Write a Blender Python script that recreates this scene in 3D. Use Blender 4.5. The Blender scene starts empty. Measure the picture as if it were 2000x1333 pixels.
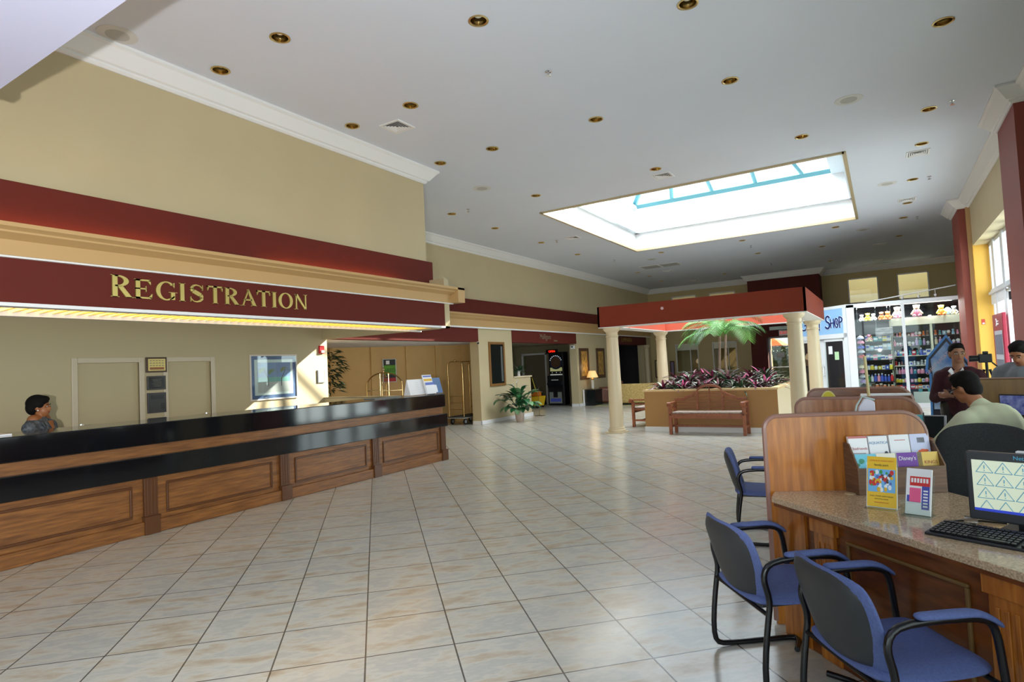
import bpy, bmesh, math, random
from mathutils import Vector, Matrix
import numpy as np
S = bpy.context.scene
COL = S.collection
R_ = math.radians
random.seed(7)

EXPO, WORLD, L_SKY, L_RWIN, L_NEAR, L_REAR, SUN, FLASH, LUV = -0.2, 2.0, 2400, 560, 230, 230, 22.0, 1150, 2.0
# ---------------- camera ----------------
F, CX, CY, H = 1173.0, 1000.0, 666.5, 1.5
A_ = np.array([1725 - CX, -(684 - CY), -F]); D_ = np.array([-900 - CX, -(808 - CY), -F])
Yv = A_ / np.linalg.norm(A_); Xv = -D_ / np.linalg.norm(D_)
Xv = Xv - Yv * (Xv @ Yv); Xv /= np.linalg.norm(Xv)
RM = np.stack([Xv, Yv, np.cross(Xv, Yv)])
cam_d = bpy.data.cameras.new('camera'); cam = bpy.data.objects.new('camera', cam_d); COL.objects.link(cam)
cam_d.sensor_width = 36; cam_d.lens = 36 * F / 2000; cam_d.clip_start = 0.05; cam_d.clip_end = 300
m4 = Matrix.Identity(4)
for i in range(3):
    for j in range(3): m4[i][j] = RM[i][j]
m4[0][3], m4[1][3], m4[2][3] = 0, 0, H
cam.matrix_world = m4
S.camera = cam
def _ray(x, y): return RM @ np.array([x - CX, -(y - CY), -F])
def at(x, y, ax, v):
    """point of the plane X=v / Y=v / Z=v that the photo shows at pixel x,y (for measuring the real place)"""
    d = _ray(x, y); i = 'XYZ'.index(ax); o = (0, 0, H)[i]
    t = (v - o) / d[i]
    return Vector((d[0] * t, d[1] * t, H + d[2] * t))

# ---------------- world, sun, window light, exposure ----------------
S.view_settings.view_transform = 'Standard'; S.view_settings.look = 'None'
S.view_settings.exposure = EXPO; S.view_settings.gamma = 1.0; S.view_settings.use_curve_mapping = False
W = bpy.data.worlds.new('sky'); S.world = W; W.use_nodes = True
bg = W.node_tree.nodes['Background']; bg.inputs['Color'].default_value = (0.80, 0.90, 1.0, 1); bg.inputs['Strength'].default_value = WORLD
def area(name, loc, size, rot, power, col=(1, 1, 1), portal=False, spread=180):
    l = bpy.data.lights.new(name, 'AREA'); l.shape = 'RECTANGLE'; l.size, l.size_y = size; l.energy = power; l.color = col
    l.spread = R_(spread)
    if portal: l.cycles.is_portal = True
    o = bpy.data.objects.new(name, l); COL.objects.link(o); o.location = loc; o.rotation_euler = rot
    return o
area('skylight_daylight', (-3.25, 14.4, 7.9), (7.0, 7.0), (0, 0, 0), L_SKY, (0.93, 0.97, 1.0))
area('right_window_daylight', (2.9, 14.2, 2.0), (3.8, 5.2), (0, R_(90), 0), L_RWIN, (0.9, 0.95, 1.0))
area('near_window_daylight', (2.4, 2.0, 1.9), (3.2, 12.0), (0, R_(90), 0), L_NEAR, (0.92, 0.96, 1.0))
area('entrance_daylight', (-2.5, -5.8, 2.0), (9.0, 3.4), (R_(90), 0, 0), L_REAR, (0.95, 0.97, 1.0))
sun_d = bpy.data.lights.new('sun', 'SUN'); sun_d.energy = SUN; sun_d.angle = R_(0.6); sun_d.color = (1, 0.93, 0.8)
sun = bpy.data.objects.new('sun', sun_d); COL.objects.link(sun); sun.location = (8, 30, 20)
sun.rotation_euler = Vector((-0.843, -1.0, -0.68)).to_track_quat('-Z', 'Y').to_euler()
fl_d = bpy.data.lights.new('camera_flash', 'SPOT'); fl_d.energy = FLASH; fl_d.spot_size = R_(115); fl_d.spot_blend = 0.9; fl_d.shadow_soft_size = 0.03
fl_o = bpy.data.objects.new('camera_flash', fl_d); COL.objects.link(fl_o); fl_o.location = (-0.15, -0.34, 1.5)
fl_o.rotation_euler = Vector((-0.75, 0.62, 0.22)).to_track_quat('-Z', 'Y').to_euler()
S.cycles.max_bounces = 7; S.cycles.diffuse_bounces = 4; S.cycles.glossy_bounces = 3; S.cycles.transmission_bounces = 4
S.cycles.transparent_max_bounces = 12; S.cycles.caustics_reflective = False; S.cycles.caustics_refractive = False
S.cycles.sample_clamp_indirect = 6

# ---------------- materials ----------------
def lin(c):
    return tuple(((v / 255) / 12.92 if v / 255 <= 0.04045 else (((v / 255) + 0.055) / 1.055) ** 2.4) for v in c)
MC = {}
def mat(name, rgb=(200, 200, 200), rough=0.6, metal=0.0, emit=0, noise=0.0, nscale=6.0, spec=0.5, coat=0.0, emc=None, stretch=None, rgb2=None, bump=0.0):
    if name in MC: return MC[name]
    m = bpy.data.materials.new(name); m.use_nodes = True; MC[name] = m
    nt = m.node_tree; b = nt.nodes['Principled BSDF']; c = lin(rgb)
    b.inputs['Base Color'].default_value = (*c, 1); b.inputs['Roughness'].default_value = rough; b.inputs['Metallic'].default_value = metal
    b.inputs['Specular IOR Level'].default_value = spec
    if coat: b.inputs['Coat Weight'].default_value = coat; b.inputs['Coat Roughness'].default_value = 0.08
    if emit: b.inputs['Emission Color'].default_value = (*lin(emc or rgb), 1); b.inputs['Emission Strength'].default_value = emit
    if noise or rgb2 or bump:
        tc = nt.nodes.new('ShaderNodeTexCoord'); mp = nt.nodes.new('ShaderNodeMapping'); n = nt.nodes.new('ShaderNodeTexNoise')
        nt.links.new(tc.outputs['Object'], mp.inputs['Vector']); nt.links.new(mp.outputs['Vector'], n.inputs['Vector'])
        if stretch: mp.inputs['Scale'].default_value = stretch
        n.inputs['Scale'].default_value = nscale; n.inputs['Detail'].default_value = 6
        if noise or rgb2:
            r = nt.nodes.new('ShaderNodeValToRGB')
            r.color_ramp.elements[0].position = 0.32; r.color_ramp.elements[1].position = 0.7
            c2 = lin(rgb2) if rgb2 else tuple(min(1, v * (1 + noise)) for v in c)
            c1 = c if rgb2 else tuple(v * (1 - noise) for v in c)
            r.color_ramp.elements[0].color = (*c1, 1); r.color_ramp.elements[1].color = (*c2, 1)
            nt.links.new(n.outputs['Fac'], r.inputs['Fac']); nt.links.new(r.outputs['Color'], b.inputs['Base Color'])
        if bump:
            bp = nt.nodes.new('ShaderNodeBump'); bp.inputs['Strength'].default_value = bump; bp.inputs['Distance'].default_value = 0.01
            nt.links.new(n.outputs['Fac'], bp.inputs['Height']); nt.links.new(bp.outputs['Normal'], b.inputs['Normal'])
    return m
def glass(name='clear_glass', tint=(0.9, 0.95, 0.93), refl=0.12):
    if name in MC: return MC[name]
    m = bpy.data.materials.new(name); m.use_nodes = True; MC[name] = m
    nt = m.node_tree; nt.nodes.remove(nt.nodes['Principled BSDF']); out = nt.nodes['Material Output']
    t = nt.nodes.new('ShaderNodeBsdfTransparent'); t.inputs[0].default_value = (*tint, 1)
    g = nt.nodes.new('ShaderNodeBsdfGlossy'); g.inputs['Roughness'].default_value = 0.02
    lw = nt.nodes.new('ShaderNodeLayerWeight'); pw = nt.nodes.new('ShaderNodeMath'); pw.operation = 'POWER'; pw.inputs[1].default_value = 4
    nt.links.new(lw.outputs['Facing'], pw.inputs[0]); fr = nt.nodes.new('ShaderNodeMath'); fr.operation = 'MULTIPLY_ADD'; fr.inputs[1].default_value = 0.8; fr.inputs[2].default_value = 0.04
    nt.links.new(pw.outputs[0], fr.inputs[0])
    mx = nt.nodes.new('ShaderNodeMixShader')
    nt.links.new(fr.outputs[0], mx.inputs[0]); nt.links.new(t.outputs[0], mx.inputs[1]); nt.links.new(g.outputs[0], mx.inputs[2])
    nt.links.new(mx.outputs[0], out.inputs[0])
    return m
WALL = mat('cream_paint', (186, 171, 136), 0.55, noise=0.03, nscale=1.2)
WALL2 = mat('olive_cream_paint', (186, 168, 122), 0.6, noise=0.03, nscale=1.2)
TANW = mat('tan_paint', (196, 162, 106), 0.6, noise=0.02)
CEIL = mat('ceiling_paint', (212, 218, 230), 0.7, noise=0.015, nscale=0.8)
WHITE = mat('white_trim_paint', (226, 226, 226), 0.45)
RED = mat('brick_red_paint', (94, 37, 29), 0.75, noise=0.03, spec=.2)
DRED = mat('dark_maroon_paint', (84, 36, 32), 0.7, spec=.2)
CANR = mat('canopy_red_paint', (124, 50, 32), 0.75, noise=0.03, spec=.2)
CANIN = mat('coral_paint', (205, 96, 72), 0.55)
TANC = mat('tan_cornice_paint', (186, 150, 100), 0.55)
YEL = mat('yellow_paint', (225, 175, 75), 0.6)
COLM = mat('cream_column_paint', (212, 195, 162), 0.35)
BLACKG = mat('polished_black_granite', (14, 15, 18), 0.07, spec=0.6, noise=0.25, nscale=40)
def wood(name, a, b, rough=0.35, sc=(14, 14, 1.2), ns=3.0, coat=0.0):
    return mat(name, a, rough, rgb2=b, nscale=ns, stretch=sc, coat=coat)
WOODC = wood('counter_wood', (98, 58, 24), (142, 92, 44), 0.35, (2, 1.2, 16), 3)
WOODD = wood('desk_wood', (140, 78, 22), (184, 114, 42), 0.22, (14, 14, 1.3), 3, 0.4)
WOODK = wood('dark_desk_wood', (88, 44, 14), (118, 64, 22), 0.28, (3, 3, 14), 3)
WOODW = wood('walnut_laminate', (84, 60, 44), (120, 86, 62), 0.4, (2, 2, 20), 3)
TEAK = wood('teak_wood', (126, 66, 38), (156, 90, 54), 0.45, (6, 6, 6), 3)
GRAN = mat('beige_granite', (140, 116, 92), 0.1, rgb2=(208, 182, 150), nscale=130)
CHR = mat('chrome', (220, 220, 220), 0.15, 1.0)
BRASS = mat('brass', (196, 172, 122), 0.22, 1.0)
WOODP = mat('counter_trim_wood', (84, 48, 20), 0.3)
GOLD_ = mat('gold_letter_metal', (214, 186, 92), 0.2, 1.0)
BLK = mat('black_plastic', (22, 23, 26), 0.35)
BLKM = mat('black_enamel_tube', (16, 16, 20), 0.25)
BLUE = mat('blue_fabric', (82, 96, 146), 0.85, noise=0.12, nscale=120)
BLUD = mat('blue_fabric_shaded_weave', (66, 82, 140), 0.85, noise=0.12, nscale=120)
GREYP = mat('grey_backshell', (48, 50, 54), 0.45)
PAPER = mat('white_paper', (236, 236, 240), 0.6)
GLS = glass()
MIRR = mat('mirror_glass', (190, 200, 200), 0.03, 1.0)

# ---------------- mesh builder ----------------
class MB:
    def __init__(s): s.v = []; s.f = []; s.m = []
    def add(s, vs, fs, M=None, mi=0):
        o = len(s.v)
        s.v += [tuple(M @ Vector(v)) if M else tuple(v) for v in vs]
        s.f += [tuple(i + o for i in f) for f in fs]; s.m += [mi] * len(fs)
        return s
    def box(s, x0, x1, y0, y1, z0, z1, M=None, mi=0):
        vs = [(x, y, z) for z in (z0, z1) for y in (y0, y1) for x in (x0, x1)]
        return s.add(vs, [(0, 2, 3, 1), (4, 5, 7, 6), (0, 1, 5, 4), (2, 6, 7, 3), (0, 4, 6, 2), (1, 3, 7, 5)], M, mi)
    def prism(s, pts, z0, z1, M=None, mi=0):
        n = len(pts); vs = [(x, y, z0) for x, y in pts] + [(x, y, z1) for x, y in pts]
        fs = [tuple(range(n - 1, -1, -1)), tuple(range(n, 2 * n))] + [(i, (i + 1) % n, n + (i + 1) % n, n + i) for i in range(n)]
        return s.add(vs, fs, M, mi)
    def lathe(s, prof, n=24, M=None, mi=0, cap=True):
        vs = []; fs = []
        for r, z in prof:
            for k in range(n):
                a = 2 * math.pi * k / n; vs.append((r * math.cos(a), r * math.sin(a), z))
        for i in range(len(prof) - 1):
            for k in range(n):
                k2 = (k + 1) % n; fs.append((i * n + k, i * n + k2, (i + 1) * n + k2, (i + 1) * n + k))
        if cap:
            fs.append(tuple(range(n - 1, -1, -1))); fs.append(tuple((len(prof) - 1) * n + k for k in range(n)))
        return s.add(vs, fs, M, mi)
    def tube(s, path, r, n=8, closed=False, M=None, mi=0, flat=1.0):
        P = [Vector(p) for p in path]; N = len(P); rr = r if isinstance(r, (list, tuple)) else [r] * N
        vs = []; up = None
        for i in range(N):
            a = P[i - 1] if (i > 0 or closed) else P[i]; b = P[(i + 1) % N] if (i < N - 1 or closed) else P[i]
            t = (b - a).normalized()
            if up is None:
                up = Vector((0, 0, 1)) if abs(t.z) < 0.9 else Vector((1, 0, 0))
            sd = t.cross(up).normalized(); up = sd.cross(t).normalized()
            for k in range(n):
                an = 2 * math.pi * k / n; vs.append(P[i] + sd * (math.cos(an) * rr[i]) + up * (math.sin(an) * rr[i] * flat))
        fs = []
        for i in range(N if closed else N - 1):
            j = (i + 1) % N
            for k in range(n):
                k2 = (k + 1) % n; fs.append((i * n + k, i * n + k2, j * n + k2, j * n + k))
        if not closed: fs.append(tuple(range(n - 1, -1, -1))); fs.append(tuple((N - 1) * n + k for k in range(n)))
        return s.add(vs, fs, M, mi)
    def ell(s, c, r, n=16, m=10, M=None, mi=0):
        r = r if isinstance(r, (list, tuple)) else (r, r, r); vs = []; fs = []
        for i in range(m + 1):
            p = math.pi * i / m
            for k in range(n):
                a = 2 * math.pi * k / n; q = max(math.sin(p), 1e-3)
                vs.append((c[0] + r[0] * q * math.cos(a), c[1] + r[1] * q * math.sin(a), c[2] - r[2] * math.cos(p)))
        for i in range(m):
            for k in range(n):
                k2 = (k + 1) % n; fs.append((i * n + k, i * n + k2, (i + 1) * n + k2, (i + 1) * n + k))
        fs.append(tuple(range(n - 1, -1, -1))); fs.append(tuple(m * n + k for k in range(n)))
        return s.add(vs, fs, M, mi)
    def cap(s, p0, r0, p1, r1, n=12, M=None, mi=0):
        p0, p1 = Vector(p0), Vector(p1); d = p1 - p0; L = d.length; d.normalize(); prof = []
        for i in range(5): a = math.pi / 2 * i / 4; prof.append((max(r0 * math.sin(a), 1e-4), -r0 * math.cos(a)))
        for i in range(5): a = math.pi / 2 * i / 4; prof.append((max(r1 * math.cos(a), 1e-4), L + r1 * math.sin(a)))
        Q = Matrix.Translation(p0) @ d.to_track_quat('Z', 'Y').to_matrix().to_4x4()
        return s.lathe(prof, n, (M @ Q) if M else Q, mi)
    def strip(s, rows, M=None, mi=0):
        """rows: list of equal-length vertex rows -> quads"""
        n = len(rows[0]); vs = [v for r in rows for v in r]
        return s.add(vs, [(i * n + k, i * n + k + 1, (i + 1) * n + k + 1, (i + 1) * n + k) for i in range(len(rows) - 1) for k in range(n - 1)], M, mi)
    def build(s, name, mats, parent=None, smooth=False, bevel=0.0, seg=2, sub=0, solid=0.0, voxel=0.0, kind=None, label=None):
        me = bpy.data.meshes.new(name); me.from_pydata(s.v, [], s.f)
        mats = mats if isinstance(mats, (list, tuple)) else [mats]
        for m in mats: me.materials.append(m)
        if len(mats) > 1: me.polygons.foreach_set('material_index', s.m)
        bm = bmesh.new(); bm.from_mesh(me); bmesh.ops.recalc_face_normals(bm, faces=bm.faces); bm.to_mesh(me); bm.free()
        o = bpy.data.objects.new(name, me); COL.objects.link(o)
        if parent: o.parent = parent
        if voxel:
            r = o.modifiers.new('r', 'REMESH'); r.mode = 'VOXEL'; r.voxel_size = voxel; r.use_smooth_shade = True
            q = o.modifiers.new('s', 'SMOOTH'); q.iterations = 3; q.factor = .4
        if solid: q = o.modifiers.new('t', 'SOLIDIFY'); q.thickness = solid; q.offset = 0
        if bevel:
            q = o.modifiers.new('b', 'BEVEL'); q.width = bevel; q.segments = seg; q.limit_method = 'ANGLE'; q.angle_limit = R_(40)
        if sub: q = o.modifiers.new('u', 'SUBSURF'); q.levels = sub; q.render_levels = sub
        if smooth:
            me.polygons.foreach_set('use_smooth', [True] * len(me.polygons))
            if not (sub or voxel): me.set_sharp_from_angle(angle=R_(38))
        if kind: o['kind'] = kind
        if label: o['label'] = label
        return o
def tag(o, label, cat, group=None, kind=None):
    o['label'] = label; o['category'] = cat
    if group: o['group'] = group
    if kind: o['kind'] = kind
    return o
def thing(name, label, cat, loc=(0, 0, 0), rz=0.0, group=None):
    o = bpy.data.objects.new(name, None); COL.objects.link(o); o.location = loc; o.rotation_euler = (0, 0, rz)
    return tag(o, label, cat, group)
def dup(root, loc=None, rz=None, label=None, group=None, scale=None, mats=None):
    def cp(o, par):
        c = o.copy(); COL.objects.link(c); c.parent = par
        for ch in list(kids.get(o, [])): cp(ch, c)
        return c
    kids = {}
    stack = [root]
    while stack:
        o = stack.pop(); kids[o] = list(o.children); stack += kids[o]
    r = cp(root, None)
    if loc is not None: r.location = loc
    if rz is not None: r.rotation_euler = (r.rotation_euler[0], r.rotation_euler[1], rz)
    if scale is not None: r.scale = (scale,) * 3 if not isinstance(scale, (list, tuple)) else scale
    if label: r['label'] = label
    if group: r['group'] = group
    return r
def struct(mb, name, m, **k): return mb.build(name, m, kind='structure', **k)
def T(x, y, z, rz=0.0, rx=0.0, ry=0.0): return Matrix.Translation((x, y, z)) @ Matrix.Rotation(rz, 4, 'Z') @ Matrix.Rotation(ry, 4, 'Y') @ Matrix.Rotation(rx, 4, 'X')
def text(name, body, size, M, m, parent=None, ext=0.002, sx=1.0, shear=0.0, align='CENTER'):
    c = bpy.data.curves.new(name, 'FONT'); c.body = body; c.size = size; c.extrude = ext; c.align_x = align; c.align_y = 'CENTER'; c.shear = shear
    t_ = bpy.data.objects.new(name, c); COL.objects.link(t_); bpy.context.view_layer.update()
    me = bpy.data.meshes.new_from_object(t_.evaluated_get(bpy.context.evaluated_depsgraph_get())); bpy.data.objects.remove(t_)
    me.materials.clear(); me.materials.append(m); me.name = name
    o = bpy.data.objects.new(name, me); COL.objects.link(o)
    if parent: o.parent = parent
    o.matrix_local = M @ Matrix.Diagonal((sx, 1, 1, 1)); return o
# text orientation: facing +X (read from +X looking -X), facing -Y
def faceX(x, y, z): return Matrix.Translation((x, y, z)) @ Matrix(((0, 0, 1, 0), (1, 0, 0, 0), (0, 1, 0, 0), (0, 0, 0, 1)))
def faceY(x, y, z, rz=0.0): return Matrix.Translation((x, y, z)) @ Matrix.Rotation(rz, 4, 'Z') @ Matrix.Rotation(R_(90), 4, 'X')
# ---------------- floor ----------------
def floor_mat():
    m = bpy.data.materials.new('diagonal_ceramic_tile'); m.use_nodes = True; nt = m.node_tree; b = nt.nodes['Principled BSDF']; N = nt.nodes.new; L = nt.links.new
    tc = N('ShaderNodeTexCoord')
    e1 = Vector((0.339, 0.331)); e2 = Vector((0.338, -0.344)); o = (-3.455, 2.008)
    M2 = Matrix(((e1.x, e2.x), (e1.y, e2.y))).inverted()
    sub = N('ShaderNodeVectorMath'); sub.operation = 'SUBTRACT'; sub.inputs[1].default_value = (o[0], o[1], 0); L(tc.outputs['Object'], sub.inputs[0])
    cmb = N('ShaderNodeCombineXYZ')
    for i in range(2):
        d = N('ShaderNodeVectorMath'); d.operation = 'DOT_PRODUCT'; d.inputs[1].default_value = (M2[i][0], M2[i][1], 0); L(sub.outputs[0], d.inputs[0]); L(d.outputs['Value'], cmb.inputs[i])
    off = N('ShaderNodeVectorMath'); off.operation = 'ADD'; off.inputs[1].default_value = (200.0, 200.0, 0); L(cmb.outputs[0], off.inputs[0])
    br = N('ShaderNodeTexBrick'); br.offset = 0; br.squash = 1; L(off.outputs[0], br.inputs['Vector'])
    br.inputs['Scale'].default_value = 1; br.inputs['Brick Width'].default_value = 1; br.inputs['Row Height'].default_value = 1
    br.inputs['Mortar Size'].default_value = 0.0095; br.inputs['Mortar Smooth'].default_value = 0.1; br.inputs['Bias'].default_value = 0
    br.inputs['Color1'].default_value = (0.97, 0.97, 0.97, 1); br.inputs['Color2'].default_value = (1.03, 1.03, 1.03, 1); br.inputs['Mortar'].default_value = (0.2, 0.19, 0.185, 1)
    # cloudy stone pattern, shifted from tile to tile
    fl = N('ShaderNodeVectorMath'); fl.operation = 'FLOOR'; L(off.outputs[0], fl.inputs[0])
    wn = N('ShaderNodeTexWhiteNoise'); L(fl.outputs[0], wn.inputs['Vector'])
    sc = N('ShaderNodeVectorMath'); sc.operation = 'SCALE'; sc.inputs['Scale'].default_value = 30; L(wn.outputs['Color'], sc.inputs[0])
    ad = N('ShaderNodeVectorMath'); ad.operation = 'ADD'; L(off.outputs[0], ad.inputs[0]); L(sc.outputs[0], ad.inputs[1])
    mp = N('ShaderNodeMapping'); mp.inputs['Rotation'].default_value = (0, 0, R_(40)); mp.inputs['Scale'].default_value = (1.0, 2.6, 1); L(ad.outputs[0], mp.inputs[0])
    no = N('ShaderNodeTexNoise'); no.inputs['Scale'].default_value = 1.5; no.inputs['Detail'].default_value = 9; no.inputs['Roughness'].default_value = 0.62; L(mp.outputs[0], no.inputs['Vector'])
    rp = N('ShaderNodeValToRGB'); L(no.outputs['Fac'], rp.inputs['Fac'])
    e = rp.color_ramp.elements; e[0].position = 0.34; e[0].color = (*lin((188, 187, 178)), 1); e[1].position = 0.5; e[1].color = (*lin((194, 192, 182)), 1)
    x = e.new(0.60); x.color = (*lin((184, 174, 156)), 1); x = e.new(0.72); x.color = (*lin((168, 154, 134)), 1); x = e.new(0.42); x.color = (*lin((178, 178, 172)), 1)
    mu = N('ShaderNodeMix'); mu.data_type = 'RGBA'; mu.blend_type = 'MULTIPLY'; mu.inputs['Factor'].default_value = 1
    L(rp.outputs['Color'], mu.inputs[6]); L(br.outputs['Color'], mu.inputs[7]); L(mu.outputs[2], b.inputs['Base Color'])
    rr = N('ShaderNodeMapRange'); L(no.outputs['Fac'], rr.inputs[0]); rr.inputs[3].default_value = 0.13; rr.inputs[4].default_value = 0.26; L(rr.outputs[0], b.inputs['Roughness'])
    b.inputs['Specular IOR Level'].default_value = 0.55
    bp = N('ShaderNodeBump'); bp.inputs['Strength'].default_value = 0.25; bp.inputs['Distance'].default_value = 0.004; bp.invert = True; L(br.outputs['Fac'], bp.inputs['Height']); L(bp.outputs[0], b.inputs['Normal'])
    return m
struct(MB().box(-14.5, 6.5, -7, 32, -0.1, 0), 'floor', floor_mat())
g = MB().box(-60, 60, -60, 90, -0.3, -0.2); g = g.build('ground', mat('outdoor_paving', (150, 150, 140), 0.9, noise=0.1)); g['kind'] = 'structure'

# ---------------- ceiling with skylight opening ----------------
ZC = 4.85; SX0, SX1, SY0, SY1 = -6.15, -0.35, 11.45, 17.4
DL = [(-3.11, 4.71), (-4.85, 3.79), (-5.88, 3.82), (-4.85, 5.71), (-5.88, 5.71), (-4.87, 7.6), (-5.88, 7.6), (-7.67, 10.24), (-7.71, 11.98), (-1.36, 5.65), (0.74, 7.56), (-1.37, 7.54), (-3.15, 7.58), (-0.86, 10.2), (0.76, 10.21), (0.75, 11.87), (-3.18, 10.22), (-5.6, 10.24), (0.71, 14.26), (0.69, 16.48), (0.65, 18.26), (-0.88, 18.23), (0.61, 21.1), (-7.7, 14.25), (-7.73, 16.6), (-5.67, 18.27), (-3.26, 18.21), (-3.28, 20.89), (-1.43, 21.19), (-1.44, 24.82), (-7.68, 23.06), (-7.67, 21.68), (-7.75, 24.84), (-5.21, 24.9)]
cu = bpy.data.curves.new('c', 'CURVE'); cu.dimensions = '2D'; cu.fill_mode = 'BOTH'; cu.extrude = 0.05
def _poly(pts):
    sp = cu.splines.new('POLY'); sp.points.add(len(pts) - 1)
    for p, q in zip(sp.points, pts): p.co = (q[0], q[1], 0, 1)
    sp.use_cyclic_u = True
_poly([(-14.5, -7), (6.5, -7), (6.5, 29.1), (-14.5, 29.1)]); _poly([(SX0, SY0), (SX1, SY0), (SX1, SY1), (SX0, SY1)])
for x, y in DL: _poly([(x + .084 * math.cos(k * math.pi / 10), y + .084 * math.sin(k * math.pi / 10)) for k in range(20)])
_o = bpy.data.objects.new('c', cu); COL.objects.link(_o); bpy.context.view_layer.update()
_me = bpy.data.meshes.new_from_object(_o.evaluated_get(bpy.context.evaluated_depsgraph_get())); bpy.data.objects.remove(_o)
_me.materials.clear(); _me.materials.append(CEIL); ceil_o = bpy.data.objects.new('ceiling', _me); COL.objects.link(ceil_o); ceil_o.location.z = ZC + .05; ceil_o['kind'] = 'structure'
_me.name = 'ceiling'
lid = MB()   # slab above, leaving the skylight open
for a in ((-14.5, SX0 - .1, -7, 29.1), (SX1 + .1, 6.5, -7, 29.1), (SX0 - .1, SX1 + .1, -7, SY0 - .1), (SX0 - .1, SX1 + .1, SY1 + .1, 29.1)): lid.box(*a, ZC + 0.2, ZC + 0.3)
struct(lid, 'roof_slab', CEIL)
# skylight well
ZW = 6.2
w = MB(); t = 0.1
w.box(SX0 - t, SX0, SY0 - t, SY1 + t, ZC + 0.1, ZW); w.box(SX1, SX1 + t, SY0 - t, SY1 + t, ZC + 0.1, ZW)
w.box(SX0, SX1, SY0 - t, SY0, ZC + 0.1, ZW); w.box(SX0, SX1, SY1, SY1 + t, ZC + 0.1, ZW)
struct(w, 'wall_skylight', WHITE)
sk = MB()   # stepped ledge halfway up and the metal lip
for (x0, x1, y0, y1) in ((SX0, SX0 + 0.12, SY0, SY1), (SX1 - 0.12, SX1, SY0, SY1), (SX0, SX1, SY1 - 0.12, SY1)):
    sk.box(x0, x1, y0, y1, 5.35, 5.42)
sk.box(SX1 - .5, SX1, SY0, SY1, 6.08, 6.2); sk.box(SX0, SX0 + .1, SY0, SY1, 6.1, 6.2); struct(sk, 'trim_skylight', mat('pale_blue_paint', (214, 226, 232), 0.5))
lip = MB()
for (x0, x1, y0, y1) in ((SX0 - .03, SX0 + .03, SY0 - .03, SY1 + .03), (SX1 - .03, SX1 + .03, SY0 - .03, SY1 + .03), (SX0, SX1, SY0 - .03, SY0 + .03), (SX0, SX1, SY1 - .03, SY1 + .03)):
    lip.box(x0, x1, y0, y1, ZC - 0.03, ZC + 0.03)
struct(lip, 'trim_skylight_edge', mat('skylight_lip_metal', (196, 178, 140), 0.4, 0.3))
# hipped glazing of the skylight: a thing with bars and panes
sg = thing('skylight', 'glazed hipped skylight with blue-green bars above the lobby', 'skylight', (0, 0, 0))
BT = mat('teal_metal', (92, 150, 160), 0.4); bars = MB()
RX0, RX1, RY, RZ = SX0 + 2.0, SX1 - 2.0, (SY0 + SY1) / 2, 7.3
def bar(a, b, r=0.05): bars.tube([a, b], r, 4)
cr = [(SX0, SY0), (SX1, SY0), (SX1, SY1), (SX0, SY1)]
for i in range(4): bar((*cr[i], ZW), (*cr[(i + 1) % 4], ZW), 0.09)
bar((RX0, RY, RZ), (RX1, RY, RZ), 0.07)
for (x, y) in cr: bar((x, y, ZW), (RX0 if x == SX0 else RX1, RY, RZ), 0.07)
for k in range(1, 5):
    x = SX0 + (SX1 - SX0) * k / 5; rx = min(max(x, RX0), RX1)
    for y in (SY0, SY1): bar((x, y, ZW), (rx, RY, RZ))
for k in range(1, 5):
    y = SY0 + (SY1 - SY0) * k / 5
    for (x, rx) in ((SX0, RX0), (SX1, RX1)): bar((x, y, ZW), (rx, RY, RZ))
bars.build('glazing_bars', BT, sg)
pn = MB(); pn.add([(SX0, SY0, ZW + .05), (SX1, SY0, ZW + .05), (SX1, SY1, ZW + .05), (SX0, SY1, ZW + .05), (RX0, RY, RZ + .05), (RX1, RY, RZ + .05)], [(0, 1, 5, 4), (1, 2, 5), (2, 3, 4, 5), (3, 0, 4)])
pn.build('glass_pane', glass('skylight_glass', (0.95, 0.98, 1)), sg)

# ---------------- walls ----------------
XR = -6.35       # registration upper wall
struct(MB().box(XR - 0.2, XR, -7, 7.72, 2.3, ZC), 'wall_registration', WALL)
struct(MB().box(-9.15, XR - 0.2, 7.52, 7.72, 3.0, ZC), 'wall_registration_end', WALL)
# crown along registration wall
def crown(mb, p0, p1, out, m0=0, m1=0, zc=ZC, h=0.22, d=0.2):
    """moulding from p0 to p1 (xy), projecting towards out (unit xy)"""
    prof = [(0, 0), (d, 0), (d, -0.03), (d - 0.03, -0.05), (0.075, -h + 0.05), (0.045, -h + 0.04), (0.045, -h + 0.02), (0.02, -h), (0, -h)]
    vs = []
    dr = (Vector(p1) - Vector(p0)).normalized()
    for p, e in ((p0, -m0), (p1, m1)):
        for a, b in prof: vs.append((p[0] + out[0] * a + dr.x * e * a, p[1] + out[1] * a + dr.y * e * a, zc + b))
    n = len(prof)
    mb.add(vs, [tuple(range(n)), tuple(range(2 * n - 1, n - 1, -1))] + [(i, (i + 1) % n, n + (i + 1) % n, n + i) for i in range(n)])
k = MB(); crown(k, (XR, -7), (XR, 7.72), (1, 0), 0, 1); crown(k, (XR, 7.72), (-9.3, 7.72), (0, 1), 1, 0); struct(k, 'trim_1', WHITE)
# red band with cove behind cornice
struct(MB().box(XR - 0.2, XR + 0.06, -7, 7.8, 2.9, 3.31), 'trim_2', RED)
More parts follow.
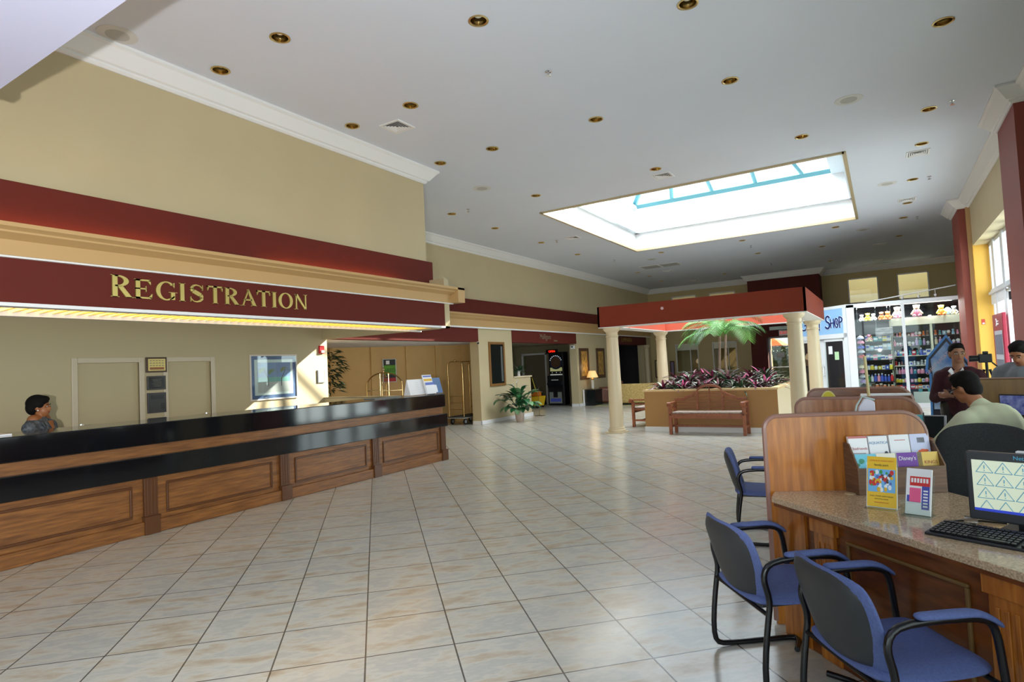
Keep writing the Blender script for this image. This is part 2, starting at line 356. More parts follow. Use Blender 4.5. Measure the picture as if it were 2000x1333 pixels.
# cornice over the desk: open-topped trough so that the cove lamps light the band
def cornice(mb, x, y0, y1, z0, z1, dep, dirx=1, steps=True):
    P = [(0, z0), (dep * .25, z0), (dep * .3, z0 + (z1 - z0) * .55), (dep * .55, z0 + (z1 - z0) * .62), (dep * .6, z0 + (z1 - z0) * .68), (dep * .85, z0 + (z1 - z0) * .8), (dep, z0 + (z1 - z0) * .86), (dep, z1), (dep - .03, z1), (dep - .05, z0 + (z1 - z0) * .7), (0, z0 + (z1 - z0) * .4)]
    vs = [(x + dirx * a, y, b) for y in (y0, y1) for a, b in P]; n = len(P)
    mb.add(vs, [tuple(range(n)), tuple(range(2 * n - 1, n - 1, -1))] + [(i, (i + 1) % n, n + (i + 1) % n, n + i) for i in range(n)])
k = MB(); cornice(k, -6.0, -7, 8.0, 2.6, 2.84, 0.2); struct(k, 'trim_3', TANC)
k = MB(); k.box(-6.15, -5.8, 7.82, 8.0, 2.6, 2.84); struct(k, 'trim_4', TANC)
struct(MB().box(-6.0, -5.965, -7, 7.9, 2.585, 2.605), 'trim_5', WHITE)
# sign fascia and soffit over the desk
struct(MB().box(-6.1, -6.0, -7, 7.82, 2.22, 2.6), 'wall_sign_fascia', RED)
struct(MB().box(-6.35, -6.1, -7, 7.82, 2.55, 2.6), 'trim_6', WHITE)
so = MB(); so.box(-6.12, -5.99, -7, 7.82, 2.19, 2.22); so.box(-6.66, -6.6, -7, 7.82, 2.17, 2.22)
so.box(-6.66, -6.6, -7, 7.82, 2.22, 2.5); so.box(-6.6, -6.35, -7, 7.82, 2.5, 2.55)
struct(so, 'trim_7', WHITE)
struct(MB().box(-8.93, -5.99, 7.7, 7.82, 2.19, 3.0), 'wall_soffit_end', WALL)
# warm louvred light strip in the soffit
ls = thing('soffit_light', 'long louvred warm light strip under the registration sign', 'light', (0, 0, 0))
lv = MB(); y = -1.0
while y < 7.6:
    lv.add([(-6.13, y, 2.2), (-6.6, y + 0.02, 2.2), (-6.6, y + 0.085, 2.23), (-6.13, y + 0.065, 2.23)], [(0, 1, 2, 3)]); y += 0.1
lv.build('louvre', mat('louvre_yellow_metal', (236, 214, 140), 0.4, emit=0.0), ls, solid=0.004)
MB().box(-6.6, -6.12, -1.0, 7.6, 2.245, 2.25).build('diffuser', mat('soffit_diffuser', (255, 226, 140), 0.6, emit=LUV, emc=(255, 214, 120)), ls)
# registration back wall, its ceiling
BX = -8.93
bw = MB(); bw.box(BX - 0.2, BX, -7, 3.68, 0, 3.0); bw.box(BX - 0.2, BX, 3.68, 5.5, 1.82, 3.0); bw.box(BX - 0.2, BX, 4.44, 4.84, 0, 1.82); bw.box(BX - 0.2, BX, 5.5, 7.82, 0, 3.0)
struct(bw, 'wall_left', WALL)
struct(MB().box(BX - 0.2, -6.3, -7, 7.72, 2.98, 3.05), 'ceiling_registration', CEIL)
for i, (a, b) in enumerate(((3.68, 4.44), (4.84, 5.5))):
    d = struct(MB().box(BX - 0.1, BX - 0.05, a, b, 0, 1.82), 'door_%d' % (i + 1), WALL)
    fr = MB(); fr.box(BX - .02, BX + .02, a - .07, a, 0, 1.89); fr.box(BX - .02, BX + .02, b, b + .07, 0, 1.89); fr.box(BX - .02, BX + .02, a, b, 1.82, 1.89)
    fr.build('door_frame', mat('door_frame_paint', (200, 186, 160), 0.4), d, bevel=0.006)
    hn = MB(); hn.lathe([(0.028, 0), (0.028, 0.008), (0.01, 0.01), (0.01, 0.04)], 12, T(BX - .05, a + 0.06 if i == 0 else b - .06, 1.0, 0, 0, R_(90))); hn.box(BX - .02, BX - .005, a + .05 if i == 0 else b - .16, a + .16 if i == 0 else b - .05, 0.99, 1.01)
    hn.build('door_handle', CHR, d)
# half wall at end of desk
struct(MB().box(BX, -7.11, 7.72, 7.84, 0, 1.09), 'wall_desk_end', WALL)
struct(MB().box(BX, -7.11, 7.7, 7.86, 1.09, 1.105), 'trim_8', mat('olive_cap', (120, 110, 84), 0.5))

# left corridor wall (X = -9.3)
LX = -9.3; TOPZ = 2.24
lw = MB()
lw.box(LX - .3, LX, 7.7, 27.5, 3.0, ZC)                       # upper
lw.box(LX - .28, LX, 13.35, 15.08, 0, 2.66)                    # mirror wall
lw.box(LX - .28, LX, 19.45, 22.5, 0, 2.66)                    # lamp wall
lw.box(LX - .28, LX, 26.5, 27.5, 0, 2.66)
lw.box(LX - .3, LX - .02, 7.7, 27.5, 2.6, 3.0)
struct(lw, 'wall_corridor', WALL)
struct(MB().box(LX - .3, LX + .05, 7.9, 27.5, 2.98, 3.37), 'trim_9', RED)
k = MB(); cornice(k, LX, 7.9, 27.4, 2.64, 2.98, 0.17); struct(k, 'trim_10', TANC)
struct(MB().box(LX, LX + .05, 7.9, 27.4, 2.6, 2.64), 'trim_11', WHITE)
for i, (a, b) in enumerate(((7.9, 13.35), (15.08, 19.45), (22.5, 26.9))):
    struct(MB().box(LX - .26, LX + .01, a, b, TOPZ, 2.6), 'wall_header_%s' % ('nook', 'tavern', 'store')[i], RED if i < 2 else DRED)
k = MB(); crown(k, (LX, 7.7), (LX, 27.5), (1, 0)); struct(k, 'trim_12', WHITE)
def baseb(mb, x0, x1, y0, y1): mb.box(x0, x1, y0, y1, 0, 0.1)
k = MB(); baseb(k, LX, LX + .02, 13.33, 16.1); baseb(k, LX - .28, LX + .02, 13.33, 13.35); baseb(k, LX, LX + .02, 19.43, 22.5); baseb(k, LX - .28, LX + .02, 19.43, 19.45); baseb(k, LX - .02, LX + .02, 16.08, 16.12)
struct(k, 'baseboard_left', WHITE, bevel=0.004)
# half wall with cap before the tavern
struct(MB().box(LX - .16, LX, 15.08, 16.08, 0, 1.19), 'wall_half', WALL)
struct(MB().box(LX - .2, LX + .03, 15.08, 16.14, 1.19, 1.23), 'trim_13', COLM, bevel=0.008)
# luggage nook
nk = MB()
p0 = Vector((-12.9, 10.2)); p1 = Vector((-10.35, 14.9)); d = (p1 - p0).normalized(); n = Vector((-d.y, d.x))
q = [p0 - d * 3, p1, p1 + n * .1, p0 - d * 3 + n * .1]; nk.prism([tuple(a) for a in q], 0, 2.24)
nk.box(-14.4, LX - .28, 14.7, 14.8, 0, 2.24); nk.box(-14.4, BX - .2, 7.72, 7.84, 0, 2.24)
struct(nk, 'wall_nook', TANW)
struct(MB().box(-14.4, LX - .26, 7.72, 14.8, TOPZ, 2.3), 'ceiling_nook', CEIL)
pl = MB()   # shallow pilasters on the nook wall
for s_ in (0.9, 2.0, 3.0, 3.9, 4.7):
    a = p0 + d * s_; b = a + d * 0.22
    pl.prism([tuple(a), tuple(b), tuple(b - n * .05), tuple(a - n * .05)], 0, 2.24)
struct(pl, 'trim_14', TANW)
# tavern lobby
tv = MB(); tv.box(-13.2, -13.1, 14.8, 23, 0, 2.6); tv.box(-13.2, -9.58, 22.0, 22.1, 0, 2.6)
tv.box(-12.4, -11.4, 20.95, 21.05, 1.95, 2.6); tv.box(-11.4, -9.58, 20.95, 21.05, 0, 2.6); tv.box(-13.2, -12.4, 20.95, 21.05, 0, 2.6)
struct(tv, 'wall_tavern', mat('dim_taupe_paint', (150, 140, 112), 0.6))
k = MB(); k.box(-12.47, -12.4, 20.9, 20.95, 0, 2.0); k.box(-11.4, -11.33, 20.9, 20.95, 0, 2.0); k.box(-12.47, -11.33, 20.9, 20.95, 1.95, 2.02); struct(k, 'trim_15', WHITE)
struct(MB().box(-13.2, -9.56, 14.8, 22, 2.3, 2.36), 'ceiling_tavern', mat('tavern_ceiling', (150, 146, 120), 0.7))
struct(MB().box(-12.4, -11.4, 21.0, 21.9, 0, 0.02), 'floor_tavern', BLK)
# dim store beyond the third opening
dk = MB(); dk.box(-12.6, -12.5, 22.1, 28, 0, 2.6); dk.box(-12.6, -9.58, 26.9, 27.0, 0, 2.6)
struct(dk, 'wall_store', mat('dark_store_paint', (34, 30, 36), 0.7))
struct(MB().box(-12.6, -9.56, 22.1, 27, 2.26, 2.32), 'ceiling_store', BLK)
# store columns flanking the opening
# back wall
YB = 27.5
bk = MB(); WN = ((-8.12, -7.09), (-6.46, -5.43)); WU = ((-8.18, -7.05), (-6.49, -5.37), (-1.04, 0.0), (0.62, 1.63))
xs = sorted({-9.6, 6.5, -4.04, -2.2, *[v for w_ in WN for v in w_], *[v for w_ in WU for v in w_]}); zs = [0, 0.9, 2.2, 2.25, 3.4, 4.4, ZC]
def inside(x, z):
    if -4.04 < x < -2.2 and z < 2.25: return True
    for a, b in WN:
        if a <= x <= b and 0.9 < z < 2.2: return True
    for a, b in WU:
        if a <= x <= b and 3.4 < z < 4.4: return True
    return False
for i in range(len(xs) - 1):
    for j in range(len(zs) - 1):
        if not inside((xs[i] + xs[i + 1]) / 2, (zs[j] + zs[j + 1]) / 2): bk.box(xs[i], xs[i + 1], YB, YB + .2, zs[j], zs[j + 1])
struct(bk, 'wall_back', WALL2)
k = MB(); crown(k, (-9.3, YB), (-4.66, YB), (0, -1)); crown(k, (-1.97, YB), (6.5, YB), (0, -1)); crown(k, (-4.66, 26.5), (-1.97, 26.5), (0, -1), 1, 1); crown(k, (-4.66, 26.5), (-4.66, YB), (-1, 0), 1, 0); crown(k, (-1.97, 26.5), (-1.97, YB), (1, 0), 1, 0); struct(k, 'trim_16', WHITE)
# dark red block with the glazed exit doors
rb = MB(); rb.box(-4.66, -4.04, 26.5, YB, 0, ZC); rb.box(-4.04, -2.2, 26.5, YB, 2.25, ZC); rb.box(-2.2, -1.97, 26.5, YB, 0, ZC); struct(rb, 'wall_exit', DRED)
for i, (a, b) in enumerate(((-4.04, -3.12), (-3.12, -2.2))):
    dd = MB(); dd.box(a, a + .06, 26.9, 26.95, 0, 2.25); dd.box(b - .06, b, 26.9, 26.95, 0, 2.25); dd.box(a, b, 26.9, 26.95, 2.19, 2.25); dd.box(a, b, 26.9, 26.95, 0, .2)
    dd = struct(dd, 'door_%d' % (i + 3), WHITE)
    MB().box(a + .06, b - .06, 26.92, 26.93, .2, 2.19).build('glass_pane', GLS, dd)
    MB().box(a + .06, b - .06, 26.86, 26.88, .98, 1.02).build('push_bar', CHR, dd)
struct(MB().box(-3.9, -2.2, 26.42, 26.5, 2.52, 2.66), 'trim_17', mat('pale_green_glass_canopy', (190, 210, 205), 0.3))
wi = 1
for (ws, z0, z1) in ((WN, .9, 2.2), (WU, 3.4, 4.4)):
    for a, b in ws:
        f_ = MB(); 
        for bx in ((a, a + .04, z0, z1), (b - .04, b, z0, z1), (a, b, z0, z0 + .04), (a, b, z1 - .04, z1)): f_.box(bx[0], bx[1], YB - .02, YB + .08, bx[2], bx[3])
        if z0 < 1: f_.box(b - .38, b - .35, YB, YB + .06, z0, z1); 
        f_ = struct(f_, 'window_%d' % wi, WHITE); wi += 1
        MB().box(a, b, YB + .03, YB + .04, z0, z1).build('glass_pane', GLS, f_)
# what stands behind the back windows: an adjoining bright hall
struct(MB().box(-9.6, -4.7, YB + 1.4, YB + 1.5, 0, ZC), 'wall_hall', mat('hall_wall', (150, 132, 92), 0.7))
struct(MB().box(-1.9, 6.5, YB + 1.4, YB + 1.5, 3.2, ZC + 1), 'wall_gallery', mat('gallery_wall', (214, 200, 156), 0.7))
struct(MB().box(-1.9, 6.5, YB + 1.38, YB + 1.4, 3.2, 3.85), 'trim_18', mat('gallery_trim', (222, 222, 214), 0.7))

# ---------------- right wall (X = 1.85) ----------------
RX = 1.85
rw = MB()
rw.box(RX, RX + .35, 11.3, 16.85, 3.74, ZC)              # above the windows
rw.box(RX, RX + .35, -7, 10.0, 3.4, ZC)
rw.box(RX, RX + .4, -7, -4.2, 0, 3.4); rw.box(RX, RX + .4, 8.2, 10.2, 0, 3.4)
struct(rw, 'wall_right', WALL)
struct(MB().box(RX, RX + .45, 16.85, 17.1, 0, 3.8), 'wall_right_jamb', YEL)
struct(MB().box(RX, 6.5, 18.3, 18.45, 2.75, ZC), 'wall_shop_side', WALL2)
pr_ = MB(); pr_.box(1.64, 2.3, 17.0, 18.3, 0, ZC); pr_.box(1.64, 2.3, 10.05, 11.3, 0, ZC); struct(pr_, 'wall_pillars', mat('pillar_red_paint', (130, 60, 48), 0.6))
struct(MB().box(1.78, 1.86, 16.96, 17.0, 0, ZC), 'trim_19', TANC)
k = MB(); crown(k, (RX, 11.3), (RX, 17.0), (-1, 0)); crown(k, (1.64, 17.0), (1.64, 18.3), (-1, 0), 1, 1); crown(k, (1.64, 17.0), (RX, 17.0), (0, -1), 1, 0); crown(k, (1.64, 18.3), (RX, 18.3), (0, 1), 1, 0); crown(k, (1.64, 10.05), (1.64, 11.3), (-1, 0), 1, 1); crown(k, (1.64, 11.3), (RX, 11.3), (0, 1), 1, 0); crown(k, (1.64, 10.05), (RX, 10.05), (0, -1), 1, 0); crown(k, (RX, -7), (RX, 10.05), (-1, 0))
struct(k, 'trim_20', WHITE)
# recessed window wall X=2.12
WX = 2.12
FRM = mat('window_frame_paint', (216, 222, 230), 0.35)
fr = MB()
fr.box(WX - .02, WX + .1, 11.3, 16.9, 2.38, 2.72)         # transom beam
fr.box(WX - .06, WX + .1, 11.3, 16.9, 2.6, 2.66)
for y in (11.3, 12.9, 13.85, 14.9, 16.0): fr.box(WX - .03, WX + .1, y, y + .26, 0, 3.74)
for y in (12.0, 12.5, 14.5, 16.75): fr.box(WX, WX + .07, y, y + .07, 2.7, 3.74)
fr.box(WX, WX + .1, 11.3, 16.9, 3.66, 3.74); fr.box(WX, WX + .1, 11.3, 16.9, 0, .12); fr.box(WX, WX + .07, 16.7, 16.8, 0, 2.4); fr.box(WX, WX + .07, 12.2, 12.26, 0, 2.4)
fr = struct(fr, 'window_9', FRM, bevel=0.01)
MB().box(WX + .05, WX + .06, 11.3, 16.9, .12, 3.7).build('glass_pane', GLS, fr)
f2 = MB()
for y in (-4.2, -2.1, 0, 2.1, 4.1, 6.1, 8.14): f2.box(2.0, 2.1, y, y + .08, 0, 3.4)
f2.box(2.0, 2.1, -4.2, 8.2, 0, .15); f2.box(2.0, 2.1, -4.2, 8.2, 2.3, 2.42); f2 = struct(f2, 'window_10', FRM)
MB().box(2.04, 2.05, -4.2, 8.2, .15, 3.4).build('glass_pane', GLS, f2)
# rear glazed entrance wall and low entrance ceiling
f3 = MB()
for x in (-7.0, -5, -3, -1, 1.0): f3.box(x, x + .1, -5.3, -5.2, 0, 3.4)
f3.box(-7.2, 1.85, -5.3, -5.2, 2.3, 2.45); f3 = struct(f3, 'window_11', FRM)
MB().box(-7.2, 1.85, -5.26, -5.25, 0, 3.4).build('glass_pane', GLS, f3)
struct(MB().box(-14.4, 6.5, -5.35, -5.2, 3.4, ZC), 'wall_front', WALL)
lc = MB(); lc.box(-4.66, 6.4, -5.2, 1.5, 3.4, 3.6); struct(lc, 'ceiling_entrance', mat('entrance_ceiling_paint', (206, 206, 232), 0.6))
struct(MB().box(-4.72, -4.62, -5.2, 1.5, 3.36, 3.44), 'trim_21', WHITE)

struct(MB().box(2.6, 9, -7, 18.0, 4.3, 4.5), 'roof_sun_block', mat('sun_block_paint', (200, 200, 200), 0.7))  # unseen roof added to keep sun from the right windows off the floor
sw = MB(); sw.box(6.4, 6.5, 18.45, 29.1, 0, ZC); sw.box(-14.5, -14.4, -7, 29.1, 0, ZC); sw.box(-14.4, -9.6, 29.0, 29.1, 0, ZC); sw.box(-4.72, -4.62, 27.7, 29.0, 0, ZC); sw.box(-1.95, -1.85, 27.7, 29.0, 0, ZC); struct(sw, 'wall_outer', WALL2)

area('gallery_fill_light', (.4, YB + .75, 4.75), (4, 1.0), (0, 0, 0), 34, (1, .97, .9)); area('hall_fill_light', (-7, YB + .8, 4.7), (5, .8), (0, 0, 0), 40, (1, .97, .9))  # fill lights without fittings, added to brighten the spaces behind the back windows
struct(MB().box(-1.9, 6.5, YB + .2, YB + 1.5, ZC, ZC + .1), 'ceiling_gallery', CEIL)

struct(MB().box(-9.5, -4.75, YB + 1.3, YB + 1.36, 1.93, 2.5), 'trim_23', WHITE)
# ================= ceiling fittings =================
d0 = thing('recessed_downlight', '', 'ceiling light', (0, 0, ZC), group='brass recessed downlights in the white ceiling')
MB().lathe([(0.078, .002), (0.098, .0), (0.1, -.006), (0.086, -.01), (0.078, -.004)], 24, cap=False).build('trim_ring', mat('brass_ring', (214, 188, 130), .3, .9), d0, smooth=True)
MB().lathe([(0.082, -.004), (0.076, .06), (0.05, .13), (0.001, .135)], 24, cap=False).build('reflector', mat('brass_reflector', (196, 172, 116), .18, 1.0), d0, smooth=True)
MB().lathe([(0.028, .1), (0.04, .07), (0.036, .045), (0.0, .04)], 16, cap=False).build('bulb', mat('frosted_bulb', (225, 220, 205), .3), d0, smooth=True)
DLN = ['brass downlight high above the desk sign, %s', 'brass downlight near the skylight, %s']
def dl_label(x, y):
    if y < 9:
        a = {-3.11: 'third', -4.85: 'second', -5.88: 'first', -4.87: 'second', -1.36: 'fourth', -1.37: 'fourth', 0.74: 'fifth', -3.15: 'third'}[x]
        r = 'nearest row' if y < 5 else ('second row' if y < 6.5 else 'third row')
        return 'brass recessed ceiling downlight, %s from the left wall in the %s' % (a, r)
    side = 'along the far left wall' if x < -7 else ('along the window side' if x > .5 else 'around the skylight')
    dist = 'in front of the skylight' if y < 11 else ('beside the skylight' if y < 17.5 else ('just beyond the skylight' if y < 19 else 'near the back wall'))
    return side, dist
seen = {}
for i, (x, y) in enumerate(DL):
    l = dl_label(x, y)
    if isinstance(l, tuple):
        k_ = l; seen[k_] = seen.get(k_, 0) + 1
        l = 'brass recessed downlight %s, %s, %s one' % (l[0], l[1], ['first', 'second', 'third', 'fourth', 'fifth'][seen[k_] - 1])
    if i == 0: d0.location = (x, y, ZC); d0['label'] = l
    else: dup(d0, (x, y, ZC), label=l)
s0 = thing('fire_sprinkler', '', 'sprinkler', (0, 0, ZC), group='small chrome sprinkler heads in the ceiling')
MB().lathe([(0.035, 0), (0.035, -.006), (0.012, -.012), (0.012, -.035), (0.006, -.04)], 12).build('body', CHR, s0, smooth=True)
MB().lathe([(0.028, -.055), (0.03, -.052), (0.004, -.05), (0.004, -.035)], 12).build('deflector', CHR, s0, smooth=True)
SP = [(-3.04, 6.0, 'second and third light rows, nearest the camera'), (-6.28, 6.04, 'corner vent and the left crown moulding'), (-7.19, 10.17, 'far left wall and first speaker'), (1.01, 10.08, 'near red pillar and a downlight'), (0.98, 14.24, 'row of lights and the window side'), (0.95, 18.4, 'far red pillar and a downlight'), (-7.26, 14.32, 'far left wall and the skylight'), (-3.21, 19.26, 'skylight edge and the red canopy'), (-7.27, 18.4, 'return grille and the left wall'), (-3.28, 23.62, 'canopy and the dark red block')]
for i, (x, y, t_) in enumerate(SP):
    l = 'small chrome sprinkler head between the ' + t_
    if i == 0: s0.location = (x, y, ZC); s0['label'] = l
    else: dup(s0, (x, y, ZC), label=l)
k0 = thing('ceiling_speaker', '', 'speaker', (0, 0, ZC), group='round flush speakers in the ceiling')
MB().lathe([(0.17, 0), (0.17, -.004), (0.1, -.006)], 28).build('trim_ring', mat('speaker_ring', (206, 206, 204), .6), k0, smooth=True)
MB().lathe([(0.1, -.006), (0.1, -.009), (0.02, -.009)], 28).build('grille', mat('speaker_grille', (176, 176, 172), .6), k0)
for i, (x, y, t_) in enumerate([(-6.02, 2.86, 'nearest the left crown moulding'), (-6.14, 9.16, 'beyond the end of the desk wall'), (-0.18, 9.12, 'in front of the right end of the skylight'), (0.28, 14.26, 'right of the skylight'), (-6.31, 19.27, 'beside the large return grille'), (-0.27, 19.2, 'behind the right end of the skylight')]):
    l = 'round white flush ceiling speaker ' + t_
    if i == 0: k0.location = (x, y, ZC); k0['label'] = l
    else: dup(k0, (x, y, ZC), label=l)
v0 = thing('air_vent', '', 'vent', (0, 0, ZC), group='square white air diffusers in the ceiling')
f = MB(); 
for q_ in ((-.17, .17, -.17, -.14), (-.17, .17, .14, .17), (-.17, -.14, -.14, .14), (.14, .17, -.14, .14)): f.box(*q_, -.012, 0)
f.build('frame', WHITE, v0)
f = MB()
for r in (.13, .1, .07, .04):
    for a in range(4):
        M = Matrix.Rotation(a * math.pi / 2, 4, 'Z'); f.add([(-r, -r, -.012), (r, -r, -.012), (r - .02, -r + .02, -.002), (-r + .02, -r + .02, -.002)], [(0, 1, 2, 3)], M)
f.build('louvre', WHITE, v0, solid=.002)
MB().box(-.14, .14, -.14, .14, -.0015, 0).build('backing', mat('vent_dark', (70, 70, 72), .8), v0)
for i, (x, y, t_) in enumerate([(-5.42, 6.09, 'nearest, above the registration sign'), (-3.2, 10.67, 'at the near edge of the skylight'), (0.72, 12.39, 'between two downlights by the near red pillar'), (0.67, 16.11, 'between the skylight and the far red pillar'), (-6.78, 14.31, 'at the left edge of the skylight'), (0.11, 22.27, 'beyond the far red pillar, right side'), (-6.68, 22.27, 'behind the large return grille'), (0.02, 26.06, 'closest to the right back wall'), (-6.65, 25.91, 'closest to the far left corner')]):
    l = 'square white ceiling air vent ' + t_
    if i == 0: v0.location = (x, y, ZC); v0['label'] = l
    else: dup(v0, (x, y, ZC), label=l)
rg = thing('return_grille', 'wide grey double return air grille in the far ceiling behind the skylight', 'vent', (-6.5, 20.8, ZC))
MB().box(-.68, .68, -.34, .34, -.01, 0).build('frame', WHITE, rg)
for s_ in (-1, 1):
    f = MB()
    for k_ in range(12): f.box(s_ * .34 - .3, s_ * .34 + .3, -.3 + k_ * .05, -.28 + k_ * .05, -.016, -.01)
    f.build('grille_panel', mat('return_grey', (150, 150, 146), .7), rg)

# ================= registration desk =================
rd = thing('reception_desk', 'long wooden reception desk with two polished black granite ledges and raised panels', 'reception desk', (0, 0, 0))
Y1 = 8.09
MB().box(-7.1, -6.37, -4, Y1, .89, 1.11).build('upper_ledge', BLACKG, rd, bevel=.008)
MB().box(-7.0, -6.42, -4, Y1 - .02, .78, .89).build('wood_band', WOODC, rd)
MB().box(-6.8, -6.33, -4, Y1, .565, .78).build('lower_ledge', BLACKG, rd, bevel=.008)
MB().box(-6.95, -6.41, -4, Y1 - .05, 0, .565).build('body', WOODC, rd)
MB().box(-6.42, -6.365, -4, Y1 - .04, 0, .13).build('plinth', WOODC, rd, bevel=.01)
py = [-3.2, -1.6, 0.0, 1.6, 3.2, 4.8, 6.37, 8.0]
for y in py:
    f = MB(); f.box(-6.42, -6.375, y - .0, y + .13, .17, .565); f.box(-6.42, -6.345, y - .01, y + .14, 0, .17); f.box(-6.42, -6.34, y - .015, y + .145, .165, .18)
    if y == 8.0:
        f = MB(); f.box(-6.42, -6.375, y - .05, Y1 - .02, .17, .565); f.box(-6.42, -6.345, y - .06, Y1, 0, .17); f.box(-6.42, -6.34, y - .065, Y1 + .005, .165, .18)
    else:
        for j in range(3): f.box(-6.376, -6.37, y + .025 + j * .035, y + .045 + j * .035, .2, .55)
    f.build('pilaster', WOODP, rd, bevel=.004)
for a, b in zip(py[:-1], py[1:]):
    f = MB(); a += .23; b -= .1
    for q_ in ((a, b, .47, .495), (a, b, .175, .2), (a, a + .025, .2, .47), (b - .025, b, .2, .47)): f.box(-6.415, -6.395, q_[0], q_[1], q_[2], q_[3])
    f.build('panel_moulding', WOODP, rd, bevel=.006)
MB().box(-7.36, -7.1, -4, 7.6, .72, .76).build('inner_worktop', mat('laminate_grey', (170, 165, 155), .4), rd)
# sign letters
sg = thing('registration_sign', 'gold serif letters reading REGISTRATION on the red fascia above the desk', 'sign', (0, 0, 0))
def glyph(ch, w, h):
    m = MB(); t = .215 * h; n_ = .085 * h; sl = .1 * h; th = .025 * h
    def q(*p): m.prism(list(p), 0, .018)
    def rect(x0, x1, y0, y1): q((x0, y0), (x1, y0), (x1, y1), (x0, y1))
    def stem(x, bot=True, top=True, tt=t):
        rect(x, x + tt, 0, h)
        if bot: rect(x - sl * .7, x + tt + sl * .7, 0, th)
        if top: rect(x - sl * .7, x + tt + sl * .7, h - th, h)
    def ring(cx, cy, rx, ry, tx, ty, a0, a1, N=26):
        for i in range(N):
            A = R_(a0 + (a1 - a0) * i / N); B = R_(a0 + (a1 - a0) * (i + 1) / N)
            q((cx + rx * math.cos(A), cy + ry * math.sin(A)), (cx + rx * math.cos(B), cy + ry * math.sin(B)), (cx + (rx - tx) * math.cos(B), cy + (ry - ty) * math.sin(B)), (cx + (rx - tx) * math.cos(A), cy + (ry - ty) * math.sin(A)))
    c = sl * .7
    if ch == 'I': stem(c)
    elif ch == 'T':
        stem(w / 2 - t / 2, True, False); rect(0, w, h - n_, h)
        q((0, h), (0, h * .72), (.02 * h, h * .72), (.1 * h, h - n_)); q((w, h), (w - .1 * h, h - n_), (w - .02 * h, h * .72), (w, h * .72))
    elif ch == 'E':
        stem(c); rect(c, w * .95, 0, n_); rect(c, w * .9, h - n_, h); rect(c, w * .66, h * .48, h * .48 + n_ * .8)
        q((w * .95, 0), (w, h * .27), (w * .97, h * .27), (w * .8, n_)); q((w * .9, h), (w * .92, h * .75), (w * .89, h * .75), (w * .75, h - n_)); rect(w * .63, w * .67, h * .36, h * .66)
    elif ch == 'R':
        stem(c); cy = h * .74; ring(c + t, cy, w * .95 - c - t, h * .26, t, n_ * .8, -90, 90); rect(c + t * .5, c + t * 1.1, h - n_ * .8, h); rect(c + t * .5, c + t * 1.1, h * .48, h * .48 + n_ * .8)
        q((c + t * 1.0, h * .5), (c + t * 2.0, h * .52), (w + .1 * h, 0), (w - .16 * h, 0)); rect(w - .16 * h, w + .16 * h, 0, th)
    elif ch == 'A':
        q((w * .1, 0), (w * .1 + n_, 0), (w * .5, h * .86), (w * .48, h)); q((w * .42, h), (w * .52, h), (w * .98, 0), (w * .98 - t * 1.2, 0)); rect(w * .22, w * .7, h * .32, h * .32 + n_)
        rect(0, w * .26, 0, th); rect(w * .64, w, 0, th)
    elif ch == 'N':
        rect(w * .12, w * .12 + n_, 0, h); rect(w * .84, w * .84 + n_, 0, h); q((w * .04, h), (w * .04 + t * 1.1, h), (w * .84 + n_, 0), (w * .84 - .02 * h, 0))
        rect(0, w * .28, 0, th); rect(w * .72, w, h - th, h); rect(0, w * .2, h - th, h)
    elif ch == 'O': ring(w / 2, h / 2, w / 2, h / 2 * 1.02, t, n_ * .8, 0, 360, 40)
    elif ch == 'G':
        ring(w * .5, h / 2, w * .5, h / 2 * 1.02, t, n_ * .8, 42, 300, 32); rect(w * .72, w * .72 + t, h * .04, h * .42); rect(w * .6, w * 1.04, h * .42, h * .42 + th)
        q((w * .86, h * .96), (w * .9, h * .96), (w * .9, h * .68), (w * .78, h * .84)); ring(w * .5, h / 2, w * .5, h / 2 * 1.02, t * .3, n_, 290, 325, 6)
    elif ch == 'S':
        pts = [(.84, .8), (.68, .93), (.45, .97), (.25, .9), (.17, .75), (.25, .63), (.5, .52), (.74, .41), (.83, .26), (.74, .11), (.52, .03), (.3, .05), (.14, .18)]
        wd = [.05, .05, .07, .12, .18, .22, .24, .22, .18, .12, .07, .05, .05]
        for i in range(len(pts) - 1):
            (xa, ya), (xb, yb) = pts[i], pts[i + 1]; xa *= w; xb *= w; ya *= h; yb *= h; dx, dy = xb - xa, yb - ya; L_ = math.hypot(dx, dy); nx, ny = -dy / L_, dx / L_
            q((xa + nx * wd[i] * h / 2, ya + ny * wd[i] * h / 2), (xb + nx * wd[i + 1] * h / 2, yb + ny * wd[i + 1] * h / 2), (xb - nx * wd[i + 1] * h / 2, yb - ny * wd[i + 1] * h / 2), (xa - nx * wd[i] * h / 2, ya - ny * wd[i] * h / 2))
        rect(w * .84, w * .88, h * .68, h * .98); rect(w * .1, w * .14, h * .02, h * .3)
    return m
LET = [('R', 2.745, .165, .205), ('E', 2.95, .165, .185), ('G', 3.15, .2, .185), ('I', 3.375, .06, .185), ('S', 3.475, .17, .185), ('T', 3.675, .17, .185), ('R', 3.865, .155, .185), ('A', 4.055, .2, .185), ('T', 4.262, .17, .185), ('I', 4.455, .06, .185), ('O', 4.545, .2, .185), ('N', 4.765, .19, .185)]
GOLDL = mat('gold_letter', (206, 184, 110), .32, .75)
for ch, y, w_, h_ in LET:
    o = glyph(ch, w_, h_).build('letter', GOLDL, sg); o.matrix_local = faceX(-6.0, y, 2.325)
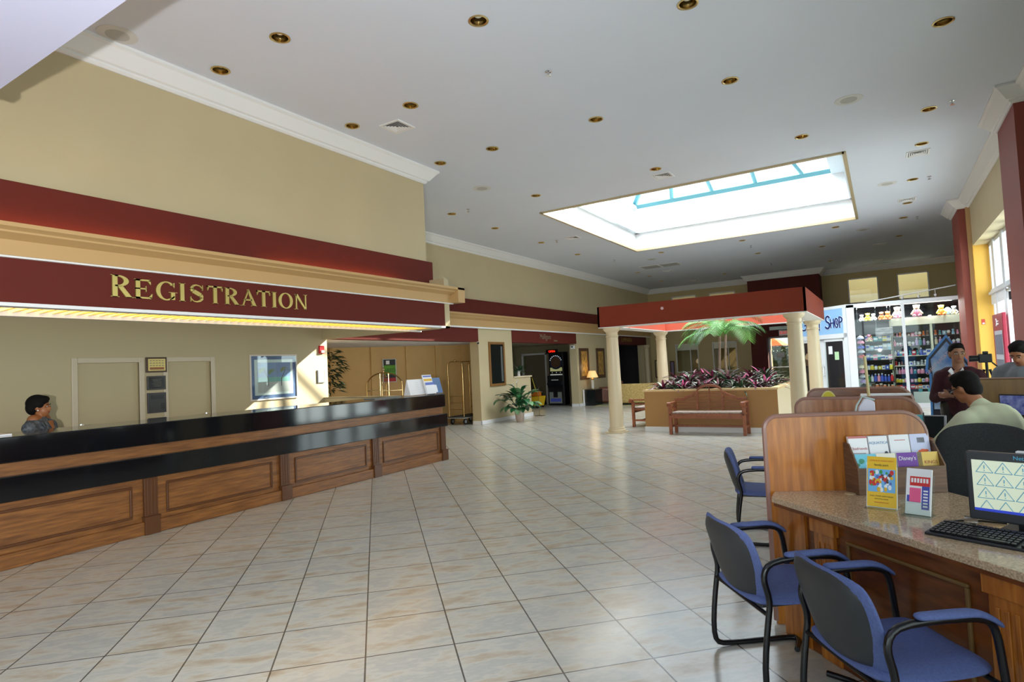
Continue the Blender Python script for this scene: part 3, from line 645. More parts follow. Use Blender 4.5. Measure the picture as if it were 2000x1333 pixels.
# cove lamps in the cornice trough
for i, (ya, yb, p_, l_) in enumerate(((-3, 3.6, 130, 'warm tube lamp hidden in the cornice at the near end of the desk'), (4.6, 6.9, 50, 'warm tube lamp hidden in the cornice above the last letters'))):
    t_ = thing('cove_lamp', l_, 'light', (-6.15, (ya + yb) / 2, 2.63)); L_ = (yb - ya) / 2
    MB().tube([(0, -L_, .02), (0, L_, .02)], .014, 10).build('tube', mat('warm_tube', (255, 190, 110), .4, emit=2, emc=(255, 150, 50)), t_)
    MB().box(-.02, .02, -L_, L_, -.03, 0).build('holder', WHITE, t_)
    a = area('cove_lamp_light', (-6.08, (ya + yb) / 2, 2.66), (.05, yb - ya), (0, R_(90), 0), p_, (1, .5, .14), spread=130)
# ---- things on / behind the desk ----
def plaque(y0, y1, z0, z1, name, label, cat, fm, fwid, inner, kind):
    t_ = thing(name, label, cat, (BX, (y0 + y1) / 2, (z0 + z1) / 2)); a = (y1 - y0) / 2; b = (z1 - z0) / 2
    MB().box(.0, .025, -a, a, -b, b).build('frame', fm, t_, bevel=.004)
    MB().box(.025, .028, -a + fwid, a - fwid, -b + fwid, b - fwid).build('plate', inner, t_)
    return t_
BRN = mat('brown_frame', (74, 48, 28), .4); LINE = mat('faint_print', (120, 116, 96), .6)
p = plaque(4.53, 4.82, 1.67, 1.89, 'certificate', 'yellow certificate in brown frame, topmost between the two doors behind the desk', 'certificate', BRN, .025, mat('yellow_paper', (226, 206, 130), .6), 0)
MB().box(.028, .03, -.1, .1, -.07, -.035).build('caption_bar', mat('brown_bar', (150, 98, 60), .5), p)
f = MB()
for k_ in range(3):
    for j in range(5): f.box(.028, .029, -.1 + j * .042, -.07 + j * .042, .055 - k_ * .035, .065 - k_ * .035)
f.build('print', LINE, p)
p = plaque(4.54, 4.80, 1.42, 1.62, 'award_plaque', 'dark award plaque in black frame, middle of the three between the doors', 'plaque', mat('dark_frame', (48, 44, 38), .3), .02, mat('black_plate', (20, 22, 24), .2), 0)
f = MB()
for k_ in range(6): f.box(.028, .029, -.07 + .01 * (k_ % 3), .07 - .012 * (k_ % 2), .05 - k_ * .02, .054 - k_ * .02)
f.build('print', LINE, p)
p = plaque(4.54, 4.80, 1.09, 1.38, 'notice_board', 'charcoal notice board with dark slots, lowest of the three between the doors', 'sign', mat('plum_frame', (62, 50, 58), .3), .012, mat('charcoal_plate', (52, 52, 50), .4), 0)
f = MB(); f.box(.028, .03, -.09, .09, .05, .11)
for k_ in range(3): f.box(.028, .03, .05, .1, -.03 - k_ * .03, -.012 - k_ * .03)
f.build('slots', BLK, p)
p = plaque(4.55, 4.80, .9, 1.02, 'dark_box', 'dark box edge just above the desk below the notice board', 'box', BLK, .01, BLK, 0)
pc = thing('framed_picture', 'white framed palm beach watercolour with blue mat behind the reception desk', 'picture', (BX, 6.64, 1.53))
f = MB()
for q_ in ((-.47, .47, .36, .385), (-.47, .47, -.385, -.36), (-.47, -.445, -.36, .36), (.445, .47, -.36, .36)): f.box(0, .03, *q_)
f.build('frame', mat('pale_frame', (214, 204, 190), .35), pc, bevel=.004)
MB().box(0, .01, -.45, .45, -.37, .37).build('mat_board', mat('blue_mat', (96, 112, 158), .7), pc)
MB().box(.01, .013, -.38, .38, -.3, .3).build('inner_mat', PAPER, pc)
f = MB(); f.box(.013, .015, -.32, .33, 0, .25, mi=0); f.box(.013, .0152, -.32, .33, -.08, .0, mi=1); f.box(.013, .0152, -.32, .33, -.26, -.08, mi=2)
for (x0, x1) in ((-.12, -.2), (.14, .22)): f.tube([(.016, x0, -.16), (.016, x0 * 1.05, -.02), (.016, x1, .12)], .007, 5, mi=3)
for (cx_, cz) in ((-.2, .12), (.22, .13), (-.02, .1)):
    for a in range(9):
        an = R_(-10 + a * 25); f.add([(.0165, cx_, cz), (.0165, cx_ + .1 * math.cos(an), cz + .07 * math.sin(an) - .02), (.0165, cx_ + .1 * math.cos(an + .25), cz + .07 * math.sin(an + .25) - .03)], [(0, 1, 2)], mi=4)
f.build('painting', [mat('paint_sky', (150, 168, 214), .7), mat('paint_sea', (150, 200, 196), .7), mat('paint_sand', (216, 206, 206), .7), mat('paint_trunk', (130, 110, 110), .7), mat('paint_leaf', (150, 160, 110), .7)], pc)
MB().box(.033, .034, -.445, .445, -.36, .36).build('glass', GLS, pc)
fa = thing('fire_alarm', 'red wall fire alarm strobe above the grey notice at the wall end', 'fire alarm', (BX, 7.67, 2.0))
MB().box(0, .04, -.055, .055, -.075, .075).build('body', mat('alarm_red', (200, 30, 36), .4), fa, bevel=.006)
MB().box(.04, .065, -.035, .035, -.06, -.015).build('strobe_lens', mat('strobe_lens', (240, 225, 225), .1), fa, bevel=.006)
p = plaque(7.56, 7.72, 1.38, 1.62, 'framed_notice', 'small grey framed notice on the sunlit wall below the fire alarm', 'sign', mat('grey_frame', (110, 112, 112), .3), .012, mat('grey_plate', (140, 146, 140), .5), 0)
f = MB(); f.box(.028, .029, -.04, .05, .07, .085); f.box(.028, .029, -.02, .03, .0, .03); f.box(.028, .029, -.03, .03, -.09, -.08); f.build('print', PAPER, p)
# leaflet holders at the far end of the ledge
def leaf(name, label, y0, y1, h, mats_fn, x=-6.62, tilt=-.28, z=1.116, cat='leaflet holder', rz=0.0):
    t_ = thing(name, label, cat, (x, (y0 + y1) / 2, z), rz); w_ = (y1 - y0) / 2; M = Matrix.Rotation(tilt, 4, 'Y')
    return t_, w_, M
t_, w_, M = leaf('display_stand', 'white blank-faced display stand leaning at the far end of the desk', 7.5, 7.92, .27, None)
MB().box(0, .006, -w_, w_, 0, .27, M).build('panel', PAPER, t_); MB().add([(0, -w_, 0), (-.14, -w_, 0), (-.075, -w_, .26)], [(0, 1, 2)], None).build('side', PAPER, t_, solid=.004)
f = MB()
for k_ in range(5): f.box(.007, .0075, -.05, .06 + .01 * (k_ % 2), .09 + k_ * .03, .094 + k_ * .03, M)
f.build('print', mat('pale_print', (196, 200, 214), .6), t_)
t_, w_, M = leaf('leaflet_holder', 'narrow leaflet holder with yellow and blue brochures between white and blue displays', 7.86, 8.09, .3, None, -6.57)
MB().box(0, .02, -w_, w_, 0, .2, M).build('leaflet_front', PAPER, t_); MB().box(-.02, -.0, -w_, w_, 0, .34, M).build('leaflet_back', PAPER, t_)
MB().box(.02, .021, -w_, w_, .155, .2, M).build('blue_heading', mat('print_blue', (90, 110, 190), .5), t_); MB().box(.0, .003, -w_ + .01, w_ - .01, .23, .27, M).build('yellow_heading', mat('print_yellow', (226, 180, 40), .5), t_); MB().box(.0, .003, -w_ + .01, w_ - .01, .3, .325, M).build('blue_band', MC['print_blue'], t_)
t_, w_, M = leaf('display_stand', 'blue printed display stand beside the leaflets at the desk corner', 8.06, 8.42, .28, None)
t_.location.y = 7.89 + .3
w_ = .16; MB().box(0, .006, -w_, w_, 0, .275, M).build('panel', mat('print_steel_blue', (78, 110, 156), .4), t_); MB().box(.006, .008, -w_ + .03, .03, .02, .15, M).build('white_card', PAPER, t_)
MB().add([(0, w_, 0), (-.14, w_, 0), (-.075, w_, .26)], [(0, 1, 2)]).build('side', mat('acrylic_edge', (220, 225, 225), .2), t_, solid=.004)
cs = thing('table_sign', 'small black-framed table sign standing behind the ledge', 'sign', (-7.22, 6.24, .762))
M = Matrix.Rotation(-.15, 4, "Y"); MB().box(0, .01, -.1, .1, 0.002, .33, M).build('frame', BLK, cs); MB().box(.01, .011, -.088, .088, .02, .318, M).build('card', mat('grey_card', (200, 204, 204), .5), cs)
ps = thing('paper_stack', 'loose white papers lying on the near end of the black ledge', 'papers', (-6.75, 1.95, 1.111)); MB().box(-.14, .14, -.22, .26, 0, .012).build('sheets', PAPER, ps)
kb = thing('paper_tray', 'flat grey binders lying on the ledge near the display stands', 'papers', (-6.8, 7.05, 1.111)); MB().box(-.12, .12, -.3, .3, 0, .012).build('sheets', mat('grey_sheets', (130, 132, 130), .5), kb)
# ================= canopy, columns, planter =================
cn = thing('canopy', 'square terracotta red canopy beam frame carried by four cream columns', 'canopy', (-3.135, 13.82, 2.25))
hx, hy = 2.015, 1.93; wd = .38
f = MB()
for q_ in ((-hx, hx, -hy, -hy + .04), (-hx, hx, hy - .04, hy), (-hx, -hx + .04, -hy, hy), (hx - .04, hx, -hy, hy)): f.box(*q_, .012, .45)
f.build('fascia', CANR, cn)
f = MB()
for q_ in ((-hx, hx, -hy, -hy + wd), (-hx, hx, hy - wd, hy), (-hx, -hx + wd, -hy + wd, hy - wd), (hx - wd, hx, -hy + wd, hy - wd)): f.box(*q_, 0, .012)
f.build('soffit', WHITE, cn)
f = MB()
for q_ in ((-hx + wd - .03, hx - wd + .03, -hy + wd - .03, -hy + wd), (-hx + wd - .03, hx - wd + .03, hy - wd, hy - wd + .03), (-hx + wd - .03, -hx + wd, -hy + wd, hy - wd), (hx - wd, hx - wd + .03, -hy + wd, hy - wd)): f.box(*q_, .012, .43)
f.build('inner_face', CANIN, cn)
f = MB(); f.lathe([(.03, 0), (.03, .012)], 14, T(-.6, -hy - .001, .3, 0, R_(90))); f.build('speaker_button', mat('pale_button', (200, 170, 170), .4), cn)
sp0 = None
for i, (x, y, l) in enumerate(((-4.75, 12.6, 'near left'), (-4.75, 15.0, 'far left'), (-1.5, 12.7, 'near right'), (-1.5, 15.0, 'far right'), (-3.1, 12.08, 'front middle'))):
    l = 'small round spotlight in the white underside of the red canopy, ' + l
    if sp0 is None:
        sp0 = thing('canopy_spotlight', l, 'light', (x, y, 2.25)); MB().lathe([(.03, 0), (.045, -.006), (.05, 0)], 16, cap=False).build('trim_ring', CHR, sp0, smooth=True); MB().ell((0, 0, -.004), (.028, .028, .012), 12, 8).build('bulb', MC['frosted_bulb'], sp0, smooth=True); sp0['group'] = 'spotlights under the canopy edge'
    else: dup(sp0, (x, y, 2.25), label=l)
c0 = thing('column', '', 'column', (0, 0, 0), group='cream columns carrying the red canopy')
MB().box(-.19, .19, -.19, .19, 0, .03).build('plinth', COLM, c0)
MB().lathe([(.185, .03), (.19, .05), (.185, .075), (.165, .085), (.17, .1), (.165, .118), (.15, .125)], 32).build('base', COLM, c0, smooth=True)
MB().lathe([(.148, .125), (.146, .6), (.138, 1.3), (.126, 2.05)], 32).build('shaft', COLM, c0, smooth=True)
MB().lathe([(.126, 2.05), (.14, 2.055), (.14, 2.075), (.126, 2.085), (.126, 2.15), (.145, 2.17), (.175, 2.2), (.185, 2.225), (.185, 2.25)], 32).build('capital', COLM, c0, smooth=True)
for i, (x, y, l) in enumerate(((-4.95, 12.15, 'cream column at the near left corner of the red canopy'), (-1.36, 12.15, 'cream column at the near right corner of the canopy, behind the wooden partitions'), (-4.95, 15.5, 'cream column at the far left corner of the canopy'), (-1.36, 15.5, 'cream column at the far right corner, next to the shop sign'))):
    if i == 0: c0.location = (x, y, 0); c0['label'] = l
    else: dup(c0, (x, y, 0), label=l)
PX0, PX1, PY0, PY1 = -4.43, -1.78, 12.5, 15.2
pb = thing('planter_box', 'large rectangular tan planter box with cream rim under the canopy', 'planter', ((PX0 + PX1) / 2, (PY0 + PY1) / 2, 0))
a, b = (PX1 - PX0) / 2, (PY1 - PY0) / 2
f = MB()
for q_ in ((-a, a, -b, -b + .1), (-a, a, b - .1, b), (-a, -a + .1, -b + .1, b - .1), (a - .1, a, -b + .1, b - .1)): f.box(*q_, 0, .84)
f.build('walls', mat('planter_tan', (168, 124, 72), .6), pb)
f = MB()
for q_ in ((-a - .02, a + .02, -b - .02, -b + .12), (-a - .02, a + .02, b - .12, b + .02), (-a - .02, -a + .12, -b + .12, b - .12), (a - .12, a + .02, -b + .12, b - .12)): f.box(*q_, .84, .88)
f.build('rim', mat('rim_paint', (216, 186, 136), .5), pb)
f = MB()
for q_ in ((-a - .015, a + .015, -b - .015, -b), (-a - .015, a + .015, b, b + .015), (-a - .015, -a, -b, b), (a, a + .015, -b, b)): f.box(*q_, 0, .1)
f.build('baseboard', WHITE, pb)
MB().box(-a + .1, a - .1, -b + .1, b - .1, .7, .8).build('soil', mat('dark_soil', (52, 40, 30), .95, noise=.3), pb)
MB().box(a, a + .004, -b, b, .1, .84).build('painted_lit_side', COLM, pb)  # cream sheet puts the light falling on the right side into its colour

# ---- plants ----
def blade(mb, base, az, L, w, el0, droop, mi, n=6, fold=.25, twist=0):
    rows = []; p = Vector(base); el = el0; dr = Vector((math.cos(az), math.sin(az), 0)); sd = Vector((-math.sin(az), math.cos(az), 0))
    for i in range(n + 1):
        t_ = i / n; ww = w * (math.sin(math.pi * min(1, t_ * .86 + .14)) ** .7) * (1 - t_ * .15) if i < n else .001
        t3 = dr * math.cos(el) + Vector((0, 0, 1)) * math.sin(el); up = dr * -math.sin(el) + Vector((0, 0, 1)) * math.cos(el)
        rows.append([p - sd * ww / 2 + up * ww * fold, p + Vector((0, 0, 0)), p + sd * ww / 2 + up * ww * fold])
        p = p + t3 * (L / n); el -= droop / n
    mb.strip(rows, mi=mi)
BR = [mat('leaf_maroon', (96, 34, 50), .35, spec=.6), mat('leaf_dark_green', (44, 72, 46), .35, spec=.6), mat('leaf_cream_striped', (160, 172, 150), .35), mat('leaf_magenta', (160, 40, 96), .4), mat('leaf_wine', (82, 30, 48), .35)]
protos = []
for v_ in range(4):
    rnd = random.Random(v_ + 3); m = MB()
    for k_ in range(30):
        az = k_ * 2.399 + rnd.uniform(-.2, .2); inner = k_ / 30
        el = R_(15 + 62 * inner + rnd.uniform(-8, 8)); L_ = rnd.uniform(.28, .44) * (1 - .3 * inner)
        mi = rnd.choice([[0, 1, 2, 4, 4], [1, 2, 1, 2, 0], [0, 4, 1, 2, 4], [2, 1, 2, 1, 4]][v_])
        if inner > .86: mi = 3 if v_ in (0, 2) else 0
        blade(m, (0, 0, 0), az, L_, .042, el, R_(rnd.uniform(40, 85)), mi)
    protos.append(m)
ORD = ['first', 'second', 'third', 'fourth', 'fifth', 'sixth', 'seventh', 'eighth', 'ninth', 'tenth', 'eleventh', 'twelfth', 'thirteenth', 'fourteenth']
ROWN = ['front row', 'second row', 'third row', 'back row']; HUE = ['wine and green', 'green and cream', 'maroon', 'cream striped']
base_ = [None] * 4; rnd = random.Random(5)
for r in range(4):
    n_ = (9, 8, 8, 7)[r]
    for i in range(n_):
        v_ = (i * 3 + r) % 4 if rnd.random() < .8 else rnd.randrange(4)
        x = PX0 + .3 + (PX1 - PX0 - .6) * (i + .5 * (r % 2)) / (n_ - .5) + rnd.uniform(-.05, .05); y = PY0 + .28 + r * .62 + rnd.uniform(-.06, .06)
        sc = rnd.uniform(1.0, 1.35) * (1.2 if r else 1.0)
        l = '%s rosette plant with strap leaves, %s from left in the planter\'s %s' % (HUE[v_], ORD[i], ROWN[r])
        if base_[v_] is None:
            o = thing('bromeliad', l, 'plant', (x, y, .83 + (.12 if rnd.random() < .4 and r else 0)), rnd.uniform(0, 6), 'rosette plants filling the planter box'); base_[v_] = o
            protos[v_].build('leaves', BR, o, smooth=True)
            MB().lathe([(.03, -.04), (.035, 0), (.02, .04)], 8).build('stem', BR[1], o); o.scale = (sc,) * 3
        else: dup(base_[v_], (x, y, .83 + (.12 if rnd.random() < .4 and r else 0)), rnd.uniform(0, 6), l, scale=sc)
# palm
pm = thing('palm_tree', 'small twin-trunk palm with bright green feathery fronds growing from the planter', 'palm', (-3.05, 13.8, .79))
TR = mat('palm_trunk', (150, 130, 112), .6, noise=.2, nscale=30); FR = [mat('frond_green', (96, 158, 66), .4, spec=.5), mat('frond_dark', (52, 104, 48), .4)]
tops = [((-.1, 0, 0), (-.06, .02, .62), (-.02, .0, 1.18)), ((.08, .04, 0), (.06, .03, .62), (.1, .02, 1.22))]
for a_, b_, c_ in tops:
    MB().tube([a_, ((Vector(a_) + Vector(b_)) / 2), b_, ((Vector(b_) + Vector(c_)) / 2), c_], [.035, .03, .026, .024, .028], 10).build('trunk', TR, pm, smooth=True)
rnd = random.Random(11)
for (tp, n_) in ((tops[0][2], 9), (tops[1][2], 10)):
    for k_ in range(n_):
        az = k_ * 2 * math.pi / n_ + rnd.uniform(-.25, .25) + (0 if tp[0] < 0 else .3); el = R_(rnd.uniform(34, 78)); L_ = rnd.uniform(.78, 1.08); dro = R_(rnd.uniform(85, 135))
        p = Vector(tp); dr = Vector((math.cos(az), math.sin(az), 0)); sd = Vector((-math.sin(az), math.cos(az), 0)); e = el; path = []; N = 14; m = MB()
        for i in range(N + 1):
            path.append(p.copy()); t3 = dr * math.cos(e) + Vector((0, 0, 1)) * math.sin(e); up = dr * -math.sin(e) + Vector((0, 0, 1)) * math.cos(e)
            if i > 1:
                for s_ in (-1, 1):
                    for hh in (0, .5):
                        q0 = p + t3 * (L_ / N) * hh; ll = .32 * math.sin(math.pi * (i + hh) / (N + 2.2)) ** .6
                        dd = (sd * s_ * .8 + t3 * .62 - up * .05).normalized(); q1 = q0 + dd * ll * .55 + Vector((0, 0, -.012)); q2 = q0 + dd * ll + Vector((0, 0, -.06 * ll / .25)); w3 = t3 * .008
                        m.add([q0 - w3 * .6, q0 + w3 * .6, q1 + w3, q1 - w3, q2], [(0, 1, 2, 3), (3, 2, 4)], mi=1 if (k_ % 3 == 0) else 0)
            p = p + t3 * (L_ / N); e -= dro / N
        m.tube(path, [.009 - .0004 * i for i in range(N + 1)], 5, mi=0)
        m.build('frond', FR, pm)

# ---- benches ----
def make_bench(label):
    t_ = thing('garden_bench', label, 'bench', (0, 0, 0), group='teak garden benches around the planter')
    W2 = .71
    for sx in (-1, 1):
        f = MB(); f.box(sx * W2 - .03, sx * W2 + .03, -.2, -.14, 0, .56); f.build('leg', TEAK, t_, bevel=.004)
        f = MB(); f.box(sx * W2 - .03, sx * W2 + .03, .17, .22, 0, .62); f.build('leg', TEAK, t_, bevel=.004)
        f = MB(); f.box(sx * W2 - .035, sx * W2 + .035, -.2, .19, .585, .615); f.lathe([(.045, -.04), (.05, -.03), (.05, .03), (.045, .04)], 16, T(sx * W2, -.215, .575, 0, 0, R_(90))); f.box(sx * W2 - .015, sx * W2 + .015, -.16, .18, .49, .52)
        f.build('arm', TEAK, t_, bevel=.004)
        MB().box(sx * W2 - .02, sx * W2 + .02, -.15, .18, .13, .17).build('side_stretcher', TEAK, t_)
    MB().box(-W2, W2, -.2, .2, .37, .4).build('seat', TEAK, t_); MB().box(-W2, W2, -.19, -.165, .31, .38).build('apron', TEAK, t_)
    MB().box(-W2, W2, -.0, .03, .13, .17).build('stretcher', TEAK, t_)
    MB().box(-W2 + .04, W2 - .04, -.19, .17, .4, .435).build('cushion', mat('woven_cushion', (132, 110, 98), .9, rgb2=(196, 180, 168), nscale=60), t_, bevel=.014, seg=3)
    f = MB(); zb = lambda x: .68 if abs(x) > .5 else (.70 + (.5 - abs(x)) * .3 if abs(x) > .34 else (.79 if abs(x) > .25 else .80 + math.sqrt(max(0, .0625 - x * x)) * .48))
    def rail(xs_, off, th):
        rows = []
        top = []
        for x in xs_: top.append((x, zb(x) + off))
        f.prism([(x, z) for x, z in top] + [(x, z - th) for x, z in reversed(top)], -.215, -.18, T(0, 0, 0) @ Matrix.Rotation(R_(90), 4, 'X'))
    rail([-.71, -.6, -.505], 0, .05); rail([.505, .6, .71], 0, .05)
    rail([-.51, -.5, -.42, -.345], .01, .055); rail([.345, .42, .5, .51], .01, .055)
    rail([-.35, -.3, -.252], .01, .05); rail([.252, .3, .35], .01, .05)
    rail([-.25, -.24, -.2, -.15, -.1, -.05, 0, .05, .1, .15, .2, .24, .25], .02, .05)
    f.build('top_rail', TEAK, t_, bevel=.004)
    for i in range(6):
        z = .47 + i * .058; w_ = .68 if z < .66 else (.45 if z < .74 else .24)
        MB().box(-w_, w_, .185, .2, z, z + .018).build('slat', TEAK, t_)
    for x in (-.25, 0, .25): MB().box(x - (.02 if x else .008), x + (.02 if x else .008), .182, .207, .4, .8 if x else .9).build('back_post', TEAK, t_)
    return t_
b1 = make_bench('teak garden bench with arched slatted back in front of the tan planter wall')
b1.location = (-3.03, 12.2, 0); b1.scale = (1, 1, 1.04)
b2 = dup(b1, (-4.8, 13.95, 0), R_(-90), 'teak garden bench at the left side of the planter, only its arm end showing')

# ================= luggage nook =================
def wheel(name, x, y, par, r=.1):
    w_ = MB().lathe([(r, -.018), (r, .018)], 20, T(x, y, r, 0, R_(90))).build(name, mat('rubber', (28, 28, 30), .7), par, bevel=.008)
    MB().lathe([(r * .55, -.022), (r * .55, .022)], 16, T(x, y, r, 0, R_(90))).build('hub', mat('hub_grey', (150, 152, 155), .4), w_)
    return w_
CARP = mat('cart_carpet', (44, 50, 48), .9)
lc1 = thing('luggage_cart', 'brass luggage cart with square hoops and rails between desk and wall corner', 'luggage cart', (-10.05, 13.75, 0), R_(90), 'brass luggage carts in the nook')
MB().box(-.55, .55, -.28, .28, .2, .225).build('deck', CARP, lc1, bevel=.01)
MB().box(-.57, .57, -.3, .3, .17, .2).build('bumper', mat('grey_bumper', (150, 150, 145), .5), lc1, bevel=.012)
for x in (-.42, .42):
    for y in (-.22, .22): wheel('wheel', x, y, lc1, .085)
def hoop(x, w_, z0, z1, r, par):
    P = [(x, -w_, z0), (x, -w_, z1 - r)]
    for k_ in range(1, 6): a_ = math.pi / 2 * k_ / 5; P.append((x, -w_ + r * (1 - math.cos(a_)), z1 - r + r * math.sin(a_)))
    P += [(p[0], -p[1], p[2]) for p in reversed(P)]
    return MB().tube(P, .014, 10).build('hoop', BRASS, par, smooth=True)
for x in (-.5, .5):
    hoop(x, .25, .2, 1.73, .12, lc1)
    for z in (.42, .6, .78): MB().tube([(x, -.25, z), (x, .25, z)], .008, 8).build('end_rail', BRASS, lc1)
MB().tube([(-.5, 0, 1.73), (.5, 0, 1.73)], .012, 8).build('hanging_bar', BRASS, lc1)
f = MB(); f.ell((-.5, 0, 1.76), .028); f.ell((.5, 0, 1.76), .028); f.build('finial', BRASS, lc1, smooth=True)
lc2 = thing('luggage_cart', 'birdcage luggage cart with domed brass tubes and ring finial in the nook', 'luggage cart', (-10.55, 11.0, 0), R_(-25), 'brass luggage carts in the nook')
MB().box(-.55, .55, -.3, .3, .2, .225).build('deck', CARP, lc2, bevel=.01); MB().box(-.57, .57, -.32, .32, .17, .2).build('bumper', MC['grey_bumper'], lc2, bevel=.012)
for x in (-.42, .42):
    for y in (-.22, .22): wheel('wheel', x, y, lc2, .085)
for x in (-.52, .52):
    for y in (-.26, .26):
        P = [(x, y, .2), (x, y, 1.2)]
        for k_ in range(1, 9): a_ = math.pi / 2 * k_ / 8; P.append((x * math.cos(a_), y * math.cos(a_), 1.2 + .32 * math.sin(a_)))
        MB().tube(P, .016, 10).build('corner_tube', BRASS, lc2, smooth=True)
    MB().tube([(x, -.26, 1.08), (x, .26, 1.08)], .012, 8).build('end_rail', BRASS, lc2)
for y in (-.1, .12): MB().tube([(0, y, .2), (0, y, 1.5)], .013, 8).build('centre_post', BRASS, lc2)
MB().tube([(-.2, 0, 1.43), (.2, 0, 1.43)], .009, 8).build('hanging_bar', BRASS, lc2)
f = MB(); f.tube([(.045 * math.cos(k_ * .5236), 0, 1.6 + .045 * math.sin(k_ * .5236)) for k_ in range(12)], .009, 8, closed=True); f.lathe([(.02, 1.5), (.02, 1.56)], 10); f.build('finial', BRASS, lc2, smooth=True)
# poster on nook wall
Pn = Vector((p0.x, p0.y, 0)) + Vector((d.x, d.y, 0)) * 2.52; ang = math.atan2(d.y, d.x)
po = thing('poster', 'black and green poster on the nook wall above the leaflet displays', 'poster', (Pn.x - n.x * .01, Pn.y - n.y * .01, 1.55), ang + math.pi * 0, None)
if True:
    s_ = -1
    MB().box(-.2, .2, -.03, -.005, -.3, .35).build('frame', mat('silver_frame', (190, 190, 186), .3), po)
    MB().box(-.17, .17, -.033, -.03, -.28, .33).build('sheet', mat('poster_black', (18, 22, 22), .4), po); MB().box(-.17, .17, -.036, -.033, -.08, .17).build('green_band', mat('poster_green', (84, 150, 20), .5), po)
    MB().box(-.17, .17, -.036, -.033, -.28, -.18).build('red_band', mat('poster_red', (170, 30, 36), .5), po); MB().box(-.1, .0, -.036, -.033, .2, .3).build('white_block', PAPER, po)
    text('lettering', 'NEED', .13, faceY(0, -.038, .03), mat('poster_dark_green', (20, 60, 16), .5), po)
# tall dark plant in the nook's left end
def foliage(mb, c, R, n, ls, rnd, mi=0, lw=.3):
    for k_ in range(n):
        th = rnd.uniform(0, 2 * math.pi); ph = math.acos(rnd.uniform(-.7, 1)); rr = R * rnd.uniform(.55, 1)
        p = Vector(c) + Vector((math.sin(ph) * math.cos(th) * rr, math.sin(ph) * math.sin(th) * rr, math.cos(ph) * rr))
        dr = Vector((math.cos(th), math.sin(th), rnd.uniform(-.6, .5))).normalized(); sd = dr.cross(Vector((0, 0, 1))).normalized(); l_ = ls * rnd.uniform(.7, 1.2)
        mb.add([p, p + dr * l_ * .5 + sd * l_ * lw / 2, p + dr * l_ + Vector((0, 0, -.25 * l_)), p + dr * l_ * .5 - sd * l_ * lw / 2], [(0, 1, 2, 3)], mi=mi)
DG = mat('dark_foliage', (30, 48, 28), .5)
nt_ = thing('potted_tree', 'tall dark leafy plant just right of the sunlit wall end in the nook', 'potted plant', (-10.75, 9.35, 0)); rnd = random.Random(2)
f = MB(); foliage(f, (0, 0, 1.75), .4, 160, .2, rnd); foliage(f, (.05, 0, 1.3), .28, 90, .2, rnd); f.build('foliage', DG, nt_)
MB().tube([(0, 0, .3), (.02, 0, 1), (0, 0, 1.7)], .02, 8).build('trunk', TR, nt_); MB().lathe([(.13, 0), (.17, .3), (.15, .3)], 20).build('pot', mat('dark_pot', (60, 50, 44), .5), nt_, smooth=True)
dn = MB(); Mx = T(p0.x - n.x * .002, p0.y - n.y * .002, 0, ang)
# framed mirror and corridor things
mr = thing('wall_mirror', 'tall dark mirror in a wooden frame on the cream wall above the white-flowered plant', 'mirror', (LX, 14.22, 1.62))
f = MB()
for q_ in ((-.4, .4, .55, .62), (-.4, .4, -.62, -.55), (-.4, -.33, -.55, .55), (.33, .4, -.55, .55)): f.box(.0, .035, *q_)
f.build('frame', mat('honey_wood_frame', (128, 88, 42), .4), mr, bevel=.006)
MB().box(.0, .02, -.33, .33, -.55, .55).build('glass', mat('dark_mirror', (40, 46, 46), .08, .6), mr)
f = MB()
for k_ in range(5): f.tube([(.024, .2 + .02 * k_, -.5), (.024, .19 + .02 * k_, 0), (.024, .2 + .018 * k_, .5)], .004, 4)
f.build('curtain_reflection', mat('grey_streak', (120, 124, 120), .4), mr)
sc_ = thing('security_camera', 'tiny dark dome camera under the header by the mirror wall', 'camera', (LX + .03, 13.3, 2.2)); MB().ell((0, 0, 0), (.03, .03, .03)).build('dome', BLK, sc_, smooth=True); MB().box(-.03, .0, -.02, .02, .0, .04).build('mount', WHITE, sc_)
# peace lily
pl_ = thing('peace_lily', 'big peace lily with glossy drooping leaves in a white woven floor pot', 'potted plant', (-8.66, 14.28, 0)); rnd = random.Random(21)
LG = [mat('lily_leaf', (38, 96, 54), .3, spec=.6), mat('lily_leaf_pale', (120, 160, 116), .35), mat('lily_leaf_dark', (22, 62, 36), .3)]
f = MB()
for k_ in range(70):
    az = k_ * 2.399; el = R_(rnd.uniform(18, 88)); h_ = rnd.uniform(.15, .6) ; dr = Vector((math.cos(az) * math.cos(el), math.sin(az) * math.cos(el), math.sin(el)))
    b_ = Vector((0, 0, .28)); tip = b_ + dr * h_; f.tube([b_, b_ + dr * h_ * .5 + Vector((0, 0, .02)), tip], .004, 4, mi=0)
    blade(f, tip, az, rnd.uniform(.26, .38), rnd.uniform(.16, .22), el - .25, R_(rnd.uniform(50, 100)), rnd.choice((0, 0, 2, 1 if k_ % 5 == 0 else 0)), fold=.12)
f.build('leaves', LG, pl_, smooth=True)
f = MB()
for (x, y, z) in ((-.25, .1, .98), (-.02, -.05, 1.08)): f.tube([(0, 0, .3), (x * .6, y * .6, .7), (x, y, z)], .004, 5, mi=1); blade(f, (x, y, z - .02), .3, .12, .06, 1.2, .6, 0)
f.build('flower', [PAPER, LG[0]], pl_)
MB().lathe([(.1, 0), (.12, .1), (.135, .26), (.14, .3), (.12, .3), (.11, .26)], 24).build('pot', mat('woven_white_pot', (206, 188, 176), .7, bump=.6, nscale=40), pl_, smooth=True)
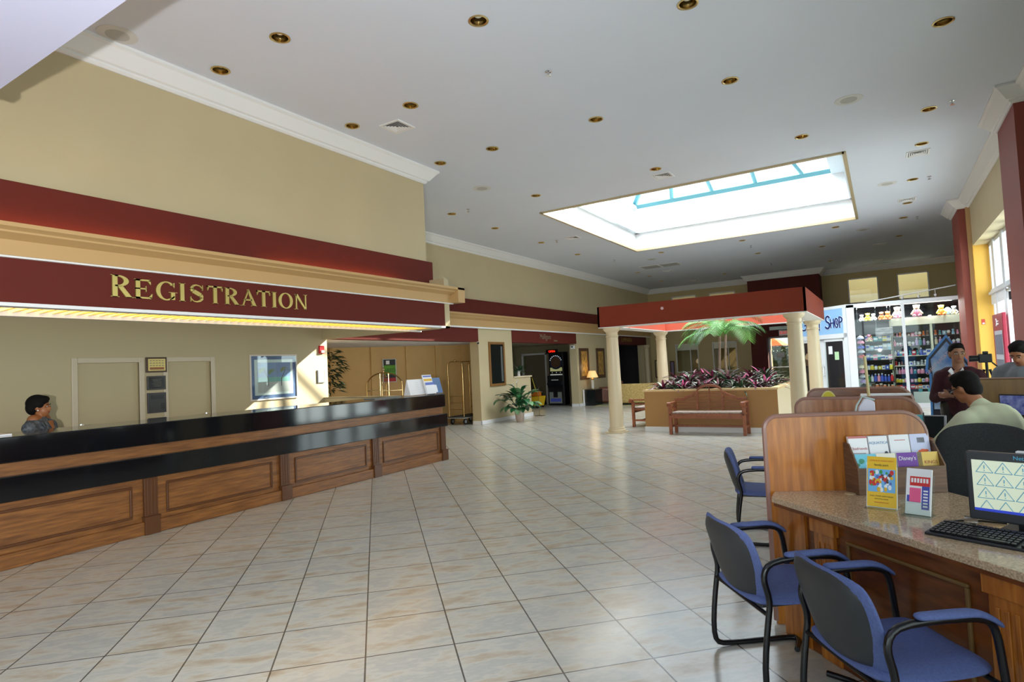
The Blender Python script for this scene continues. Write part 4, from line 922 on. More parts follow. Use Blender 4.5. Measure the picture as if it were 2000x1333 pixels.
# half wall vase
vs = thing('vase_plant', 'leafy green plant in a white vase standing on the half wall cap', 'potted plant', (-9.37, 15.5, 1.232)); f = MB(); rnd = random.Random(4)
for k_ in range(40): blade(f, (0, 0, .12), k_ * 2.4, rnd.uniform(.18, .34), .05, R_(rnd.uniform(10, 80)), R_(70), 0)
f.build('leaves', DG if False else mat('mid_foliage', (44, 76, 48), .45), vs, smooth=True)
MB().lathe([(.045, 0), (.05, .02), (.04, .08), (.065, .16), (.055, .16)], 18).build('vase', mat('white_ceramic', (228, 226, 226), .25), vs, smooth=True)
sn = thing('sign_stand', 'thin empty metal sign stand in front of the half wall end', 'stand', (-8.95, 15.95, 0))
MB().box(-.12, .12, -.1, .1, 0, .012).build('base', mat('bronze', (90, 78, 60), .4, .6), sn); P = [(-.02, 0, .01), (-.02, 0, .8)] + [(-.02 + .05 * (1 - math.cos(k_ * .4)), 0, .8 + .09 * math.sin(k_ * .4)) for k_ in range(1, 5)]; MB().tube(P, .007, 8).build('rod', MC['bronze'], sn, smooth=True)
# ================= tavern opening =================
sgm = thing('tavern_sign', 'thin metal lettering reading Mulligans on the red header over the tavern opening', 'sign', (LX + .012, 17.3, 2.44))
PEW = mat('pewter_letter', (178, 168, 140), .3, .7)
text('lettering', 'Mulligans', .24, faceX(0, -.15, 0.0), PEW, sgm, .006, sx=.85); text('small_lettering', 'TAVERN', .07, faceX(0, .55, -.12), PEW, sgm, .004)
dm = thing('dart_machine', 'black electronic dart machine with round lit board in the tavern entrance', 'arcade machine', (-10.55, 20.1, 0))
f = MB(); f.box(-.32, .32, 0, .4, 0, .72); f.box(-.33, .33, -.02, .4, .66, 1.12); f.box(-.31, .31, .12, .42, 1.12, 2.0)
f.prism([(-.14, .78), (.12, 1.12), (.12, .78)], -.31, .31, Matrix(((0, 0, 1, 0), (1, 0, 0, 0), (0, 1, 0, 0), (0, 0, 0, 1)))); f.box(.31, .36, .0, .42, .02, 2.0); f.build('cabinet', mat('cabinet_black', (20, 22, 26), .4), dm, bevel=.01)
f = MB(); f.lathe([(.27, .0), (.27, .02), (.25, .025)], 40, T(0, .12, 1.62, 0, R_(90))); f.build('board_surround', mat('board_navy', (28, 44, 72), .4), dm)
MB().lathe([(.21, .025), (.21, .035)], 36, T(0, .12, 1.62, 0, R_(90))).build('dart_board', mat('dart_board', (96, 66, 50), .7, noise=.4, nscale=40), dm)
f = MB()
for k_ in range(9): a_ = R_(20 + k_ * 17.5); f.ell((.245 * math.cos(a_), .09, 1.62 + .245 * math.sin(a_)), .016, 8, 6)
f.build('lights', mat('board_bulb', (225, 235, 245), .3, emit=1.0), dm)
MB().box(-.25, .25, .1, .12, 1.28, 1.42).build('lit_panel', mat('cream_lit_panel', (214, 214, 150), .5, emit=.25), dm); MB().box(-.25, .25, .09, .12, 1.13, 1.17).build('score_strip', mat('white_strip', (220, 225, 215), .5, emit=.3), dm)
f = MB()
for x in (-.17, 0, .17): f.ell((x, .11, 1.23), .026, 10, 8)
f.build('button', CHR, dm); MB().box(-.14, .14, -.06, -.03, .94, .97).build('card_slot', PAPER, dm)
MB().box(-.26, .26, -.035, -.02, .08, .5).build('door_panel', mat('silver_panel', (170, 178, 170), .35, .4), dm); MB().box(-.09, .09, -.04, -.034, .3, .62).build('coin_door', BLK, dm)
MB().box(-.22, .22, -.042, -.035, .14, .26).build('blue_logo_panel', mat('logo_blue', (80, 96, 200), .5), dm)
ld = thing('led_sign', 'small black scrolling sign with red lit characters above the dart machine', 'sign', (-10.78, 20.42, 2.04)); MB().box(-.28, .2, -.02, .05, -.07, .08).build('case', BLK, ld)
text('red_characters', 'OPEN', .11, faceY(-.02, -.024, 0), mat('red_led', (255, 40, 20), .4, emit=2.5), ld, .002)
mop = thing('mop_bucket', 'yellow mop bucket with wringer standing in the tavern entrance', 'bucket', (-10.75, 19.0, 0)); YP = mat('yellow_plastic', (212, 172, 30), .45)
f = MB(); f.prism([(-.17, -.2), (.17, -.2), (.17, .2), (-.17, .2)], .08, .1); f.add([(-.17, -.2, .08), (.17, -.2, .08), (.17, .2, .08), (-.17, .2, .08), (-.22, -.26, .42), (.22, -.26, .42), (.22, .26, .42), (-.22, .26, .42)], [(0, 3, 2, 1), (0, 1, 5, 4), (1, 2, 6, 5), (2, 3, 7, 6), (3, 0, 4, 7)]); f.build('tub', YP, mop, bevel=.015)
MB().box(-.2, .12, -.12, .12, .42, .6).build('wringer', mat('orange_plastic', (196, 110, 30), .45), mop, bevel=.02); MB().tube([(.0, .1, .3), (-.3, .2, 1.1)], .014, 8).build('mop_handle', mat('handle_yellow', (226, 196, 70), .5), mop)
for (x, y) in ((-.13, -.16), (.13, -.16), (-.13, .16), (.13, .16)): MB().lathe([(.04, -.015), (.04, .015)], 12, T(x, y, .04, 0, R_(90))).build('caster', BLK, mop)
ws = thing('wet_floor_sign', 'folded yellow caution floor sign leaning left of the mop bucket', 'sign', (-10.85, 18.35, 0), R_(25)); M = Matrix.Rotation(.12, 4, 'X'); MB().prism([(-.14, 0), (.14, 0), (.1, .62), (-.1, .62)], -.01, .01, M @ Matrix.Rotation(R_(90), 4, 'X')).build('panel', YP, ws); MB().prism([(-.14, 0), (.14, 0), (.1, .6), (-.1, .6)], .03, .045, M @ Matrix.Rotation(R_(90), 4, 'X')).build('rear_panel', YP, ws)
ic = thing('wall_sensor', 'small white box with dark lens on the pillar edge under the red header', 'sensor', (-9.44, 19.45, 2.13)); MB().box(-.08, .08, -.06, 0, -.07, .06).build('case', WHITE, ic, bevel=.01); MB().box(-.03, .03, -.065, -.06, -.02, .025).build('lens', BLK, ic)
for i, (a, b, l) in enumerate(((19.63, 20.42, 'tall narrow abstract gold artwork in dark frame, left one, partly behind the lamp'), (21.12, 21.91, 'tall narrow abstract gold artwork in dark frame, right one of the pair'))):
    if i == 0:
        ar = thing('framed_artwork', l, 'picture', (LX, (a + b) / 2, 1.51), group='pair of tall gold artworks')
        f = MB()
        for q_ in ((-.4, .4, .46, .57), (-.4, .4, -.57, -.44), (-.4, -.26, -.44, .46), (.26, .4, -.44, .46)): f.box(0, .03, *q_)
        f.build('frame', mat('umber_frame', (84, 58, 40), .5), ar, bevel=.006)
        MB().box(0, .02, -.26, .26, -.44, .46).build('canvas', mat('gold_abstract', (96, 74, 44), .6, rgb2=(206, 160, 74), nscale=7, stretch=(1, 3, 1.2)), ar)
    else: dup(ar, (LX, (a + b) / 2, 1.51), label=l)
ct = thing('console_table', 'low black console table with glossy dark front and pale edge against the corridor wall', 'table', (-9.02, 20.2, 0))
MB().box(-.22, .22, -.42, .2, .54, .58).build('table_top', BLK, ct, bevel=.006); MB().box(-.17, .2, -.42, .2, .0, .54).build('dark_panel', mat('gloss_dark', (26, 32, 32), .12), ct); MB().box(-.25, -.2, -.47, -.42, 0, .58).build('side_post', WHITE, ct, bevel=.005)
lp = thing('table_lamp', 'glass table lamp with lit cream shade standing on the console table', 'lamp', (-9.03, 20.1, .582))
MB().lathe([(.08, 0), (.08, .015), (.03, .02)], 20).build('base', BRASS, lp, smooth=True); MB().box(-.04, .04, -.04, .04, .02, .34).build('glass_stem', mat('lamp_crystal', (214, 216, 206), .1), lp, bevel=.01)
MB().lathe([(.05, .34), (.06, .36), (.03, .4), (.01, .42), (.01, .5)], 16).build('brass_neck', BRASS, lp, smooth=True); MB().lathe([(.21, .42), (.12, .66)], 28, cap=False).build('lamp_shade', mat('lit_shade', (240, 214, 160), .7, emit=.7, emc=(255, 196, 110)), lp, smooth=True)
pt = bpy.data.lights.new('lamp_light', 'POINT'); pt.energy = 4; pt.color = (1, .72, .4); pt.shadow_soft_size = .15; po_ = bpy.data.objects.new('lamp_light', pt); COL.objects.link(po_); po_.location = (-9.03, 20.1, 1.36)
LE = mat('brown_leather', (104, 62, 46), .35, noise=.15)
ach = thing('armchair', 'brown leather armchair with rolled arms beside the lamp table', 'armchair', (-8.72, 20.98, 0), R_(-60))
f = MB(); f.box(-.42, .42, .2, .42, .1, .84); f.build('backrest', LE, ach, bevel=.08, seg=4)
MB().box(-.3, .3, -.36, .25, .14, .42).build('seat', LE, ach, bevel=.05, seg=3)
for s_ in (-1, 1): f = MB(); f.box(s_ * .38 - .09, s_ * .38 + .09, -.4, .3, .06, .6); f.build('arm', LE, ach, bevel=.07, seg=4)
for x in (-.36, .36):
    for y in (-.34, .34): MB().box(x - .03, x + .03, y - .03, y + .03, 0, .1).build('leg', BLK, ach)
rg_ = thing('rug', 'thin patterned grey-green rug with yellow border before the console table', 'rug', (-8.6, 20.6, .001)); MB().box(-.2, 1.6, -1.0, 1.2, 0, .008).build('border', mat('rug_yellow', (170, 160, 96), .9), rg_); MB().box(-.1, 1.5, -.9, 1.1, .008, .01).build('field', mat('rug_green', (120, 126, 110), .9, noise=.3, nscale=20), rg_)
SOF = mat('gold_pattern_fabric', (150, 122, 62), .85, rgb2=(206, 180, 118), nscale=28)
so_ = thing('sofa', 'gold patterned sofa seen from behind, left of the planter', 'sofa', (-7.35, 20.3, 0), R_(8))
MB().box(-.6, .62, -.32, -.1, .06, .74).build('backrest', SOF, so_, bevel=.06, seg=3); MB().box(-.55, .55, -.1, .5, .1, .44).build('seat', SOF, so_, bevel=.04)
for s_ in (-1, 1): MB().box(s_ * .7 - .1, s_ * .7 + .1, -.3, .52, .06, .58).build('arm', SOF, so_, bevel=.06, seg=3)
for x in (-.62, .62):
    for y in (-.24, .44): MB().box(x - .03, x + .03, y - .03, y + .03, 0, .06).build('leg', BLK, so_)
# dark store opening with sign, half columns, red item inside
ss = thing('store_sign', 'dim gold lettering on the dark maroon header over the far left store opening', 'sign', (LX + .012, 24.4, 2.44)); text('lettering', 'LUMINARIA', .26, faceX(0, 0, .0), mat('dull_gold', (150, 120, 50), .5, .3), ss, .004, sx=.95)
cc = thing('column', 'slim cream column at the right end of the dark store opening', 'column', (-9.25, 26.75, 0)); MB().box(-.16, .16, -.16, .16, 0, .12).build('base', COLM, cc); MB().lathe([(.12, .12), (.11, 2.1)], 24).build('shaft', COLM, cc, smooth=True); MB().lathe([(.11, 2.1), (.16, 2.16), (.17, 2.24)], 24).build('capital', COLM, cc, smooth=True)
ri = thing('store_display', 'red display box standing in the dark store', 'box', (-10.2, 24.6, 0)); MB().box(-.25, .25, -.3, .3, 0, .45).build('stand', BLK, ri); MB().box(-.22, .22, -.25, .25, .45, .85).build('red_box', mat('display_red', (190, 30, 30), .4, emit=.15), ri)
wi_ = thing('store_rack', 'dim metal rack with pale tags inside the dark store', 'rack', (-10.6, 23.4, 0)); MB().box(-.2, .2, -.2, .2, 0, 1.3).build('rack_body', mat('rack_dark', (40, 40, 46), .5), wi_); f = MB(); f.box(.201, .21, -.15, -.05, 1.1, 1.2); f.box(.201, .21, .05, .15, 1.1, 1.16); f.build('price_tags', mat('dim_tag', (120, 124, 130), .5), wi_)
def wallpic(x0, x1, z0, z1, label, fm, inner, y=YB):
    t_ = thing('framed_picture', label, 'picture', ((x0 + x1) / 2, y, (z0 + z1) / 2)); a, b = (x1 - x0) / 2, (z1 - z0) / 2
    f = MB()
    for q_ in ((-a, a, b - .05, b), (-a, a, -b, -b + .05), (-a, -a + .05, -b + .05, b - .05), (a - .05, a, -b + .05, b - .05)): f.box(q_[0], q_[1], -.03, 0, q_[2], q_[3])
    f.build('frame', fm, t_); MB().box(-a + .05, a - .05, -.015, 0, -b + .05, b - .05).build('print', inner, t_)
    return t_
wallpic(-9.03, -8.72, 1.6, 1.98, 'small dark framed picture high on the back wall beside the far column', BLK, mat('dark_print', (40, 42, 50), .4))
p = wallpic(-9.13, -8.75, .7, 1.53, 'brown framed certificate sheet with dark marks below the small dark picture', BRN, mat('cert_cream', (200, 190, 140), .5)); f = MB()
for k_ in range(4): f.ell((.0, -.018, .25 - .15 * k_), (.04, .004, .03), 8, 6)
f.build('seals', BLK, p)
wallpic(-8.42, -8.2, .75, 1.45, 'narrow dark framed picture right of the far canopy column', BRN, mat('violet_print', (130, 120, 150), .5))
ex = thing('exit_sign', 'white exit sign with red letters over the far glazed doors', 'exit sign', (-3.35, 26.4, 2.38)); MB().box(-.2, .2, -.03, .03, -.11, .11).build('box', WHITE, ex, bevel=.01); text('lettering', 'EXIT', .16, faceY(0, -.032, 0), mat('exit_red', (220, 40, 30), .4, emit=1.0), ex); MB().box(-.02, .02, .03, .1, -.02, .02).build('bracket', WHITE, ex)
# outside the exit doors: hedge, parasol
hd = thing('hedge', 'dark leafy hedge outside the far glazed doors', 'hedge', (-2.9, 30.0, 0)); rnd = random.Random(8); f = MB()
for k_ in range(7): foliage(f, (-1.3 + .45 * k_, rnd.uniform(-.2, .2), rnd.uniform(.6, 1.6)), .6, 170, .22, rnd)
f.build('foliage', mat('hedge_leaf', (52, 84, 40), .6), hd); MB().box(-1.6, 1.6, .1, .3, 0, 1.9).build('inner_mass', DG, hd)
pa = thing('patio_umbrella', 'orange patio umbrella outside the far glazed doors', 'umbrella', (-4.2, 28.5, 0)); MB().lathe([(.75, 1.9), (.45, 2.1), (.02, 2.3)], 8, cap=False).build('canopy', mat('orange_fabric', (214, 100, 30), .7), pa, solid=.01); MB().lathe([(.02, 0), (.02, 2.3)], 8).build('pole', WHITE, pa); MB().lathe([(.2, 0), (.2, .06)], 16).build('base', BLK, pa)
nt2 = thing('door_notice', 'white notice taped on the far glazed door', 'notice', (-3.6, 26.9, 1.5)); MB().box(-.14, .14, -.004, 0, -.1, .1).build('sheet', mat('notice_grey', (190, 196, 196), .5), nt2)

# ================= agents' desks =================
PZ, GZ = 1.15, .735
def partition(name, label, a, deg, L, mats_):
    t_ = thing('desk_partition', label, 'partition', (a[0], a[1], 0), R_(deg), 'rounded wooden partitions between the agents\' desks')
    r = .13; pts = [(0, 0), (L, 0)]
    for k_ in range(9): an = math.pi / 2 * k_ / 8; pts.append((L - r + r * math.cos(an), PZ - r + r * math.sin(an)))
    for k_ in range(9): an = math.pi / 2 * (1 + k_ / 8); pts.append((r * .55 + r * .55 * math.cos(an), PZ - r * .55 + r * .55 * math.sin(an)))
    M = Matrix.Rotation(R_(90), 4, 'X'); MB().prism(pts, -.014, .014, M).build('panel', mats_[0], t_, bevel=.003)
    ed = [(x, 0, z) for x, z in pts[2:]]; MB().tube([(L, 0, .02)] + ed + [(0, 0, .02)], .0165, 8, flat=1.0).build('edge_trim', mats_[1], t_, smooth=True)
    return t_
EDG = mat('partition_edge', (140, 104, 92), .3)
partition('', 'nearest amber wooden partition, rising behind the brochure rack on the granite desk', (-.60, 3.66), 24, .84, (WOODD, EDG))
partition('', 'middle wooden partition with pale reflections, behind the nearest one', (-.60, 5.13), 0, .80, (wood('partition_wood', (128, 78, 44), (164, 112, 76), .2, (14, 14, 1.3), 3, .5), EDG))
partition('', 'farthest dark wooden partition with a yellow oval sign in front', (-.64, 6.42), 4, .84, (WOODK, EDG))
# desk 1: local frame x along the front edge, y inwards
d1 = thing('granite_desk', 'nearest desk with speckled granite top, fluted pilasters and framed wood front', 'desk', (-.565, 3.52, 0), R_(-45))
def loc1(x, y): v = Matrix.Rotation(R_(45), 2) @ Vector((x + .565, y - 3.52)); return (v.x, v.y)
top = [(0, 0), (2.3, 0), (2.3, .75), (1.35, .82), loc1(.46, 3.62), loc1(.2, 3.99), loc1(-.57, 3.66)]
MB().prism(top, GZ - .032, GZ).build('granite_top', GRAN, d1, bevel=.004); MB().prism([(x * .995 + .004, y * .98 + .008) for x, y in top], GZ - .05, GZ - .032).build('under_edge', WOODK, d1)
f = MB(); f.box(.0, 2.3, .05, .07, .0, GZ - .05); f.build('front_panel', WOODK, d1)
MB().box(.0, .2, .035, .06, .0, GZ - .05).build('corner_post', WOODD, d1); MB().box(.0, 2.3, .04, .06, 0, .09).build('plinth', WOODK, d1)
for x in (.27, 1.14):
    f = MB(); f.box(x, x + .13, .03, .06, .0, GZ - .1); f.box(x - .015, x + .145, .02, .06, GZ - .12, GZ - .05)
    for j in range(3): f.box(x + .025 + j * .034, x + .041 + j * .034, .024, .03, .12, GZ - .16)
    f.build('pilaster', WOODD, d1, bevel=.003)
f = MB()
for q_ in ((.47, 1.06, .6, .615), (.47, 1.06, .14, .155), (.47, .485, .155, .6), (1.045, 1.06, .155, .6)): f.box(q_[0], q_[1], .036, .05, q_[2], q_[3])
f.build('panel_moulding', mat('moulding_wood', (112, 84, 44), .4), d1, bevel=.004)
gr_ = MB().lathe([(.028, 0), (.028, .003), (.02, .004)], 20, T(*loc1(-.2, 3.72), GZ)).build('cable_grommet', mat('tan_plastic', (196, 176, 140), .4), d1)
MB().prism([loc1(-.5, 3.66), loc1(.15, 3.95), loc1(.13, 3.99), loc1(-.52, 3.69)], 0, GZ - .05).build('back_panel', WOODK, d1)
# desk 2, 3
for i, (ya, yb, l) in enumerate(((3.72, 5.11, 'second granite-topped desk between the nearest and the middle partitions'), (5.16, 6.4, 'third granite-topped desk with the open laptop, beyond the middle partition'))):
    t_ = thing('granite_desk', l, 'desk', (-.58, ya, 0)); L_ = yb - ya
    MB().prism([(0, 0.0), (.75, .33 if i == 0 else 0), (.95, L_), (0, L_)], GZ - .032, GZ).build('granite_top', GRAN, t_, bevel=.004)
    MB().box(.03, .05, .02, L_ - .02, 0, GZ - .032).build('front_panel', WOODK, t_)
    MB().box(.02, .04, .1, .2, .0, GZ - .05).build('pilaster', WOODD, t_)
# ---- brochure rack ----
aw = R_(29)
bk_ = thing('brochure_rack', 'walnut laminate brochure rack with two tiers of cards on the granite desk', 'brochure rack', (-.155, 3.685, GZ + .001), aw)
Wr = .455; PR = [(0, 0), (0, .145), (.085, .262), (.14, .262), (.14, 0)]
for x in (0, Wr - .008): MB().prism([(a, b) for a, b in PR], x, x + .008, Matrix(((0, 0, 1, 0), (1, 0, 0, 0), (0, 1, 0, 0), (0, 0, 0, 1)))).build('side_panel', WOODW, bk_)
MB().box(0.008, Wr - .008, 0, .01, 0, .14).build('front_panel', WOODW, bk_); MB().box(0.008, Wr - .008, .125, .14, 0, .262).build('back_panel', WOODW, bk_); MB().box(0.008, Wr - .008, .01, .125, .0, .01).build('base_panel', WOODW, bk_); MB().box(0.008, Wr - .008, .06, .066, .01, .19).build('divider', WOODW, bk_)
def card(name, label, x, row, w_, bands, txt=None, extra=None):
    """a bundle of cards standing in the rack; bands = [(z0,z1,material)]"""
    y0, z0, h_ = (.022, .04, .17) if row == 0 else (.076, .1, .2); 
    t_ = thing('brochure_stack', label, 'brochures', (0, 0, 0), 0, 'cards in the brochure rack'); c_, s_ = math.cos(aw), math.sin(aw)
    lx, ly = x, y0; t_.location = (-.155 + lx * c_ - ly * s_, 3.685 + lx * s_ + ly * c_, GZ + z0 + .001); t_.rotation_euler = (R_(-9), 0, aw)
    MB().box(0, w_, 0, .018, 0, h_).build('card_bundle', PAPER, t_, bevel=.001)
    for (za, zb_, m_, xa, xb) in bands: MB().box(xa * w_, xb * w_, -.0008, 0, za * h_, zb_ * h_).build('printed_face', m_, t_)
    for (s, sz, xx, zz, m_, sx) in (txt or []): text('lettering', s, sz, faceY(xx * w_, -.0016, zz * h_), m_, t_, .0003, sx)
    if extra: extra(t_, w_, h_)
    return t_
P_ = lambda n, c: mat('print_' + n, c, .45)
def whale(t_, w_, h_):
    f = MB(); f.ell((w_ * .66, -.002, h_ * .42), (.022, .001, .01), 14, 8, T(0, 0, 0)); f.ell((w_ * .85, -.0024, h_ * .5), (.01, .001, .014), 12, 8); f.build('leaping_dolphin', P_('navy', (24, 30, 60)), t_)
    MB().box(.1 * w_, .9 * w_, -.0014, -.001, .22 * h_, .34 * h_).build('water', P_('aqua', (140, 200, 226)), t_)
def blobs(cols, seed, zr=(.2, .6), n=9, sz=.012):
    def fn(t_, w_, h_):
        r_ = random.Random(seed)
        for ci, c in enumerate(cols):
            f = MB()
            for k_ in range(n): f.ell((r_.uniform(.12, .88) * w_, -.0014 - .0003 * ci, r_.uniform(*zr) * h_), (sz * r_.uniform(.5, 1.2), .0006, sz * r_.uniform(.5, 1.2)), 8, 5)
            f.build('colour_spots', P_(c[0], c[1]), t_)
    return fn
GR_, RD_, ORG = P_('grey', (130, 130, 136)), P_('dull_red', (190, 110, 110)), ('orange', (226, 96, 30))
cw = .1
card('', 'white card stack headed with red script, upper left of the brochure rack', .012, 1, cw, [(.94, 1.0, RD_, 0, 1), (.52, .54, GR_, .15, .85)], [('Chiefriends', .02, .5, .66, RD_, 1.0)])
card('', 'white aquatic card stack with a leaping dolphin, upper row second from left', .12, 1, cw, [(.98, 1.0, GR_, 0, 1)], [('AQUATICA', .02, .5, .8, P_('pale_blue', (120, 160, 200)), 1.0)], whale)
card('', 'plain white card stack with fine lines, upper row third from left', .23, 1, cw + .005, [(.84, .86, RD_, .25, .8), (.4, .41, GR_, .2, .8), (.3, .31, GR_, .2, .8)], None)
card('', 'lavender card stack with orange and dark picture, upper right of the rack', .34, 1, cw, [(0, 1, P_('lavender', (200, 204, 232)), 0, 1), (.76, .9, GR_, .35, .75)], None, blobs([('brown', (96, 50, 40)), ORG], 3, (.3, .55), 7))
card('', 'turquoise sea picture card, lower left of the brochure rack', .012, 0, cw + .01, [(0, 1, P_('turquoise', (110, 196, 220)), 0, 1)], None, blobs([('pale_aqua', (190, 230, 236)), ('sea_green', (60, 140, 110))], 5, (.4, .8), 8))
card('', 'white folded card mostly hidden behind the yellow brochure, lower row', .125, 0, cw, [(.8, 1, P_('cream', (230, 226, 210)), 0, 1)])
card('', 'purple card with white Disney\'s lettering, lower row third from left', .232, 0, cw + .004, [(.55, 1, P_('purple', (112, 50, 160)), 0, 1), (.0, .1, P_('cream', (230, 226, 210)), 0, 1)], [("Disney's", .03, .5, .82, PAPER, .9)], blobs([('violet', (150, 90, 180))], 6, (.2, .45), 4))
card('', 'bright golden adventure card with small dark figures, lower right of the rack', .34, 0, cw + .006, [(0, 1, P_('gold_sky', (226, 190, 90)), 0, 1), (.3, 1, P_('blue_sky', (70, 110, 150)), 0, .2)], [('KINGS', .024, .6, .68, P_('rust', (170, 70, 30)), 1.0)], blobs([('ochre', (240, 220, 130)), ('near_black', (40, 34, 34))], 9, (.1, .42), 7))
# yellow brochure in acrylic stand
ACR = mat('clear_acrylic', (235, 240, 240), .05); 
yb_ = thing('yellow_brochure', 'yellow theme park brochure leaning in a clear stand before the walnut rack', 'brochure', (-.055, 3.42, GZ + .002), R_(-14)); M = Matrix.Rotation(R_(-14), 4, 'X')
YW, YH = .125, .245
MB().box(-YW / 2, YW / 2, 0, .004, .004, YH, M).build('cover', P_('sun_yellow', (236, 190, 20)), yb_)
def on(t_, name, x0, x1, z0, z1, m_, e=.001, M=M): return MB().box(x0, x1, -e, 0, z0, z1, M).build(name, m_, t_)
on(yb_, 'blue_picture', -YW / 2 + .004, YW / 2 - .004, .075, .185, P_('blue_sky2', (110, 180, 236)))
r_ = random.Random(12)
for nme, c, sz, n_ in (('red', (206, 36, 30), .014, 9), ('yellow', (240, 200, 40), .01, 9), ('green', (50, 150, 60), .008, 5), ('cloud', (235, 240, 246), .01, 10), ('brown', (110, 50, 40), .008, 6), ('blue', (50, 80, 180), .008, 6)):
    f = MB()
    for k_ in range(n_): f.ell((r_.uniform(-.045, .045), -.0015, r_.uniform(.085, .175)), (sz * r_.uniform(.6, 1.2), .0008, sz * r_.uniform(.6, 1.3)), 9, 5, M)
    f.build('colour_spots', P_(nme, c), yb_)
for s, sz, z, m_ in (('COME PLAY TODAY ONLY', .0085, .225, P_('red', (206, 36, 30))), ('family park', .014, .205, P_('dark_green', (50, 70, 20))), ('CALL YOUR HOST NOW', .009, .055, P_('near_black', (40, 34, 34))), ('GATE PRICES ONLINE', .006, .042, P_('near_black', (40, 34, 34))), ('www.tickets.com', .009, .026, P_('red', (206, 36, 30)))):
    text('lettering', s, sz, M @ faceY(0, -.0022, z), m_, yb_, .0002)
MB().box(-YW / 2 - .004, YW / 2 + .004, .0045, .0065, 0, .2, M).build('acrylic_back', ACR, yb_); MB().box(-YW / 2 - .004, YW / 2 + .004, -.04, .07, -.0015, 0.001).build('acrylic_foot', GLS, yb_)
lf = thing('pink_leaflet', 'slim white leaflet with red block and pink picture in a clear holder', 'leaflet', (.085, 3.315, GZ + .002), R_(-18)); M2_ = Matrix.Rotation(R_(-20), 4, 'X'); LW, LH = .1, .215
MB().box(-LW / 2, LW / 2, 0, .012, .004, LH, M2_).build('paper', PAPER, lf)
on(lf, 'red_block', -.035, .045, .135, .178, P_('red', (206, 36, 30)), M=M2_); on(lf, 'pink_picture', -.035, .01, .06, .125, P_('pink', (232, 90, 140)), M=M2_); on(lf, 'blue_block', .014, .044, .03, .135, P_('deep_blue', (60, 70, 170)), M=M2_); on(lf, 'blue_tab', -.045, -.035, .06, .09, P_('deep_blue', (60, 70, 170)), M=M2_)
f = MB(); [f.box(.02, .038, -.002, -.001, .04 + k_ * .014, .047 + k_ * .014, M2_) for k_ in range(6)]; [f.box(-.03 + k_ * .012, -.022 + k_ * .012, -.002, -.001, .15, .17, M2_) for k_ in range(6)]; f.build('print', PAPER, lf)
MB().box(-LW / 2 - .008, LW / 2 + .008, -.03, -.028, 0, .07).build('acrylic_front', GLS, lf); MB().box(-LW / 2 - .008, LW / 2 + .008, -.03, .06, -.0015, 0.001).build('acrylic_foot', GLS, lf); MB().box(-LW / 2 - .008, LW / 2 + .008, .013, .015, 0, .19, M2_).build('acrylic_back', GLS, lf)
# monitor
mo = thing('computer_monitor', 'black monitor showing rows of blue warning triangles, on the granite desk', 'monitor', (.455, 3.12, GZ + .001), R_(-22.3))
MB().box(-.2, .2, -.012, .03, .037, .32).build('bezel', mat('bezel_grey', (42, 44, 50), .35), mo, bevel=.006); MB().box(-.178, .178, -.014, -.012, .077, .287).build('screen', mat('screen_glow', (206, 214, 190), .3, emit=.55), mo)
MB().box(-.178, .178, -.0146, -.014, .077, .088).build('task_bar', mat('screen_blue', (50, 70, 200), .3, emit=.4), mo)
f = MB()
for r in range(4):
    for c_ in range(6):
        cx_ = -.135 + c_ * .0635; zt = .282 - r * .053; w2, hh = .029, .045
        if zt - hh < .089: hh_ = zt - .089
        tri = [(cx_, zt), (cx_ - w2, zt - hh), (cx_ + w2, zt - hh)]
        for i in range(3):
            (xa, za), (xb, zb_) = tri[i], tri[(i + 1) % 3]
            if zb_ < .089 and za < .089: continue
            if min(za, zb_) < .089:
                if za < .089: xa, za, xb, zb_ = xb, zb_, xa, za
                k_ = (za - .089) / (za - zb_); xb = xa + (xb - xa) * k_; zb_ = .089
            if max(abs(xa), abs(xb)) > .178: continue
            f.tube([(xa, -.0148, za), (xb, -.0148, zb_)], .0014, 4)
        if abs(cx_) < .17 and zt - .04 > .089: f.tube([(cx_, -.0148, zt - .016), (cx_, -.0148, zt - .03)], .002, 4); f.ell((cx_, -.0148, zt - .037), .0022, 6, 4)
f.build('triangle_pattern', mat('screen_line_blue', (96, 150, 176), .3, emit=.35), mo)
text('lettering', 'Netpads', .022, faceY(0, -.0135, .304), mat('logo_cyan', (90, 190, 230), .4), mo, .0004)
MB().box(-.045, .045, .02, .05, .0, .12).build('stand_neck', BLK, mo); MB().box(-.1, .1, -.06, .12, 0, .012).build('stand_foot', BLK, mo, bevel=.004)
tl = thing('thin_binder', 'thin white binder edge lying on top of the monitor', 'papers', (.485, 3.13, GZ + .322), R_(-22.3)); MB().box(-.06, .2, .0, .03, 0, .006).build('sheets', PAPER, tl)
